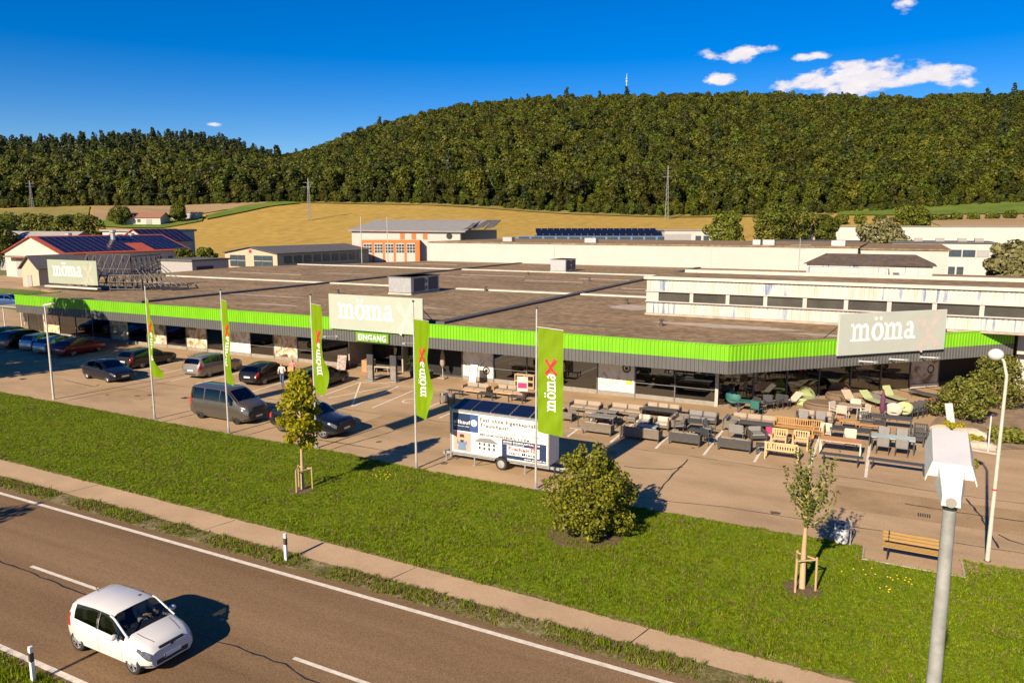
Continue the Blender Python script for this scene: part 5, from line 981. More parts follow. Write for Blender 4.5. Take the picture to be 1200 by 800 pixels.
bx = MB(); bx.rbox((0, 0, .17), (.30, .44, .34), .01); tag(bx.build('cardboard_box', MATS['cardboard']), 'brown cardboard box carried by the person in pink', 'box'); o = bpy.data.objects['cardboard_box']; o.location = (-38.99, 41.02, .90); o.rotation_euler = (0, 0, R(-65))
person('driver in a pale top at the wheel of the white car', (-17.96, 12.78, .06), R(-1), MATS['shirt_white'], MATS['trousers_dark'], seated=True)
# ------------------------------------------------------------------ outdoor furniture on display
mat('wicker_grey', (.155, .128, .10), .85, var=.3, scale=14, bump=.5, bscale=90); mat('wicker_dark', (.055, .052, .05), .8, var=.3, scale=14, bump=.5, bscale=90); mat('cushion_beige', (.31, .245, .18), .9, var=.1, scale=5); mat('cushion_cream', (.46, .40, .32), .9, var=.08, scale=5); mat('cushion_dark', (.06, .058, .058), .9, var=.15)
mat('cushion_grey', (.20, .19, .18), .9, var=.1); mat('teak', (.38, .20, .06), .6, var=.22, scale=4, stretch=(1, 6, 6)); mat('pine_wood', (.52, .37, .19), .65, var=.18, scale=4, stretch=(1, 6, 6)); mat('tan_wood', (.40, .25, .13), .7, var=.2, scale=3); mat('orange_wood', (.40, .21, .09), .6, var=.2, scale=3, stretch=(1, 6, 6)); mat('frame_anthracite', (.045, .046, .05), .5, var=.1); mat('frame_white', (.52, .49, .44), .5)
mat('teal', (.03, .14, .12), .6, var=.15); mat('lime_cloth', (.34, .39, .19), .8, var=.1); mat('tan_cloth', (.42, .32, .24), .85, var=.12); mat('brown_wicker', (.17, .115, .075), .9, var=.3, scale=12, bump=.5, bscale=80); mat('glass_top', (.33, .43, .44), .12, var=.05); mat('magenta', (.45, .02, .12), .7); mat('purple', (.11, .03, .07), .8); mat('orange_cloth', (.62, .28, .06), .8)
GRP = 'outdoor furniture displayed in front of the store'
def T_(name, label, cat, x, y, rz): return thing(name, label, cat, (x, y, .012), R(rz), GRP)
def legs4(t, w, d, h, r, m, sq=True):
    for sx_ in (-1, 1):
        for sy in (-1, 1): MB().box((sx_ * (w / 2 - r), sy * (d / 2 - r), h / 2), (2 * r, 2 * r, h)).build('leg', MATS[m], t)
def sofa(label, x, y, rz, w=1.7, d=.8, fr='wicker_grey', cu='cushion_beige', back=.66, arms=(1, 1), n=2, seat=.34, cat='sofa', name='garden_sofa', backc=True):
    back = min(back, .70); w *= .95; d *= .92; t = T_(name, label, cat, x, y, rz); MB().rbox((0, 0, seat - .10), (w, d, .14), .02).build('base', MATS[fr], t); legs4(t, w - .04, d - .04, seat - .16, .03, 'frame_anthracite')
    MB().rbox((0, d / 2 - .035, (back + seat - .16) / 2), (w, .065, back - seat + .16), .02, M=Matrix.Rotation(R(-4), 4, 'X')).build('backrest', MATS[fr], t)
    for s, on in zip((-1, 1), arms):
        if on: MB().rbox((s * (w / 2 - .035), -.04, seat + .09), (.07, d - .08, .30), .02).build('armrest', MATS[fr], t)
    iw = (w - .16) / n
    for k in range(n):
        cx = -w / 2 + .08 + iw * (k + .5); MB().rbox((cx, -.05, seat + .02), (iw - .02, d - .14, .11), .045).build('seat_cushion', MATS[cu], t)
        if backc: MB().rbox((cx, d / 2 - .14, seat + .20), (iw - .05, .11, .30), .05, M=Matrix.Rotation(R(-12 + 3 * ((k + int(abs(x) * 10)) % 3)), 4, 'X')).build('back_cushion', MATS[cu], t)
    return t
def table(label, x, y, rz, w=1.2, d=.7, h=.45, tm='frame_anthracite', lm='frame_anthracite', name='garden_table', slats=0):
    t = T_(name, label, 'table', x, y, rz)
    if slats:
        for k in range(slats): MB().rbox((0, -d / 2 + d / slats * (k + .5), h - .02), (w, d / slats - .012, .04), .006).build('top_slat', MATS[tm], t)
        MB().box((0, 0, h - .06), (w - .1, d - .06, .03)).build('apron', MATS[lm], t)
    else: MB().rbox((0, 0, h - .02), (w, d, .045), .01).build('tabletop', MATS[tm], t); MB().box((0, 0, h - .07), (w - .12, d - .12, .05)).build('apron', MATS[lm], t)
    legs4(t, w - .04, d - .04, h - .04, .03, lm); return t
def bench(label, x, y, rz, w=1.5, d=.38, h=.46, m='frame_anthracite', splay=.08):
    t = T_('garden_bench', label, 'bench', x, y, rz)
    for k in range(3): MB().rbox((0, -d / 3 + d / 3 * k, h - .02), (w, d / 3 - .01, .04), .006).build('seat_plank', MATS[m], t)
    for s in (-1, 1): mb = MB(); mb.tube([(s * (w / 2 - .22), -d / 2 + .03, h - .04), (s * (w / 2 - .22 + splay), -d / 2 + .03, 0)], .028, 4); mb.tube([(s * (w / 2 - .22), d / 2 - .03, h - .04), (s * (w / 2 - .22 + splay), d / 2 - .03, 0)], .028, 4); mb.box((s * (w / 2 - .22), 0, h - .07), (.05, d - .04, .05)); mb.build('trestle', MATS[m], t)
    return t
def chair(label, x, y, rz, fr='frame_anthracite', cl='cushion_grey', h=.92, w=.56, cat='chair'):
    t = T_('garden_chair', label, cat, x, y, rz); MB().rbox((0, 0, .44), (w, .5, .05), .02).build('seat', MATS[cl], t); MB().rbox((0, .27, .69), (w, .05, .48), .02, M=Matrix.Rotation(R(-10), 4, 'X')).build('backrest', MATS[cl], t)
    for s in (-1, 1):
        for yy, lz in ((-.23, .64), (.24, .9)): MB().tube([(s * w / 2, yy, 0), (s * w / 2, yy + (.03 if yy > 0 else 0), lz)], .018, 6).build('leg', MATS[fr], t)
        MB().rbox((s * w / 2, 0, .65), (.05, .52, .03), .01).build('armrest', MATS[fr], t)
    return t
def slat_seat(label, x, y, rz, w, m, arms=True, cat='bench', name='slatted_bench'):
    t = T_(name, label, cat, x, y, rz); d = .56; nb = int(w / .115)
    for k in range(5): MB().rbox((0, -d / 2 + .06 + k * .105, .43), (w - .1, .085, .03), .006).build('seat_slat', MATS[m], t)
    for k in range(nb): xx = -w / 2 + .1 + (w - .2) * k / (nb - 1); MB().box((xx, d / 2 + .02, .66), (.05, .022, .36)).build('back_slat', MATS[m], t)
    for zz in (.50, .86): MB().rbox((0, d / 2 + .02, zz), (w - .04, .035, .07), .008).build('back_rail', MATS[m], t)
    for s in (-1, 1):
        MB().box((s * (w / 2 - .04), d / 2 + .01, .44), (.06, .06, .88)).build('leg', MATS[m], t); MB().box((s * (w / 2 - .04), -d / 2 + .03, .31), (.06, .06, .62)).build('leg', MATS[m], t)
        if arms: MB().rbox((s * (w / 2 - .04), 0, .635), (.08, d + .06, .035), .01).build('armrest', MATS[m], t)
    return t
def lounger(label, x, y, rz, cl, fr='frame_anthracite', up=40):
    t = T_('sun_lounger', label, 'sun lounger', x, y, rz); MB().rbox((0, -.35, .33), (.62, 1.25, .05), .02).build('bed', MATS[cl], t)
    MB().rbox((0, .27 + .33 * math.cos(R(up)), .33 + .36 * math.sin(R(up))), (.62, .80, .05), .02, M=Matrix.Rotation(R(up), 4, 'X')).build('backrest', MATS[cl], t)
    fr_ = MB(); fr_.tube([(-.33, -1, .3), (-.33, .9, .3)], .02, 6); fr_.tube([(.33, -1, .3), (.33, .9, .3)], .02, 6); fr_.tube([(-.33, -1, .3), (.33, -1, .3)], .02, 6); fr_.build('frame', MATS[fr], t)
    for s in (-1, 1):
        for yy in (-.8, .7): MB().tube([(s * .33, yy, .3), (s * .33, yy, 0)], .02, 6).build('leg', MATS[fr], t)
    return t
def shell(label, x, y, rz, m, r=.48, name='shell_chair', cat='chair'):
    t = T_(name, label, cat, x, y, rz); mb = MB(); n, k = 16, 7
    for i in range(k + 1):
        th = R(20 + 95 * i / k) if False else math.pi / 2 * i / k
        for j in range(n): ph = 2 * math.pi * j / n; rr = r * math.sin(th); mb.v.append((rr * math.cos(ph), rr * math.sin(ph) + .12 * (1 - math.cos(th)), .34 + r * .8 * (1 - math.cos(th)) + (.22 * math.sin(ph) * math.sin(th) ** 2)))
    for i in range(k):
        for j in range(n): mb.f.append((i * n + j, i * n + (j + 1) % n, (i + 1) * n + (j + 1) % n, (i + 1) * n + j))
    mb.build('shell', MATS[m], t, True); MB().lathe([(.26, 0), (.28, .06), (.2, .1)], 12, Matrix.Translation((0, .02, .36))).build('seat_cushion', MATS['cushion_dark'], t)
    for a in range(4): q = math.pi / 4 + a * math.pi / 2; MB().tube([(.12 * math.cos(q), .12 * math.sin(q), .36), (.34 * math.cos(q), .34 * math.sin(q), 0)], .018, 6).build('leg', MATS['frame_anthracite'], t)
    return t
def pod(label, x, y, rz, m, rx=1.0, ry_=.85, cat='daybed', hood=True, cu='cushion_cream'):
    t = T_('round_daybed', label, cat, x, y, rz); mb = MB(); mb.lathe([(.9, 0), (1, .08), (1, .28), (.95, .32), (.2, .33)], 22); mb.v = [(a * rx, b * ry_, c) for a, b, c in mb.v]; mb.build('base', MATS[m], t, 35); c = MB(); c.lathe([(.88, .33), (.92, .38), (.86, .45), (.1, .46)], 22); c.v = [(a * rx, b * ry_, q) for a, b, q in c.v]; c.build('mattress', MATS[cu], t, 35)
    if hood:
        h = MB(); n, k = 14, 6
        for i in range(k + 1):
            th = R(8 + 62 * i / k)
            for j in range(n + 1): ph = R(10 + 160 * j / n); h.v.append((rx * 1.0 * math.cos(ph) * math.cos(th), ry_ * math.sin(ph) * math.cos(th) + .05, .3 + .85 * math.sin(th)))
        for i in range(k):
            for j in range(n): h.f.append((i * (n + 1) + j, i * (n + 1) + j + 1, (i + 1) * (n + 1) + j + 1, (i + 1) * (n + 1) + j))
        h.build('hood', MATS[m], t, True)
    return t
# left block, behind the trailer
sofa('long tan corner sofa just behind the trailer, left one', -25.3, 44.2, 0, 2.0, .85, 'tan_wood', 'cushion_beige'); sofa('long tan sofa behind the trailer, beside the pink price board', -22.9, 44.6, 0, 2.4, .85, 'tan_wood', 'cushion_beige', n=3); table('low dark table between the two tan sofas behind the trailer', -23.9, 43.1, 0, 1.2, .6, .4)
sofa('beige square armchair left of the trailer roof', -25.6, 40.9, 90, .85, .8, 'wicker_grey', 'cushion_cream', n=1, cat='armchair', name='garden_armchair')
bench('black bench lying low behind the trailer', -26.2, 42.9, 0, 1.2, .4, .4); table('dark low table in front of the right tan sofa', -21.7, 43.2, 0, 1.1, .6, .42)
t = T_('wooden_shelf', 'pale wooden crate shelf standing against the shop window', 'shelf', -23.1, 47.3, 0)
for zz in (.05, .5, .95): MB().box((0, 0, zz), (1.5, .45, .05)).build('board', MATS['pine_wood'], t)
for xx in (-.72, 0, .72): MB().box((xx, 0, .5), (.05, .44, .9)).build('side', MATS['pine_wood'], t)
t = T_('price_board', 'pink and white price board on a thin stand', 'sign', -21.7, 44.0, 10); MB().box((0, 0, 1.05), (.75, .03, 1.0)).build('panel', MATS['faded_pink'], t); MB().box((0, -.02, .95), (.6, .01, .35)).build('pink_field', MATS['magenta'], t); MB().tube([(0, .03, 0), (0, .03, 1.0)], .02, 6).build('stand', MATS['frame_anthracite'], t)
t = T_('leaning_board', 'white board with dark frame leaning before the emblem poster', 'sign', -26.95, 46.6, 0)
Mx = Matrix.Rotation(R(-14), 4, 'X'); MB().box((0, 0, .75), (.62, .03, 1.45), M=Mx).build('panel', MATS['trailer_white'], t)
fr = MB()
for x_ in (-.32, .32): fr.box((x_, -.01, .75), (.04, .05, 1.5), M=Mx)
fr.box((0, .16, 1.47), (.66, .05, .04)); fr.build('frame', MATS['frame_anthracite'], t)
# first bays
sofa('light grey sofa with high arms beside the broad banner flag', -16.7, 42.7, 0, 2.1, .85, n=2); sofa('square footstool in front of the light grey high arm sofa', -15.9, 41.6, 0, .9, .75, n=1, back=.42, arms=(0, 0), cat='footstool', name='footstool', backc=False); sofa('dark sided armchair seen from behind near the broad banner flag', -16.9, 40.4, 90, .8, .8, 'wicker_grey', 'cushion_dark', n=1, cat='armchair', name='garden_armchair')
sofa('tan sofa with dark side arms in the second bay', -14.2, 43.0, 0, 2.3, .85, 'wicker_grey', 'cushion_beige', n=2); table('grey low table before the tan sofa in the second bay', -14.9, 41.8, 0, 1.1, .65, .5, 'cushion_grey'); sofa('grey footstool right of the low grey table', -13.2, 41.5, 0, .95, .8, 'wicker_grey', 'cushion_grey', n=1, back=.42, arms=(0, 0), cat='footstool', name='footstool', backc=False)
for k, (x_, y_) in enumerate(((-15.1, 40.9), (-14.1, 41.0))): sofa(('beige stool behind the dark table, left of two', 'beige stool behind the dark table, right of two')[k], x_, y_, 0, .6, .6, n=1, back=.40, arms=(0, 0), cat='footstool', name='footstool', backc=False)
table('dark table with grey top in front of two beige stools', -14.6, 40.0, 3, 1.5, .8, .66, 'cushion_grey'); sofa('grey beige bench sofa seen from behind at the front of the second bay', -14.3, 38.5, 180, 1.75, .7, n=2)
t = T_('parasol_stand', 'parasol pole standing on a square stone base', 'parasol stand', -15.75, 39.1, 0); MB().rbox((0, 0, .04), (.75, .75, .07), .01).build('slab', MATS['cushion_beige'], t); MB().tube([(0, 0, .05), (0, 0, 1.1)], .025, 8).build('tube', MATS['frame_anthracite'], t)
# third bay
table('black long table at the back of the third bay', -12.3, 43.3, 0, 2.2, .75, .6, 'cushion_dark'); sofa('beige sofa behind the black long table', -12.3, 44.2, 0, 2.3, .7, n=3)
sofa('grey brown sofa end with massive arm in the third bay', -10.75, 42.0, 90, 1.9, .85, 'wicker_grey', 'cushion_beige', n=2)
sofa('beige wicker sofa seen from behind at the front of the third bay', -11.9, 38.6, 180, 2.3, .85, 'wicker_grey', 'cushion_cream', n=2, back=.85)
for k, x_ in enumerate((-12.5, -11.4)): sofa(('cream armchair facing the camera in the third bay, left of two', 'cream armchair facing the camera in the third bay, right of two')[k], x_, 41.0, 0, .95, .8, 'wicker_grey', 'cushion_cream', n=1, cat='armchair', name='garden_armchair')
table('low grey glass table between the cream armchairs and the wicker sofa', -11.9, 39.8, 0, 1.1, .6, .45, 'glass_top')
# fourth bay: dark metal lounge set
sofa('dark metal lounge sofa at the back of the fourth bay', -9.7, 43.3, 0, 1.9, .75, 'wicker_dark', 'cushion_grey'); table('dark slatted table in the fourth bay', -9.6, 41.4, 5, 1.4, .75, .62, 'frame_anthracite', slats=7); chair('dark metal chair left of the slatted table in the fourth bay', -10.4, 40.7, -70); chair('dark metal chair right of the slatted table in the fourth bay', -8.75, 40.9, 80); table('dark slatted side table in the fourth bay, nearer one', -9.2, 40.2, -8, 1.0, .6, .45, 'frame_anthracite', slats=6)
sofa('dark metal lounge bench seen from behind at the front of the fourth bay', -9.5, 38.7, 180, 1.75, .7, 'wicker_dark', 'cushion_grey'); chair('dark metal armchair at the front right of the fourth bay', -8.45, 39.2, 150, cl='frame_anthracite')
# fifth bay
sofa('long beige sofa at the back of the fifth bay', -6.9, 43.9, 0, 2.7, .8, 'wicker_grey', 'cushion_beige', n=3); sofa('dark side seat at the left end of the long beige sofa', -8.0, 43.0, 90, 1.5, .75, 'wicker_grey', 'cushion_grey', n=1); table('black low table in front of the long beige sofa', -6.6, 43.0, 0, 1.9, .7, .5, 'cushion_dark')
chair('grey high back chair in the fifth bay', -7.25, 40.7, 180, 'wicker_grey', 'cushion_grey', w=.75); sofa('grey reclining lounge chair in the fifth bay', -6.3, 41.2, 30, .95, .9, 'wicker_dark', 'cushion_grey', n=1, cat='armchair', name='garden_armchair'); sofa('grey bench seen from behind at the front of the fifth bay', -6.95, 38.75, 180, 1.75, .7, 'wicker_dark', 'cushion_grey', n=2)
table('small black side table by the white bay line', -5.65, 38.8, 12, .55, .55, .5, 'cushion_dark'); MB_ = MB(); MB_.rbox((0, 0, .22), (.42, .14, .42), .07); o = MB_.build('cushion', MATS['magenta']); o.location = (-5.85, 42.75, .012); tag(o, 'magenta cushion standing beside the brown slatted bench', 'cushion', GRP)
# sixth bay: wood
slat_seat('orange brown slatted corner bench at the back of the wood group', -4.45, 43.2, 0, 2.5, 'teak'); table('brown wooden table before the orange brown slatted bench', -5.0, 42.2, 0, 1.0, .6, .46, 'teak', 'teak', slats=6); slat_seat('orange brown slatted armchair at the right end of the corner bench', -3.35, 42.6, -90, .9, 'teak', cat='armchair', name='slatted_armchair')
slat_seat('pale wooden slatted armchair, left of two', -5.05, 40.5, 0, .8, 'pine_wood', cat='armchair', name='slatted_armchair'); slat_seat('pale wooden slatted armchair, right of two', -4.0, 40.6, 0, .8, 'pine_wood', cat='armchair', name='slatted_armchair'); table('pale wooden coffee table among the slatted seats', -4.55, 39.5, 0, 1.0, .55, .42, 'pine_wood', 'pine_wood', slats=6); slat_seat('pale wooden slatted bench seen from behind', -4.6, 38.3, 180, 1.6, 'pine_wood')
chair('dark chair with grey seat behind the orange brown bench, left one', -4.4, 45.1, 0); chair('dark chair with grey seat behind the orange brown bench, right one', -3.5, 45.3, 0); sofa('taupe sofa behind the orange brown bench', -3.9, 46.5, 0, 2.2, .7, n=2)
# seventh and eighth bays: dining tables
table('long table with orange wooden top in the seventh bay', -2.1, 40.6, 0, 1.95, .85, .75, 'orange_wood', 'frame_white', slats=6); bench('dark grey bench in front of the orange topped table', -1.95, 38.7, 0, 1.95, .42, .48, splay=.0); table('dark dining table behind the orange topped table', -1.8, 43.1, 0, 2.0, .8, .74); chair('cream chair left of the orange topped table', -3.0, 42.7, 0, 'frame_white', 'cushion_cream'); chair('cream chair with tall back between the two dining tables', -1.75, 42.0, 0, 'frame_white', 'cushion_cream', h=1)
bench('low bench with orange seat, left of three behind the dining tables', -2.75, 46.9, 0, .9, .4, .45, 'orange_wood'); bench('low bench with orange seat, middle of three behind the dining tables', -2.0, 46.0, 0, 1.1, .45, .46, 'orange_wood'); bench('low bench with orange seat, right of three behind the dining tables', -.95, 45.5, 0, 1.4, .45, .46, 'orange_wood'); slat_seat('dark slatted bench behind the orange seat bench', -.9, 46.4, 0, 1.5, 'frame_anthracite')
table('dining table with pale glass top in the last bay', .25, 42.3, 0, 2.0, .9, .75, 'glass_top'); chair('dark chair tucked under the glass table, left of two', -.2, 41.6, 180, cl='cushion_grey'); chair('dark chair tucked under the glass table, right of two', .65, 41.6, 180, cl='cushion_grey'); chair('grey chair behind the glass table, left of two', -.2, 43.3, 0); chair('grey chair behind the glass table, right of two', .65, 43.3, 0); bench('dark grey trestle bench in front of the glass table', .5, 38.8, -2, 2.5, .42, .48)
slat_seat('dark metal bar chair right of the glass table, nearer one', 1.35, 44.0, 0, .7, 'frame_anthracite', cat='chair', name='slatted_chair'); slat_seat('dark metal bar chair right of the glass table, farther one', 1.55, 45.0, 0, .7, 'frame_anthracite', cat='chair', name='slatted_chair'); table('black long table behind the glass table', .15, 47.0, 0, 2.0, .8, .72, 'cushion_dark')
# by the angled window
shell('teal shell chair at the corner post', -8.85, 48.0, 20, 'teal'); table('teal tabletop with thin legs beside the shell chair', -7.75, 47.3, 0, 1.3, .8, .7, 'teal'); chair('teal cushioned chair at the teal table', -7.2, 46.7, 160, cl='teal')
for k in range(4): chair(('black thin legged chair nearest the teal table', 'second black thin legged chair from the teal table', 'third black thin legged chair from the teal table', 'black thin legged chair nearest the lime round daybed')[k], -7.2 + k * .42, 47.9 + k * .5, (150, 20, -30, 170)[k], cl='frame_anthracite')
lounger('cream lounger with orange cushion by the window', -5.75, 50.2, -40, 'cushion_cream'); o = MB().rbox((0, 0, .12), (.7, .45, .22), .09).build('cushion', MATS['orange_cloth']); o.location = (-6.2, 50.8, .012); tag(o, 'orange cushion lying beside the cream lounger', 'cushion', GRP)
pod('lime green round daybed by the angled window', -5.0, 51.1, -40, 'lime_cloth', .75, .7, cu='lime_cloth'); pod('flat brown wicker daybed on the paving', -3.7, 50.3, 0, 'brown_wicker', 1.25, .95, hood=False, cu='brown_wicker'); pod('brown hooded wicker daybed by the angled window', -3.1, 53.6, -20, 'brown_wicker', .85, .75, cu='brown_wicker')
lounger('tan lounger beside the hooded wicker daybed', -2.2, 52.3, 35, 'tan_cloth'); lounger('olive green lounger in the middle of the row', -1.1, 53.0, 40, 'lime_cloth', up=35); lounger('grey lounger lying flat in the row', -.5, 53.4, 40, 'cushion_grey', up=10); lounger('pale lime lounger nearest the poster', .1, 54.6, 40, 'lime_cloth', up=50); lounger('black frame lounger in front of the grey poster', 2.0, 56.6, 60, 'cushion_dark', up=6)
table('round looking white dining table by the loungers', -2.15, 48.9, 0, 1.3, .8, .74, 'cushion_beige', 'frame_white')
for k, (x_, y_, r_) in enumerate(((-2.9, 48.4, 60), (-1.4, 48.5, -60), (-2.5, 47.9, 170), (-1.9, 49.6, 0))): chair(('white chair at the left end of the white table', 'white chair at the right end of the white table', 'white chair in front of the white table', 'white chair behind the white table')[k], x_, y_, r_, 'frame_white', 'cushion_cream')
shell('cream shell chair at the start of the black chair row', .2, 49.1, 0, 'cushion_cream'); shell('green shell chair beside the cream one', .75, 49.7, 0, 'lime_cloth')
for k in range(7): chair('%s black chair of the row leading to the shrubs' % ('first', 'second', 'third', 'fourth', 'fifth', 'sixth', 'seventh')[k], 1.1 + k * .27, 50.1 + k * .43, -35 + (k % 3) * 6, cl='cushion_dark' if k != 4 else 'magenta')
t = T_('closed_parasol', 'closed purple parasol on a stand near the black table', 'parasol', -.4, 47.9, 0); MB().lathe([(.05, .5), (.16, .9), (.13, 1.5), (.04, 2.0)], 10).build('canopy', MATS['purple'], t, True); MB().tube([(0, 0, 0), (0, 0, 2.05)], .022, 8).build('pole', MATS['frame_anthracite'], t); MB().rbox((0, 0, .05), (.5, .5, .1), .02).build('base', MATS['frame_anthracite'], t)
# entrance
t = T_('a_frame_board', 'tilted sandwich board left of the entrance', 'sign', -39.1, 46.9, 15)
for s in (-1, 1): MB().box((0, s * .22, .58), (.75, .03, 1.2), M=Matrix.Rotation(R(18 * s), 4, 'X')).build('panel', mat('chalk', (.20, .08, .07), .7, var=.7, scale=5, col2=(.5, .4, .36)) if s < 0 else MATS['frame_anthracite'], t)
for k, (x_, y_) in enumerate(((-34.4, 44.35), (-32.6, 44.75))):
    t = T_('info_stele', ('dark information pillar left of the entrance path', 'dark information pillar right of the entrance path')[k], 'sign', x_, y_, 0); MB().box((0, 0, 1.0), (.55, .16, 1.95)).build('panel', MATS['frame_anthracite'], t); MB().box((0, -.085, .65), (.46, .01, 1.1)).build('print', mat('stele_print', (.20, .18, .16), .6, var=.6, scale=9), t); MB().rbox((0, 0, .04), (.7, .5, .07), .02).build('foot', MATS['galv'], t)
t = T_('wooden_crate', 'pale wooden crate in front of the entrance', 'crate', -36.6, 47.0, 10); MB().box((0, 0, .5), (.85, .7, .96)).build('box', MATS['orange_wood'], t)
for zz in (.15, .5, .85): MB().box((0, -.36, zz), (.87, .02, .22)).build('slat', MATS['orange_wood'], t)
bench('pale bench with white legs in front of the entrance', -35.4, 47.1, 10, 1.5, .45, .5, 'cushion_cream')
t = T_('closed_parasol', 'closed pale parasol in front of the black curtain', 'parasol', -30.1, 47.5, 0); MB().lathe([(.04, .8), (.2, 1.1), (.16, 1.7), (.03, 2.4)], 10).build('canopy', MATS['cushion_beige'], t, True); MB().tube([(0, 0, 0), (0, 0, 2.45)], .024, 8).build('pole', MATS['frame_white'], t); MB().rbox((0, 0, .05), (.6, .6, .1), .02).build('base', MATS['cushion_beige'], t)
sofa('dark wicker armchair before the black curtain', -31.2, 46.9, 0, .9, .8, 'wicker_dark', 'cushion_dark', n=1, cat='armchair', name='garden_armchair')
o = MB().b2(-35.2, -32.8, 45.6, 46.6, .012, .03).build('doormat', MATS['cushion_dark']); tag(o, 'dark doormat on the paving before the entrance', 'mat')
t = thing('plant_pot', 'potted dark shrub before the black curtain', 'plant', (-32.6, 47.2, .012)); MB().lathe([(.2, 0), (.28, .4), (.24, .42)], 12).build('pot', MATS['cushion_dark'], t); foliage('leaf_dark', (.012, .022, .006), (.04, .06, .015), .15); V, F = crown_np(np.random.default_rng(5), [(0, 0, 1.1, .45, .45, .75), (.1, .1, 1.5, .35, .35, .45)], 900, .05); link('crown', mesh_np('c', V, F), MATS['leaf_dark'], t)
# stock seen through the windows
inst = 0
for k in range(26):
    if 6 <= k <= 10: continue
    xc = -9.9 - 2.68 * (k + .5); m_ = ('stock_pale', 'stock_grey', 'stock_wood', 'cushion_dark')[k % 4]; t = thing('showroom_sofa' if k % 2 else 'showroom_table', ('showroom %s seen dimly behind the %s shop window counted from the corner post' % ('sofa' if k % 2 else 'table', ('first', 'second', 'third', 'fourth', 'fifth', 'sixth', '', '', '', '', '', 'twelfth', 'thirteenth', 'fourteenth', 'fifteenth', 'sixteenth', 'seventeenth', 'eighteenth', 'nineteenth', 'twentieth', 'twenty-first', 'twenty-second', 'twenty-third', 'twenty-fourth', 'twenty-fifth', 'twenty-sixth')[k])), 'sofa' if k % 2 else 'table', (xc, 50.2 + (k % 3) * .8, .1), 0, 'showroom furniture behind the glass')
    if k % 2:
        MB().rbox((0, 0, .25), (1.9, .85, .35), .06).build('base', MATS[m_], t); MB().rbox((0, .36, .55), (1.9, .2, .6), .06).build('backrest', MATS[m_], t)
        for s in (-1, 1): MB().rbox((s * .88, 0, .4), (.2, .8, .5), .05).build('armrest', MATS[m_], t)
    else:
        MB().rbox((0, 0, .73), (1.7, .9, .05), .01).build('tabletop', MATS[m_], t)
        for sx_ in (-1, 1):
            for sy in (-1, 1): MB().box((sx_ * .78, sy * .38, .36), (.06, .06, .7)).build('leg', MATS[m_], t)
for k in range(6):
    p = A0 + dA * (1.5 + 2.6 * k) + Vector((-dA.y, dA.x, 0)) * 1.6; t = thing('showroom_armchair', 'showroom armchair behind the angled window, number %s from the corner post' % ('one', 'two', 'three', 'four', 'five', 'six')[k], 'armchair', (p.x, p.y, .11), ang, 'showroom furniture behind the glass'); m_ = ('stock_wood', 'stock_pale', 'cushion_dark')[k % 3]
    MB().rbox((0, 0, .25), (1.0, .85, .35), .06).build('base', MATS[m_], t); MB().rbox((0, .36, .55), (1.0, .2, .6), .06).build('backrest', MATS[m_], t)
    for s in (-1, 1): MB().rbox((s * .45, 0, .4), (.16, .8, .5), .05).build('armrest', MATS[m_], t)
# ------------------------------------------------------------------ street furniture
mat('lamp_cream', (.46, .44, .37), .5, var=.15, scale=4); mat('lamp_white', (.54, .54, .535), .4, var=.05, scale=6); mat('bench_wood', (.31, .185, .05), .6, var=.2, scale=5, stretch=(1, 8, 8)); mat('stake', (.40, .28, .15), .8, var=.25, scale=9, stretch=(4, 4, .6)); mat('mulch', (.11, .065, .04), .95, var=.4, scale=9, bump=.8, bscale=30); mat('reflector', (.09, .085, .08), .4); mat('lamp_glass', (.62, .60, .56), .25); mat('white_plastic', (.70, .69, .66), .5, var=.06, scale=5)
# tall lamp right in front of the camera: conical galvanised pole, white head with drooping wings
t = thing('street_lamp', 'tall galvanised street lamp with white head close to the camera', 'street lamp', (.405, 5.7, 0))
MB().tube([(0, 0, 0), (0, 0, 1.2), (0, 0, 9.62)], [.085, .083, .041], 16).build('pole', MATS['galv'], t, 40); MB().lathe([(.045, 0), (.045, .05)], 14, Matrix.Translation((0, 0, 9.60))).build('collar', MATS['trim_black'], t)
hd = MB()      # tapering neck
def frus(mb, a, b):      # a,b: (y, x half width, z top, z bottom)
    o = len(mb.v)
    for y, w, z1, z0, wt in (a, b): mb.v += [(-w, y, z0), (w, y, z0), (wt, y, z1), (-wt, y, z1)]
    mb.f += [(o, o + 1, o + 2, o + 3), (o + 4, o + 7, o + 6, o + 5)] + [(o + i, o + 4 + i, o + 4 + (i + 1) % 4, o + (i + 1) % 4) for i in range(4)]
frus(hd, (-.075, .057, 9.71, 9.64, .054), (.18, .092, 9.875, 9.70, .080)); hd.build('neck', MATS['lamp_white'], t)
h2 = MB(); frus(h2, (.15, .140, 9.87, 9.77, .118), (.66, .132, 9.985, 9.86, .118)); h2.build('housing', MATS['lamp_white'], t)
h3 = MB()
for s in (-1, 1): o_ = len(h3.v); h3.v += [(s * .117, .14, 9.88), (s * .158, .12, 9.75), (s * .152, .64, 9.86), (s * .117, .67, 9.99)]; h3.v += [(x * .97, y, zz - .012) for x, y, zz in h3.v[o_:o_ + 4]]; h3.f += [(o_, o_ + 1, o_ + 2, o_ + 3), (o_ + 4, o_ + 7, o_ + 6, o_ + 5), (o_, o_ + 4, o_ + 5, o_ + 1), (o_ + 1, o_ + 5, o_ + 6, o_ + 2), (o_ + 2, o_ + 6, o_ + 7, o_ + 3), (o_ + 3, o_ + 7, o_ + 4, o_)]
h3.build('side_wing', MATS['lamp_white'], t); MB().lathe([(.034, 0), (.034, .004)], 16, Matrix.Translation((0, -.077, 9.668)) @ Matrix.Rotation(R(90), 4, 'X')).build('round_label', mat('label_grey', (.24, .225, .20), .6), t); MB().box((0, .45, 9.80), (.2, .4, .03)).build('diffuser', MATS['lamp_glass'], t)
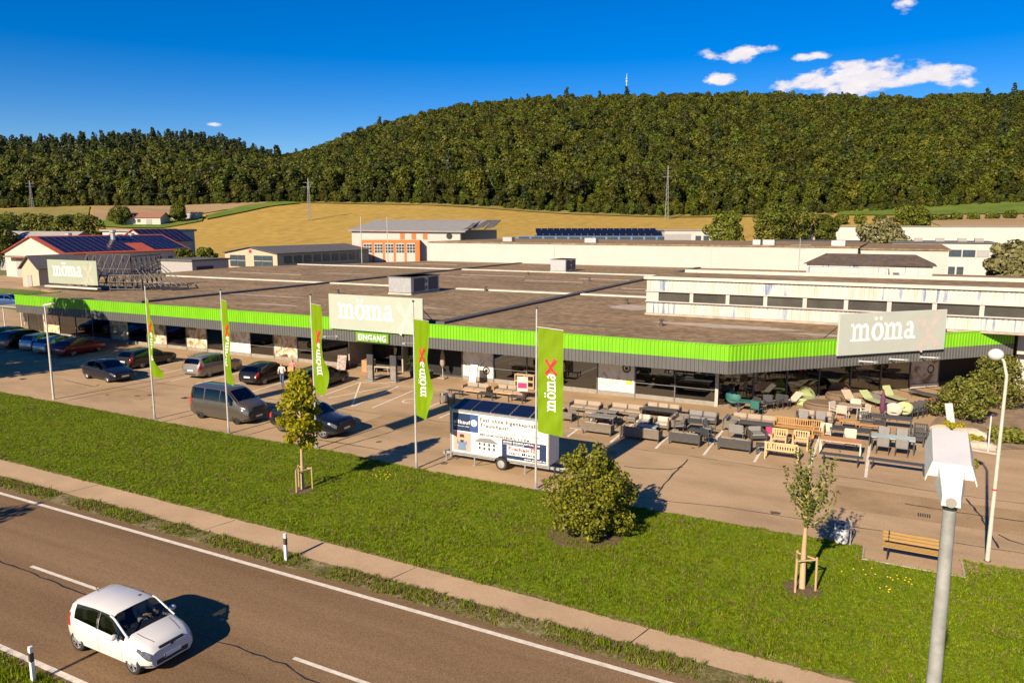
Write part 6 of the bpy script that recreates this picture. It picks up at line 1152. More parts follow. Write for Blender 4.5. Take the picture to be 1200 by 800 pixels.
# mushroom lamp on cream pole at the right
t = thing('street_lamp', 'cream painted lamp post with white globe head beside the bench', 'street lamp', (3.35, 29.5, 0)); MB().tube([(0, 0, 0), (0, 0, .9), (.02, 0, 6.5), (-.10, 0, 7.0), (-.22, 0, 7.15)], [.075, .07, .05, .045, .04], 12).build('pole', MATS['lamp_cream'], t, 40); MB().ball((-.34, 0, 7.2), (.24, .2, .2), 14, 10).build('lamp_head', MATS['lamp_white'], t, True); MB().lathe([(.077, 0), (.077, .05)], 12, Matrix.Translation((0, 0, 2.55))).build('red_ring', MATS['print_red'], t); MB().lathe([(.11, 0), (.11, .03)], 12).build('foot', MATS['steel_dark'], t)
t = thing('street_lamp', 'white lamp post with flat angled head on the left lawn edge', 'street lamp', (-49.4, 29.95, 0)); MB().tube([(0, 0, 0), (0, 0, 6.2)], [.075, .05], 10).build('pole', MATS['lamp_cream'], t, 40); MB().rbox((.35, .05, 6.32), (.95, .3, .14), .05, M=Matrix.Rotation(R(-10), 4, 'Y')).build('lamp_head', MATS['lamp_white'], t)
# small posts
def delineator(x, y, label):
    t = thing('delineator_post', label, 'post', (x, y, .02), R(-8), 'white roadside posts'); mb = MB(); mb.prism([(-.06, -.04), (.06, -.04), (.035, .05), (-.035, .05)], 0, .92); mb.prism([(-.055, -.036), (.055, -.036), (.03, .045), (-.03, .045)], .92, .98); mb.build('post', MATS['white_plastic'], t); b = MB(); b.prism([(-.062, -.042), (.062, -.042), (.037, .052), (-.037, .052)], .58, .82); b.build('black_band', MATS['trim_black'], t); MB().box((.0, -.046, .70), (.05, .008, .18)).build('reflector', MATS['reflector'], t)
delineator(-18.2, 18.5, 'white roadside post with black band beside the cycle path'); delineator(-18.85, 10.25, 'white roadside post at the bottom left edge of the road')
# bench and bin
t = thing('park_bench', 'wooden park bench with black iron legs on a paved pad', 'bench', (1.05, 28.25, .012), R(-1))
for k in range(3): MB().rbox((0, .30 + .025 * k, .54 + .115 * k), (1.95, .035, .095), .01).build('back_slat', MATS['bench_wood'], t)
for k in range(4): MB().rbox((0, -.17 + .12 * k, .44), (1.95, .10, .035), .01).build('seat_slat', MATS['bench_wood'], t)
for s in (-1, 1): mb = MB(); mb.tube([(s * .78, -.2, .42), (s * .78, -.2, 0)], .028, 6); mb.tube([(s * .78, .36, .84), (s * .78, .28, .42), (s * .78, .26, 0)], .028, 6); mb.box((s * .78, .04, .41), (.05, .5, .04)); mb.build('leg_frame', MATS['trim_black'], t)
t = thing('litter_bin', 'light grey litter bin on the lawn edge behind the right tree', 'litter bin', (-1.25, 28.65, .02)); MB().lathe([(.21, .1), (.23, .15), (.25, .62), (.25, .66), (.23, .66)], 16).build('bin', MATS['lamp_white'], t, 40); MB().lathe([(.255, .66), (.27, .70), (.24, .80), (.10, .88)], 16).build('lid', mat('bin_lid', (.05, .07, .11), .5), t, 40); MB().tube([(.3, .05, 0), (.3, .05, .85), (.2, .05, 1.0)], .025, 6).build('post', MATS['galv'], t)
# ------------------------------------------------------------------ young trees, shrubs
foliage('leaf_maple', (.21, .23, .006), (.50, .43, .018), .38, .1); foliage('leaf_right', (.06, .09, .010), (.17, .20, .03), .3, .1); foliage('leaf_bush', (.060, .078, .004), (.30, .29, .024), .28, .15); foliage('leaf_shrub', (.065, .082, .009), (.25, .25, .045), .25, .15); foliage('leaf_tree', (.036, .052, .004), (.15, .165, .014), .2, .2); foliage('leaf_pale', (.10, .10, .035), (.24, .22, .09), .18, .15)
def stakes(t, r, h, n, rail_rot=0):
    P = [(r * math.cos(a), r * math.sin(a)) for a in [rail_rot + 2 * math.pi * k / n for k in range(n)]]
    for x, y in P: MB().tube([(x, y, 0), (x * .97, y * .97, h)], .035, 7).build('stake', MATS['stake'], t)
    for i in range(n): (x0, y0), (x1, y1) = P[i], P[(i + 1) % n]; MB().tube([(x0, y0, h - .08), (x1, y1, h - .08)], .028, 6).build('stake_rail', MATS['stake'], t)
    mb = MB(); rg_ = np.random.default_rng(3); n_ = 20; mb.v = [(0, 0, .07)] + [((.62 + rg_.uniform(-.1, .1)) * math.cos(q), (.58 + rg_.uniform(-.1, .1)) * math.sin(q), .025) for q in np.linspace(0, 6.28, n_, endpoint=False)]; mb.f = [(0, 1 + i, 1 + (i + 1) % n_) for i in range(n_)]; mb.build('mulch', MATS['mulch'], t)
t = thing('young_tree', 'young leafy yellow green tree tied to wooden stakes on the lawn', 'tree', (-22.55, 24.1, .02)); stakes(t, .42, 1.05, 3, .6)
tk = MB(); tk.tube([(0, 0, 0), (.01, 0, 1.1), (.03, 0, 2.2), (.05, 0, 3.6), (.06, 0, 5.0)], [.085, .07, .05, .035, .012], 9); rg = np.random.default_rng(21); lob = []
for k in range(80):
    z_ = rg.uniform(2.1, 5.2); a = rg.uniform(0, 6.28); env = np.interp(z_, [2.0, 2.5, 3.2, 4.2, 5.2], [.35, .85, 1.02, .72, .2]); rr = env * rg.uniform(.3, .95); p = (rr * math.cos(a) + .04, rr * math.sin(a), z_); tk.tube([(.03, 0, max(1.8, z_ - .45)), p], [.018, .006], 5); s_ = rg.uniform(.10, .24); lob.append((*p, s_, s_, s_ * .75))
tk.build('trunk', MATS['stake'], t, True); V, F = crown_np(rg, lob, 7500, .080, .9, .75, .6); V = (V.reshape(-1, 4, 3) + rg.normal(size=(len(V) // 4, 1, 3)) * .075).reshape(-1, 3); link('crown', mesh_np('crown', V, F), MATS['leaf_maple'], t)
t = thing('young_tree', 'slender sparse young tree with upright twigs and stakes near the bench', 'tree', (-2.1, 24.35, .02)); stakes(t, .40, 1.15, 3, 2.2)
tk = MB(); tk.tube([(0, 0, 0), (-.01, 0, 1.2), (.0, 0, 2.2), (.03, 0, 3.4), (.02, 0, 4.7)], [.095, .085, .055, .032, .008], 9); rg = np.random.default_rng(9); lc = []
for k in range(22):
    a = rg.uniform(0, 6.28); z0_ = rg.uniform(1.95, 3.3); L_ = rg.uniform(.9, 1.6); sp = rg.uniform(.40, .92); top_ = Vector((sp * math.cos(a) * L_ * .75, sp * math.sin(a) * L_ * .75, z0_ + L_)); mid = Vector((sp * math.cos(a) * L_ * .5, sp * math.sin(a) * L_ * .5, z0_ + L_ * .4)); tk.tube([(0, 0, z0_), tuple(mid), tuple(top_)], [.02, .012, .004], 5)
    for q in np.linspace(.15, 1, 26): p = Vector((0, 0, z0_)).lerp(mid, min(1, q * 2)) if q < .5 else mid.lerp(top_, q * 2 - 1); lc += [tuple(p + Vector(rg.normal(size=3) * .06)) for _ in range(2)]
for q in np.linspace(3.0, 4.75, 40): lc += [(.02 + rg.normal() * .06, rg.normal() * .06, q) for _ in range(2)]
tk.build('trunk', MATS['stake'], t, True); lc = np.array(lc); V, F = leaves_np(rg, lc, rg.normal(size=lc.shape) + [0, 0, .4], .065, .6); link('crown', mesh_np('crown', V, F), MATS['leaf_right'], t)
def shrub(label, x, y, lobes, n, size, m, name='shrub', group=None, z=.0, stems=7, tilt=.75):
    t = thing(name, label, 'shrub', (x, y, z), 0, group); rg_ = np.random.default_rng(abs(int(x * 31 + y * 17)) + 1); V, F = crown_np(rg_, lobes, n, size, tilt, .65, .45); link('crown', mesh_np('crown', V, F), MATS[m], t); mb = MB()
    for k in range(stems): l = lobes[rg_.integers(len(lobes))]; mb.tube([(rg_.uniform(-.12, .12), rg_.uniform(-.12, .12), 0), (l[0] * .4, l[1] * .4, l[2] * .5), (l[0], l[1], l[2] + l[5] * .6)], [.03, .02, .008], 5)
    mb.build('stems', MATS['bark'], t); return t
rg = np.random.default_rng(77); lob = [(0, 0, 1.15, 1.25, 1.2, 1.05), (0, 0, 1.9, .95, .95, .8)]
for k in range(34): a = rg.uniform(0, 6.28); z_ = rg.uniform(.45, 2.9); rr = np.interp(z_, [.3, 1, 1.8, 2.6, 3.1], [1.2, 1.45, 1.4, .95, .4]) * rg.uniform(.75, 1.0); s_ = rg.uniform(.28, .5); lob.append((rr * math.cos(a), rr * math.sin(a), z_, s_, s_, s_ * .9))
for k in range(9): a = rg.uniform(0, 6.28); lob.append((.5 * math.cos(a) + .1, .4 * math.sin(a), rg.uniform(2.7, 3.2), .16, .16, .3))
shrub('large round green shrub on the lawn right of the trailer', -9.85, 25.4, [(a * 1.07, b * 1.07, c, d * 1.05, e * 1.05, f) for a, b, c, d, e, f in lob], 20000, .062, 'leaf_bush', stems=12); o = MB(); o.lathe([(1.5, 0), (1.35, .03), (.1, .05)], 24, Matrix.Translation((-9.85, 25.3, .03))); ob = o.build('planting_soil', MATS['mulch'], lawn)
def lobes_for(rx, ry_, h, n, seed, low=.3):
    rg_ = np.random.default_rng(seed); L = [(0, 0, h * .48, rx * .7, ry_ * .7, h * .42)]
    for k in range(n): a = rg_.uniform(0, 6.28); q = rg_.uniform(low, 1) ** .8; z_ = h * rg_.uniform(.18, .88); e = math.sqrt(max(.05, 1 - ((z_ / h - .45) / .58) ** 2)); s_ = min(rx, ry_) * rg_.uniform(.2, .36); L.append((rx * e * q * math.cos(a) * .85, ry_ * e * q * math.sin(a) * .85, z_, s_, s_, s_ * .85))
    return L
shrub('large spreading shrub in the planting bed right of the chairs', 3.95, 51.2, lobes_for(1.9, 1.6, 2.75, 26, 1), 7500, .085, 'leaf_shrub', stems=10); shrub('taller shrub between the big shrub and the white pier', 5.9, 55.2, lobes_for(1.7, 1.6, 3.6, 24, 2), 6000, .09, 'leaf_shrub', stems=10); shrub('low grassy clump at the right end of the planting bed', 5.7, 47.0, lobes_for(1.1, .9, .7, 16, 3), 2500, .09, 'leaf_shrub', stems=3); shrub('small light green plant beside the rocks', 3.3, 48.0, lobes_for(.8, .5, .55, 10, 4), 1200, .07, 'leaf_maple', stems=3); shrub('small plant between the two lower rocks', 3.9, 45.9, lobes_for(.7, .45, .5, 10, 5), 1000, .07, 'leaf_maple', stems=3); shrub('dry low plant by the white pier', 8.4, 57.5, lobes_for(.9, .7, .8, 10, 6), 1200, .08, 'leaf_pale', stems=3)
shrub('tiny weed growing by the asphalt edge at right', 3.75, 41.0, lobes_for(.25, .25, .5, 5, 8), 160, .06, 'leaf_maple', stems=2)
mat('rock', (.42, .34, .26), .9, var=.25, scale=4, bump=.8, bscale=6)
for k, (x, y, a, b, c, rz, lb) in enumerate(((2.55, 47.3, .55, .35, .32, .1, 'flat pale rock at the left end of the planting bed'), (4.0, 47.0, .95, .32, .35, -.35, 'long pale rock in the middle of the planting bed'), (4.2, 44.75, .9, .3, .28, .1, 'long pale rock nearest the parking lot'), (2.9, 45.4, .45, .4, .15, .4, 'flat stone slab beside the metal chairs'))):
    mb = MB(); mb.ball((0, 0, 0), (a, b, c), 12, 8, .10, np.random.default_rng(k)); o = mb.build('rock', MATS['rock'], smooth=35); o.location = (x, y, c * .5); o.rotation_euler = (0, 0, rz); tag(o, lb, 'rock', 'rocks edging the planting bed')
mb = MB(); n_ = 26; rg = np.random.default_rng(4); bed = [(1.8, 46.6), (3.2, 45.6), (4.9, 44.9), (6.8, 46), (8, 50), (8, 57), (5, 58), (3, 53.5), (2.2, 49.5)]; mb.v = [(x, y, .03) for x, y in bed]; mb.f = [tuple(range(len(bed)))]; mb.build('planting_bed', mat('bed_soil', (.22, .155, .095), .95, var=.35, scale=1.5, bump=.6, bscale=12), lot)
t = thing('marker_post', 'thin white post on a small kerb near the right lamp', 'post', (4.55, 44.0, .012)); MB().tube([(0, 0, 0), (0, 0, 1.95)], .035, 8).build('tube', MATS['lamp_white'], t); MB().rbox((-.2, .1, .06), (1.6, .28, .11), .03, rz=-.25).build('kerb', MATS['kerb'], t)
t = thing('display_board', 'pale panel leaning on the big shrub', 'sign', (3.1, 49.6, .012), R(40)); MB().box((0, 0, .62), (.5, .04, 1.25), M=Matrix.Rotation(R(-16), 4, 'X')).build('board', MATS['lamp_white'], t); MB().box((0, .2, .3), (.05, .4, .03), M=Matrix.Rotation(R(30), 4, 'X')).build('strut', MATS['galv'], t)
# trees standing left of the frame: their shade falls on the left cars, the fascia and the road
def big_tree(label, x, y, z, h, r, seed, m='leaf_tree', n=3500, leaf=.22, trunk=.25, group=None, base=.3):
    t = thing('broadleaf_tree', label, 'tree', (x, y, z), 0, group); L = [(a, b, c * (1 - base) + h * base, d, e, f * (1 - base * .5)) for a, b, c, d, e, f in lobes_for(r, r, h, 22, seed)]; V, F = crown_np(np.random.default_rng(seed), L, n, leaf, .5, .7, .3); link('crown', mesh_np('crown', V, F), MATS[m], t); mb = MB(); rg_ = np.random.default_rng(seed)
    mb.tube([(0, 0, 0), (0, 0, h * .35), (.1, 0, h * .75)], [trunk, trunk * .7, trunk * .25], 8)
    for k in range(7): l = L[rg_.integers(1, len(L))]; mb.tube([(0, 0, h * rg_.uniform(.25, .5)), (l[0] * .5, l[1] * .5, l[2] * .8), (l[0], l[1], l[2])], [trunk * .35, trunk * .2, .03], 5)
    mb.build('trunk', MATS['bark'], t, True); return t
big_tree('tree just outside the left edge shading the parked cars', -62.5, 26.3, 0, 10.5, 4.2, 31, n=7000, leaf=.27, group='trees left of the frame'); big_tree('taller tree outside the left edge shading the store fascia', -72.0, 28.0, 0, 14.6, 5.6, 32, n=9000, leaf=.30, group='trees left of the frame'); big_tree('middle tree outside the left edge with wide crown', -67.5, 22.5, 0, 13.5, 4.8, 34, n=7000, leaf=.30, group='trees left of the frame'); big_tree('small tree outside the left edge by the near side of the road', -32.2, 5.2, 0, 7.2, 1.5, 33, n=900, leaf=.16, trunk=.1, group='trees left of the frame')
# ------------------------------------------------------------------ trees between the store and the hill
G2 = 'trees between the store and the hill'
for a in (('round dense green tree behind the white rear hall', -42.6, 208, 2, 13.2, 5.6, 41), ('broad light green tree right of the round dense tree', -33, 226, 2, 15.5, 6.5, 42), ('dark green tree behind the broad light green one', -28.5, 239, 3, 14.8, 6.2, 43), ('low green tree left of the white warehouse', -21, 243, 4, 10.5, 4.5, 44), ('bushy pale tree in front of the long white warehouse', -3.9, 189, 2.5, 10.0, 6.2, 45, 'leaf_pale'), ('pale leafed tree at the right edge behind the raised hall', 14.3, 130, 0, 9.6, 3.5, 46, 'leaf_pale'),
          ('dark tree behind the left workshop, leftmost', -241, 138, 0, 15, 6.5, 47), ('dark tree behind the left workshop, second from left', -230, 141, 0, 15.2, 6.2, 48), ('dark tree behind the left workshop, third from left', -220, 142, 0, 15, 6, 49), ('dark tree behind the left workshop, nearest the chimneys', -209, 142, 0, 14.5, 6, 50), ('low light green tree in front of the dark row', -205, 130, 0, 9, 5, 51), ('tall dark tree at the left edge of the picture', -202, 111, 0, 13, 5.5, 52), ('dark tree at the far left edge behind the sheds', -218, 122, 0, 14, 6, 58),
          ('round tree standing left of the small white field house', -177, 0, 0, 9.6, 5.3, 53), ('dark tree between the field house and the shed', -160, 0, 0, 9.8, 4.8, 54), ('round green tree at the edge of the right meadow', 3, 294, 8, 10, 6.0, 55), ('small bush beside the solar workshop', -150.5, 131, 0, 5.6, 3.4, 56), ('reddish dark bush at the end of the solar workshop', -147, 122, 0, 6.2, 2.4, 57)):
    lb, x, y, z, h, r, sd = a[:7]; m = a[7] if len(a) > 7 else 'leaf_tree'
    if sd == 53: x, y, z = uvw(-179, 350, -.3)
    if sd == 54: x, y, z = uvw(-157, 362, -.3)
    big_tree(lb, x, y, z, h, r, sd, m, 5200, .36, .3, G2, .12)
for k, (u, v, h, r) in enumerate(((200, 372, 3.6, 3.4), (207, 372, 3, 3.2), (214, 371, 3.8, 3.4), (222, 370, 3.4, 3.2), (230, 369, 3.2, 3.2), (238, 368, 3.6, 3.4), (247, 367, 3.2, 3.2), (178, 372, 3.8, 3.4), (187, 371, 3.2, 3.2), (168, 372, 4.4, 3.6), (160, 373, 5, 3.8))): x, y, z = uvw(u, v, -.3); big_tree('%s hedge tree from the left along the right meadow' % ('fourth', 'fifth', 'sixth', 'seventh', 'eighth', 'ninth', 'last', 'third', 'next to third', 'second', 'first')[k], x, y, z, h, r, 70 + k, 'leaf_tree', 1800, .42, .2, 'hedge trees along the right meadow', .05)
# ------------------------------------------------------------------ buildings beyond
mat('red_tile', (.36, .065, .035), .8, var=.2, scale=1.5); mat('brown_tile', (.24, .115, .07), .85, var=.2, scale=1.5); mat('wall_cream', (.48, .44, .37), .85, var=.06); mat('wall_beige', (.42, .35, .25), .85, var=.06); mat('roof_grey', (.26, .245, .225), .7, var=.12, scale=.6); mat('roof_dark', (.09, .085, .085), .8, var=.2, scale=.6); mat('orange_clad', (.62, .14, .02), .55, var=.1); mat('far_glass', (.05, .07, .085), .12, var=.3, spec=.8); mat('blue_clad', (.10, .18, .34), .5, var=.15); mat('white_clean', (.46, .435, .40), .75, var=.05, scale=.3); mat('wall_grey', (.30, .29, .28), .8, var=.1)
def gable(t, x0, x1, y0, y1, hw, hr, axis='y', wall='wall_cream', roof='red_tile', over=.5, th=.18, z=0):
    """walls with gable ends and a two pitched roof; ridge runs along axis"""
    mb = MB()
    if axis == 'y': P = [(x0, hw), ((x0 + x1) / 2, hr), (x1, hw)]; mb.v = [(x, y, zz) for y in (y0, y1) for x, zz in [(x0, z), (x1, z), (x1, hw), ((x0 + x1) / 2, hr), (x0, hw)]]
    else: mb.v = [(x, y, zz) for x in (x0, x1) for y, zz in [(y0, z), (y1, z), (y1, hw), ((y0 + y1) / 2, hr), (y0, hw)]]
    mb.f = [(0, 1, 2, 3, 4), (9, 8, 7, 6, 5)] + [(i, 5 + i, 5 + (i + 1) % 5, (i + 1) % 5) for i in range(5)]; mb.build('wall', MATS[wall], t)
    for s in (0, 1):
        rb = MB(); 
        if axis == 'y': xm = (x0 + x1) / 2; xe = x0 - over if s == 0 else x1 + over; ze = hw - over * (hr - hw) / (xm - x0); Q = [(xm, y0 - over, hr), (xm, y1 + over, hr), (xe, y1 + over, ze), (xe, y0 - over, ze)]
        else: ym = (y0 + y1) / 2; ye = y0 - over if s == 0 else y1 + over; ze = hw - over * (hr - hw) / (ym - y0); Q = [(x0 - over, ym, hr), (x1 + over, ym, hr), (x1 + over, ye, ze), (x0 - over, ye, ze)]
        rb.v = [(a, b, c + .03) for a, b, c in Q] + [(a, b, c + th) for a, b, c in Q]; rb.f = [(3, 2, 1, 0), (4, 5, 6, 7)] + [(i, (i + 1) % 4, 4 + (i + 1) % 4, 4 + i) for i in range(4)]; r = rb.build('roof', MATS[roof], t)
        if s == (1 if axis == 'y' else 0): keep = (r, Q)
    return keep
def win(t, x0, x1, y0, y1, z0, z1, m='far_glass'):
    w = MB().b2(x0, x1, y0, y1, z0, z1).build('window', MATS[m], t); return w
def panels(parent, Q, nu_, nv_, skip=(), m='solar'):
    A_, B_, C_, D_ = [Vector(q) for q in Q]; nrm = (B_ - A_).cross(D_ - A_).normalized(); nrm = nrm if nrm.z > 0 else -nrm
    me = None
    for i in range(nu_):
        for j in range(nv_):
            if (i, j) in skip: continue
            p = lambda u, v: A_.lerp(B_, u).lerp(D_.lerp(C_, u), v) + nrm * .28
            u0, u1, v0, v1 = (i + .06) / nu_, (i + .94) / nu_, (j + .05) / nv_, (j + .95) / nv_; mb = MB(); q = [p(u0, v0), p(u1, v0), p(u1, v1), p(u0, v1)]; mb.v = [tuple(a) for a in q] + [tuple(a - nrm * .06) for a in q]; mb.f = [(0, 1, 2, 3)] + [(k, (k + 1) % 4, 4 + (k + 1) % 4, 4 + k) for k in range(4)]; mb.build('solar_panel', MATS[m], parent)
# workshop with red roof and solar panels, left
t = thing('solar_workshop', 'white workshop with red tiled roof covered in solar panels at left', 'building', (0, 0, 0)); r, Q = gable(t, -176, -156, 99, 131, 5.2, 8.7, 'y')
A_, B_, C_, D_ = [Vector(q) for q in Q]; pq = [A_.lerp(B_, .04).lerp(D_.lerp(C_, .04), .06), A_.lerp(B_, .98).lerp(D_.lerp(C_, .98), .06), A_.lerp(B_, .98).lerp(D_.lerp(C_, .98), .92), A_.lerp(B_, .04).lerp(D_.lerp(C_, .04), .92)]
panels(r, pq, 20, 6, [(i, j) for i in (11, 12, 13) for j in (3, 4, 5)])
for x, y, h in ((-163, 116, 3.2), (-167, 108, 2.6), (-166, 123, 2.4)): mb = MB(); mb.lathe([(.55, 0), (.55, h - .6), (.75, h - .5), (.75, h), (.4, h + .1)], 10, Matrix.Translation((x, y, 6.8))); mb.build('chimney', MATS['zinc'], r)
for k in range(3): win(t, -155.98, -155.9, 122 + 3 * k, 123.2 + 3 * k, 2.2, 3.8)
win(t, -172, -167, 98.9, 98.98, .2, 4.2, 'wall_grey'); mb = MB(); mb.b2(-174, -166, 97.4, 99, 4.3, 4.6); mb.build('canopy', MATS['brown_tile'], t)
t = thing('solar_workshop_wing', 'rear wing with red roof and solar panels right of the workshop', 'building', (0, 0, 0)); r, Q = gable(t, -186, -174, 134, 147, 7.0, 9.9, 'y'); panels(r, Q, 8, 4)
t = thing('flat_workshop', 'flat roofed white building behind the solar workshop', 'building', (0, 0, 0)); MB().b2(-204, -183, 142, 156, 0, 9.3).build('wall', MATS['wall_cream'], t); MB().b2(-204.5, -182.5, 141.5, 156.5, 9.3, 9.9).build('roof', MATS['roof_grey'], t)
for k in range(5): win(t, -201 + 3.6 * k, -198.8 + 3.6 * k, 141.85, 141.98, 7.2, 8.6)
t = thing('grey_barn', 'dark roofed barn at the left edge', 'building', (0, 0, 0)); gable(t, -215, -180, 112, 128, 5, 9.4, 'x', 'wall_grey', 'roof_grey')
t = thing('small_shed', 'small pale gabled shed in front of the solar workshop', 'building', (0, 0, 0)); gable(t, -144.5, -139.5, 84, 92, 3.6, 5.6, 'y', 'wall_beige', 'roof_dark'); win(t, -143, -141.6, 83.9, 83.98, .1, 2.2, 'wall_grey')
t = thing('open_garage', 'low grey garage with open dark door right of the solar workshop', 'building', (0, 0, 0)); MB().b2(-131, -122, 103, 112, 0, 4.3).build('wall', MATS['wall_grey'], t); MB().b2(-131.3, -121.7, 102.7, 112.3, 4.3, 4.6).build('roof', MATS['roof_dark'], t); win(t, -121.98, -121.9, 104, 108, .1, 3.2, 'passage')
# field house and shed on the slope
x, y, z = uvw(-169, 356, -.4); t = thing('field_house', 'small white house with brown roof among the fields', 'building', (x, y, z), R(27)); gable(t, -8.5, 8.5, -5, 5, 3.4, 5.6, 'x', 'wall_cream', 'brown_tile'); win(t, -2, -.6, -5.08, -5.0, 1.2, 2.6); win(t, 2, 4.6, -5.08, -5.0, .3, 2.6, 'wall_grey')
x, y, z = uvw(-158, 374, -.4); t = thing('field_shed', 'flat roofed shed right of the field house', 'building', (x, y, z), R(27)); MB().b2(-6, 6.5, -3, 3, 0, 3.2).build('wall', MATS['wall_cream'], t); MB().b2(-6.4, 7, -3.5, 3.5, 3.2, 3.6).build('roof', MATS['roof_grey'], t); win(t, 0, 5.5, -3.06, -3, .5, 2.6, 'wall_grey')
# beige station with gable
t = thing('beige_station', 'low beige gabled hall with large windows behind the store', 'building', (0, 0, 0)); gable(t, -155.4, -137.5, 141.6, 178, 4.15, 5.6, 'y', 'wall_beige', 'roof_dark', .6)
for a, b in ((-153.5, -151.2), (-151, -148.3), (-145.2, -142.6), (-142.4, -139)): w = win(t, a, b, 141.45, 141.58, .8, 3.6); MB().b2(a, b, 141.40, 141.45, 2.2, 2.3).build('glazing_bar', MATS['frame_white'], w)
for k in range(9): win(t, -137.48, -137.35, 144 + 3.6 * k, 146.6 + 3.6 * k, 1.6, 3.4)
mb = MB(); mb.v = [(-146.9, 141.56, 4.2), (-146, 141.56, 4.2), (-146, 141.56, 5.0), (-146.9, 141.56, 5.0)]; mb.f = [(0, 1, 2, 3)]; mb.build('crest', MATS['print_red'], t)
for k, (x, y) in enumerate(((-118, 150), (-112, 152.5))): mb = MB(); mb.tube([(x, y, 0), (x, y, 13.2)], .09, 6); tag(mb.build('flag_pole', MATS['pole_white']), ('bare flag pole behind the beige hall, left of two', 'bare flag pole behind the beige hall, right of two')[k], 'pole', 'bare poles behind the beige hall')
# orange fire station
t = thing('orange_station', 'fire station hall with orange gates and big grey roof', 'building', (-133, 190, 0), R(27)); MB().b2(-16, 16.5, 0, 22, 0, 9.4).build('wall', MATS['white_clean'], t)
mb = MB(); mb.v = [(-17, -.8, 9.3), (18, -.8, 8.9), (24, 24, 12.4), (-13, 24, 12.4)]; mb.v += [(a, b, c + .35) for a, b, c in mb.v]; mb.f = [(3, 2, 1, 0), (4, 5, 6, 7)] + [(i, (i + 1) % 4, 4 + (i + 1) % 4, 4 + i) for i in range(4)]; mb.build('roof', MATS['roof_grey'], t)
MB().b2(16.5, 27, 9, 22, 0, 9.5).build('side_hall', MATS['wall_grey'], t)
for k in range(3): mb = MB(); mb.v = [(17 + 3.2 * k, 3, 9.6), (20 + 3.2 * k, 3, 10.3), (22 + 3.2 * k, 24, 12.5), (19 + 3.2 * k, 24, 12.5)]; mb.v += [(a, b, c + .2) for a, b, c in mb.v]; mb.f = [(3, 2, 1, 0), (4, 5, 6, 7)] + [(i, (i + 1) % 4, 4 + (i + 1) % 4, 4 + i) for i in range(4)]; mb.build('side_roof', MATS['roof_dark'], t)
ob = MB().b2(-12.6, 4.6, -3, 0, 0, 6.7).build('gate_bay', MATS['orange_clad'], t)
for k in range(5):
    x = -12.0 + 3.2 * k; MB().b2(x, x + 2.5, -3.06, -2.9, .3, 5.8).build('gate', MATS['white_clean'], t)
    for i in range(3):
        for j in range(3): win(t, x + .12 + .82 * i, x + .76 + .82 * i, -3.12, -3.05, 3.0 + .9 * j, 3.7 + .9 * j)
for k in range(3): MB().b2(-1.5 + 3.4 * k, -.2 + 3.4 * k, -.12, 0, 6.9, 8.6).build('red_panel', MATS['orange_clad'], t)
mb = MB(); mb.lathe([(.9, 0), (.9, .1)], 16, Matrix.Translation((13.2, -.02, 7.8)) @ Matrix.Rotation(R(90), 4, 'X')); mb.build('round_emblem', MATS['trim_black'], t)
# blue solar hall, white block
t = thing('solar_hall', 'low hall with rows of blue solar panels on its flat roof', 'building', (-89, 234, 0), R(27)); MB().b2(-26, 25, 0, 26, 0, 6.0).build('wall', MATS['wall_grey'], t); MB().b2(-25.6, 24.6, -.1, .02, 6.0, 7.5).build('blue_front', MATS['blue_clad'], t)
for k in range(12): win(t, -25 + 4.1 * k, -21.6 + 4.1 * k, -.2, -.1, 6.15, 7.3)
for j in range(3):
    for k in range(20): mb = MB(); x = -19 + 2.1 * k; y = 3 + 7 * j; mb.v = [(x, y, 7.6 + .5 * j), (x + 1.95, y, 7.6 + .5 * j), (x + 1.95, y + 2.4, 8.9 + .5 * j), (x, y + 2.4, 8.9 + .5 * j)]; mb.f = [(0, 1, 2, 3)]; mb.build('solar_panel', MATS['solar'], t)
MB().b2(-19.2, 23.2, 2.6, 26, 7.2, 7.5).build('panel_deck', MATS['roof_dark'], t)
t = thing('white_block', 'white flat block right of the solar hall', 'building', (-61, 248, 0), R(27)); MB().b2(-9, 9, 0, 14, 0, 9.2).build('wall', MATS['white_clean'], t); MB().b2(-9.3, 9.3, -.3, 14.3, 9.2, 9.5).build('roof', MATS['roof_grey'], t); win(t, -8.9, -.5, -.08, 0, 5, 8.2, 'wall_grey')
for k in range(3): win(t, 1 + 2.6 * k, 2.8 + 2.6 * k, -.08, 0, 6.2, 7.6)
# white warehouses right
t = thing('white_warehouse', 'long plain white warehouse below the right meadow', 'building', (0, 248, 0), R(9)); MB().b2(-27, 90, -2, 22, 0, 10.6).build('wall', MATS['white_clean'], t); MB().b2(-27.3, 90, -2.3, 22, 10.6, 10.8).build('roof', MATS['roof_grey'], t)
t = thing('office_wing', 'white two storey office wing with ribbon windows at right', 'building', (0, 0, 0)); MB().b2(-2, 16.0, 178, 192, 0, 7.6).build('wall', MATS['white_clean'], t); MB().b2(-2.3, 16.3, 177.7, 192, 7.6, 7.85).build('roof', MATS['roof_dark'], t); MB().b2(-28, -2, 190, 215, 0, 7.0).build('low_wing', MATS['white_clean'], t); MB().b2(-28.3, -2, 189.7, 215, 7.0, 7.3).build('low_roof', MATS['roof_dark'], t)
for k in range(7): win(t, -1.2 + 2.4 * k, 1.0 + 2.4 * k, 177.9, 177.98, 4.9, 6.3, 'far_glass' if k % 3 else 'wall_grey')
for k in range(5): win(t, 4.0 + 1.5 * k, 5.2 + 1.5 * k, 177.9, 177.98, 1.4, 2.9)
for k, x in enumerate((2, 6, 10, 13)): MB().b2(x, x + 1.6, 182, 184, 7.85, 8.5).build('rooflight', MATS['roof_grey'], t)
mb = MB(); mb.b2(-25, -18, 189.6, 189.68, 5.6, 6.7); mb.build('magenta_band', MATS['magenta'], t)
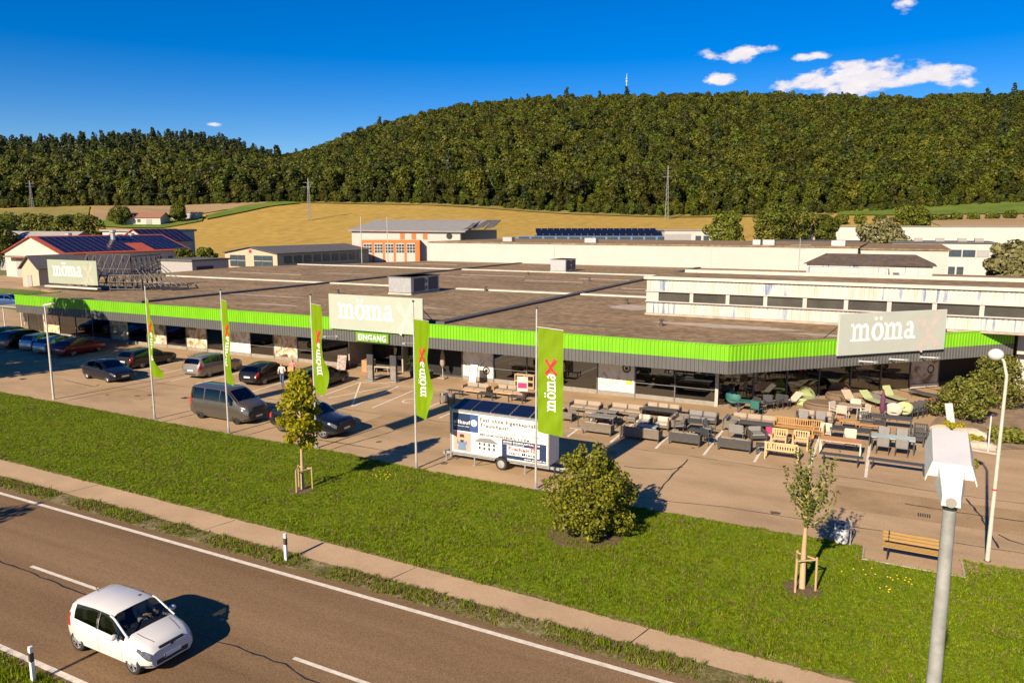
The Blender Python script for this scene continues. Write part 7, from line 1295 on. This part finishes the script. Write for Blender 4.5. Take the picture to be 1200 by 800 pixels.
t = thing('wire_fence', 'wire fence with green hedge in front of the office wing', 'fence', (0, 0, 0))
for k in range(12): MB().tube([(4 + 2.4 * k, 150, 0), (4 + 2.4 * k, 150, 2.4)], .06, 6).build('post', MATS['galv'], t)
mb = MB()
for zz in (.8, 1.6, 2.35): mb.tube([(4, 150, zz), (30.4, 150, zz)], .03, 4)
mb.build('wires', MATS['galv'], t)
V, F = crown_np(np.random.default_rng(8), [(4 + 1.6 * k, 152, 1.0, 1.2, .8, 1.1) for k in range(17)], 2600, .22); tag(link('hedge', mesh_np('hedge', V, F), MATS['leaf_tree']), 'clipped green hedge behind the wire fence', 'hedge')
# left foreground of the background: grass bank, paved yard, cars, shelter
sheet('grass_bank', [(-150, 66), (-104, 60)], [(-150, 80), (-108, 78)], .02, 'meadow'); sheet('yard', [(-180, 60), (-100, 56)], [(-180, 66), (-104, 60)], .014, 'asphalt_lot'); sheet('yard', [(-180, 80), (-100, 80)], [(-180, 132), (-100, 140)], .012, 'asphalt_lot')
sheet('grass_bank', [(-150, 120), (-104, 118)], [(-150, 128), (-104, 130)], .02, 'dry_meadow')
for k, (x, y, p, kit, lb) in enumerate(((-146.5, 117, P_BLACK, K_MPV, 'black car parked below the solar workshop'), (-140.5, 119.5, P_SIL, K_WAGON, 'silver car parked right of the black car at the workshop'), (-137.0, 122, P_WHITE, K_HATCH, 'white car parked between the workshop and the beige hall'))): car(lb, (x, y, .02), R(30), p, group='cars far behind the store', **kit)
t = thing('trolley_shelter', 'open trolley shelter with white posts at the left end of the store', 'shelter', (-86, 50.5, 0))
for sx_ in (-1, 0, 1):
    for y in (-1.1, 1.1): MB().tube([(sx_ * 3.2, y, 0), (sx_ * 3.2, y, 2.35)], .06, 6).build('post', MATS['lamp_white'], t)
MB().b2(-3.5, 3.5, -1.4, 1.4, 2.35, 2.5).build('roof', MATS['roof_grey'], t); MB().b2(-3.3, 3.3, 1.05, 1.15, .4, 1.6).build('rear_pane', MATS['shop_glass'], t)
# power line: lattice pylons and wires, hilltop mast
def pylon(x, y, z, h, label, w=1.6):
    t = thing('power_pylon', label, 'pylon', (x, y, z), R(20), 'pylons of the power line'); mb = MB(); lv = np.linspace(0, 1, 12)
    c = lambda q: w * (1 - .85 * q)
    for sx_ in (-1, 1):
        for sy in (-1, 1): mb.tube([(sx_ * c(q) / 2, sy * c(q) / 2, q * h) for q in lv], .09, 4)
    for a, b in zip(lv[:-1], lv[1:]):
        for s in (-1, 1): mb.tube([(-c(a) / 2, s * c(a) / 2, a * h), (c(b) / 2, s * c(b) / 2, b * h)], .05, 3); mb.tube([(s * c(a) / 2, -c(a) / 2, a * h), (s * c(b) / 2, c(b) / 2, b * h)], .05, 3)
    mb.build('lattice_mast', MATS['galv'], t)
    for q in (.80, .90): MB().tube([(-2.6, 0, q * h), (2.6, 0, q * h)], .07, 4).build('cross_arm', MATS['galv'], t)
    return Vector((x, y, z)), h
PY = []
for u, v, h, lb in ((-259, 416, 16, 'small grey pylon before the left wood'), (-95, 361, 19.5, 'slim grey pylon in the stubble field'), (82, 408, 28.5, 'tall lattice pylon at the wood edge in the centre right'), (330, 420, 27, 'lattice pylon beyond the right edge of the picture')): x, y, z = uvw(u, v, -.3); PY.append(pylon(x, y, z, h, lb))
for k in range(3):
    for q, off in ((.80, -2.5), (.80, 2.5), (.98, 0)):
        a = PY[k][0] + Vector((off, 0, PY[k][1] * q)); b = PY[k + 1][0] + Vector((off, 0, PY[k + 1][1] * q)); mb = MB(); mb.tube([tuple(a.lerp(b, s) - Vector((0, 0, 14 * s * (1 - s)))) for s in np.linspace(0, 1, 14)], .022, 4); tag(mb.build('power_line', MATS['steel_dark']), '%s power line span %s' % ({-2.5: 'left', 2.5: 'right', 0: 'top'}[off], ('from the small left pylon to the field pylon', 'from the field pylon to the tall lattice pylon', 'from the tall lattice pylon to the right edge')[k]), 'power line', 'power line spans')
x, y, z = uvw(130, 896, 8); t = thing('radio_mast', 'white radio mast rising above the hilltop trees', 'mast', (x, y, z)); MB().tube([(0, 0, 0), (0, 0, 25), (0, 0, 30)], [.5, .4, .12], 6).build('mast', MATS['lamp_white'], t); MB().lathe([(1.1, 0), (1.1, 1.2), (.8, 1.3)], 10, Matrix.Translation((0, 0, 21))).build('dish_ring', MATS['lamp_white'], t); MB().lathe([(1.4, 0), (1.4, .5)], 10, Matrix.Translation((0, 0, 24))).build('antenna_ring', MATS['lamp_white'], t)
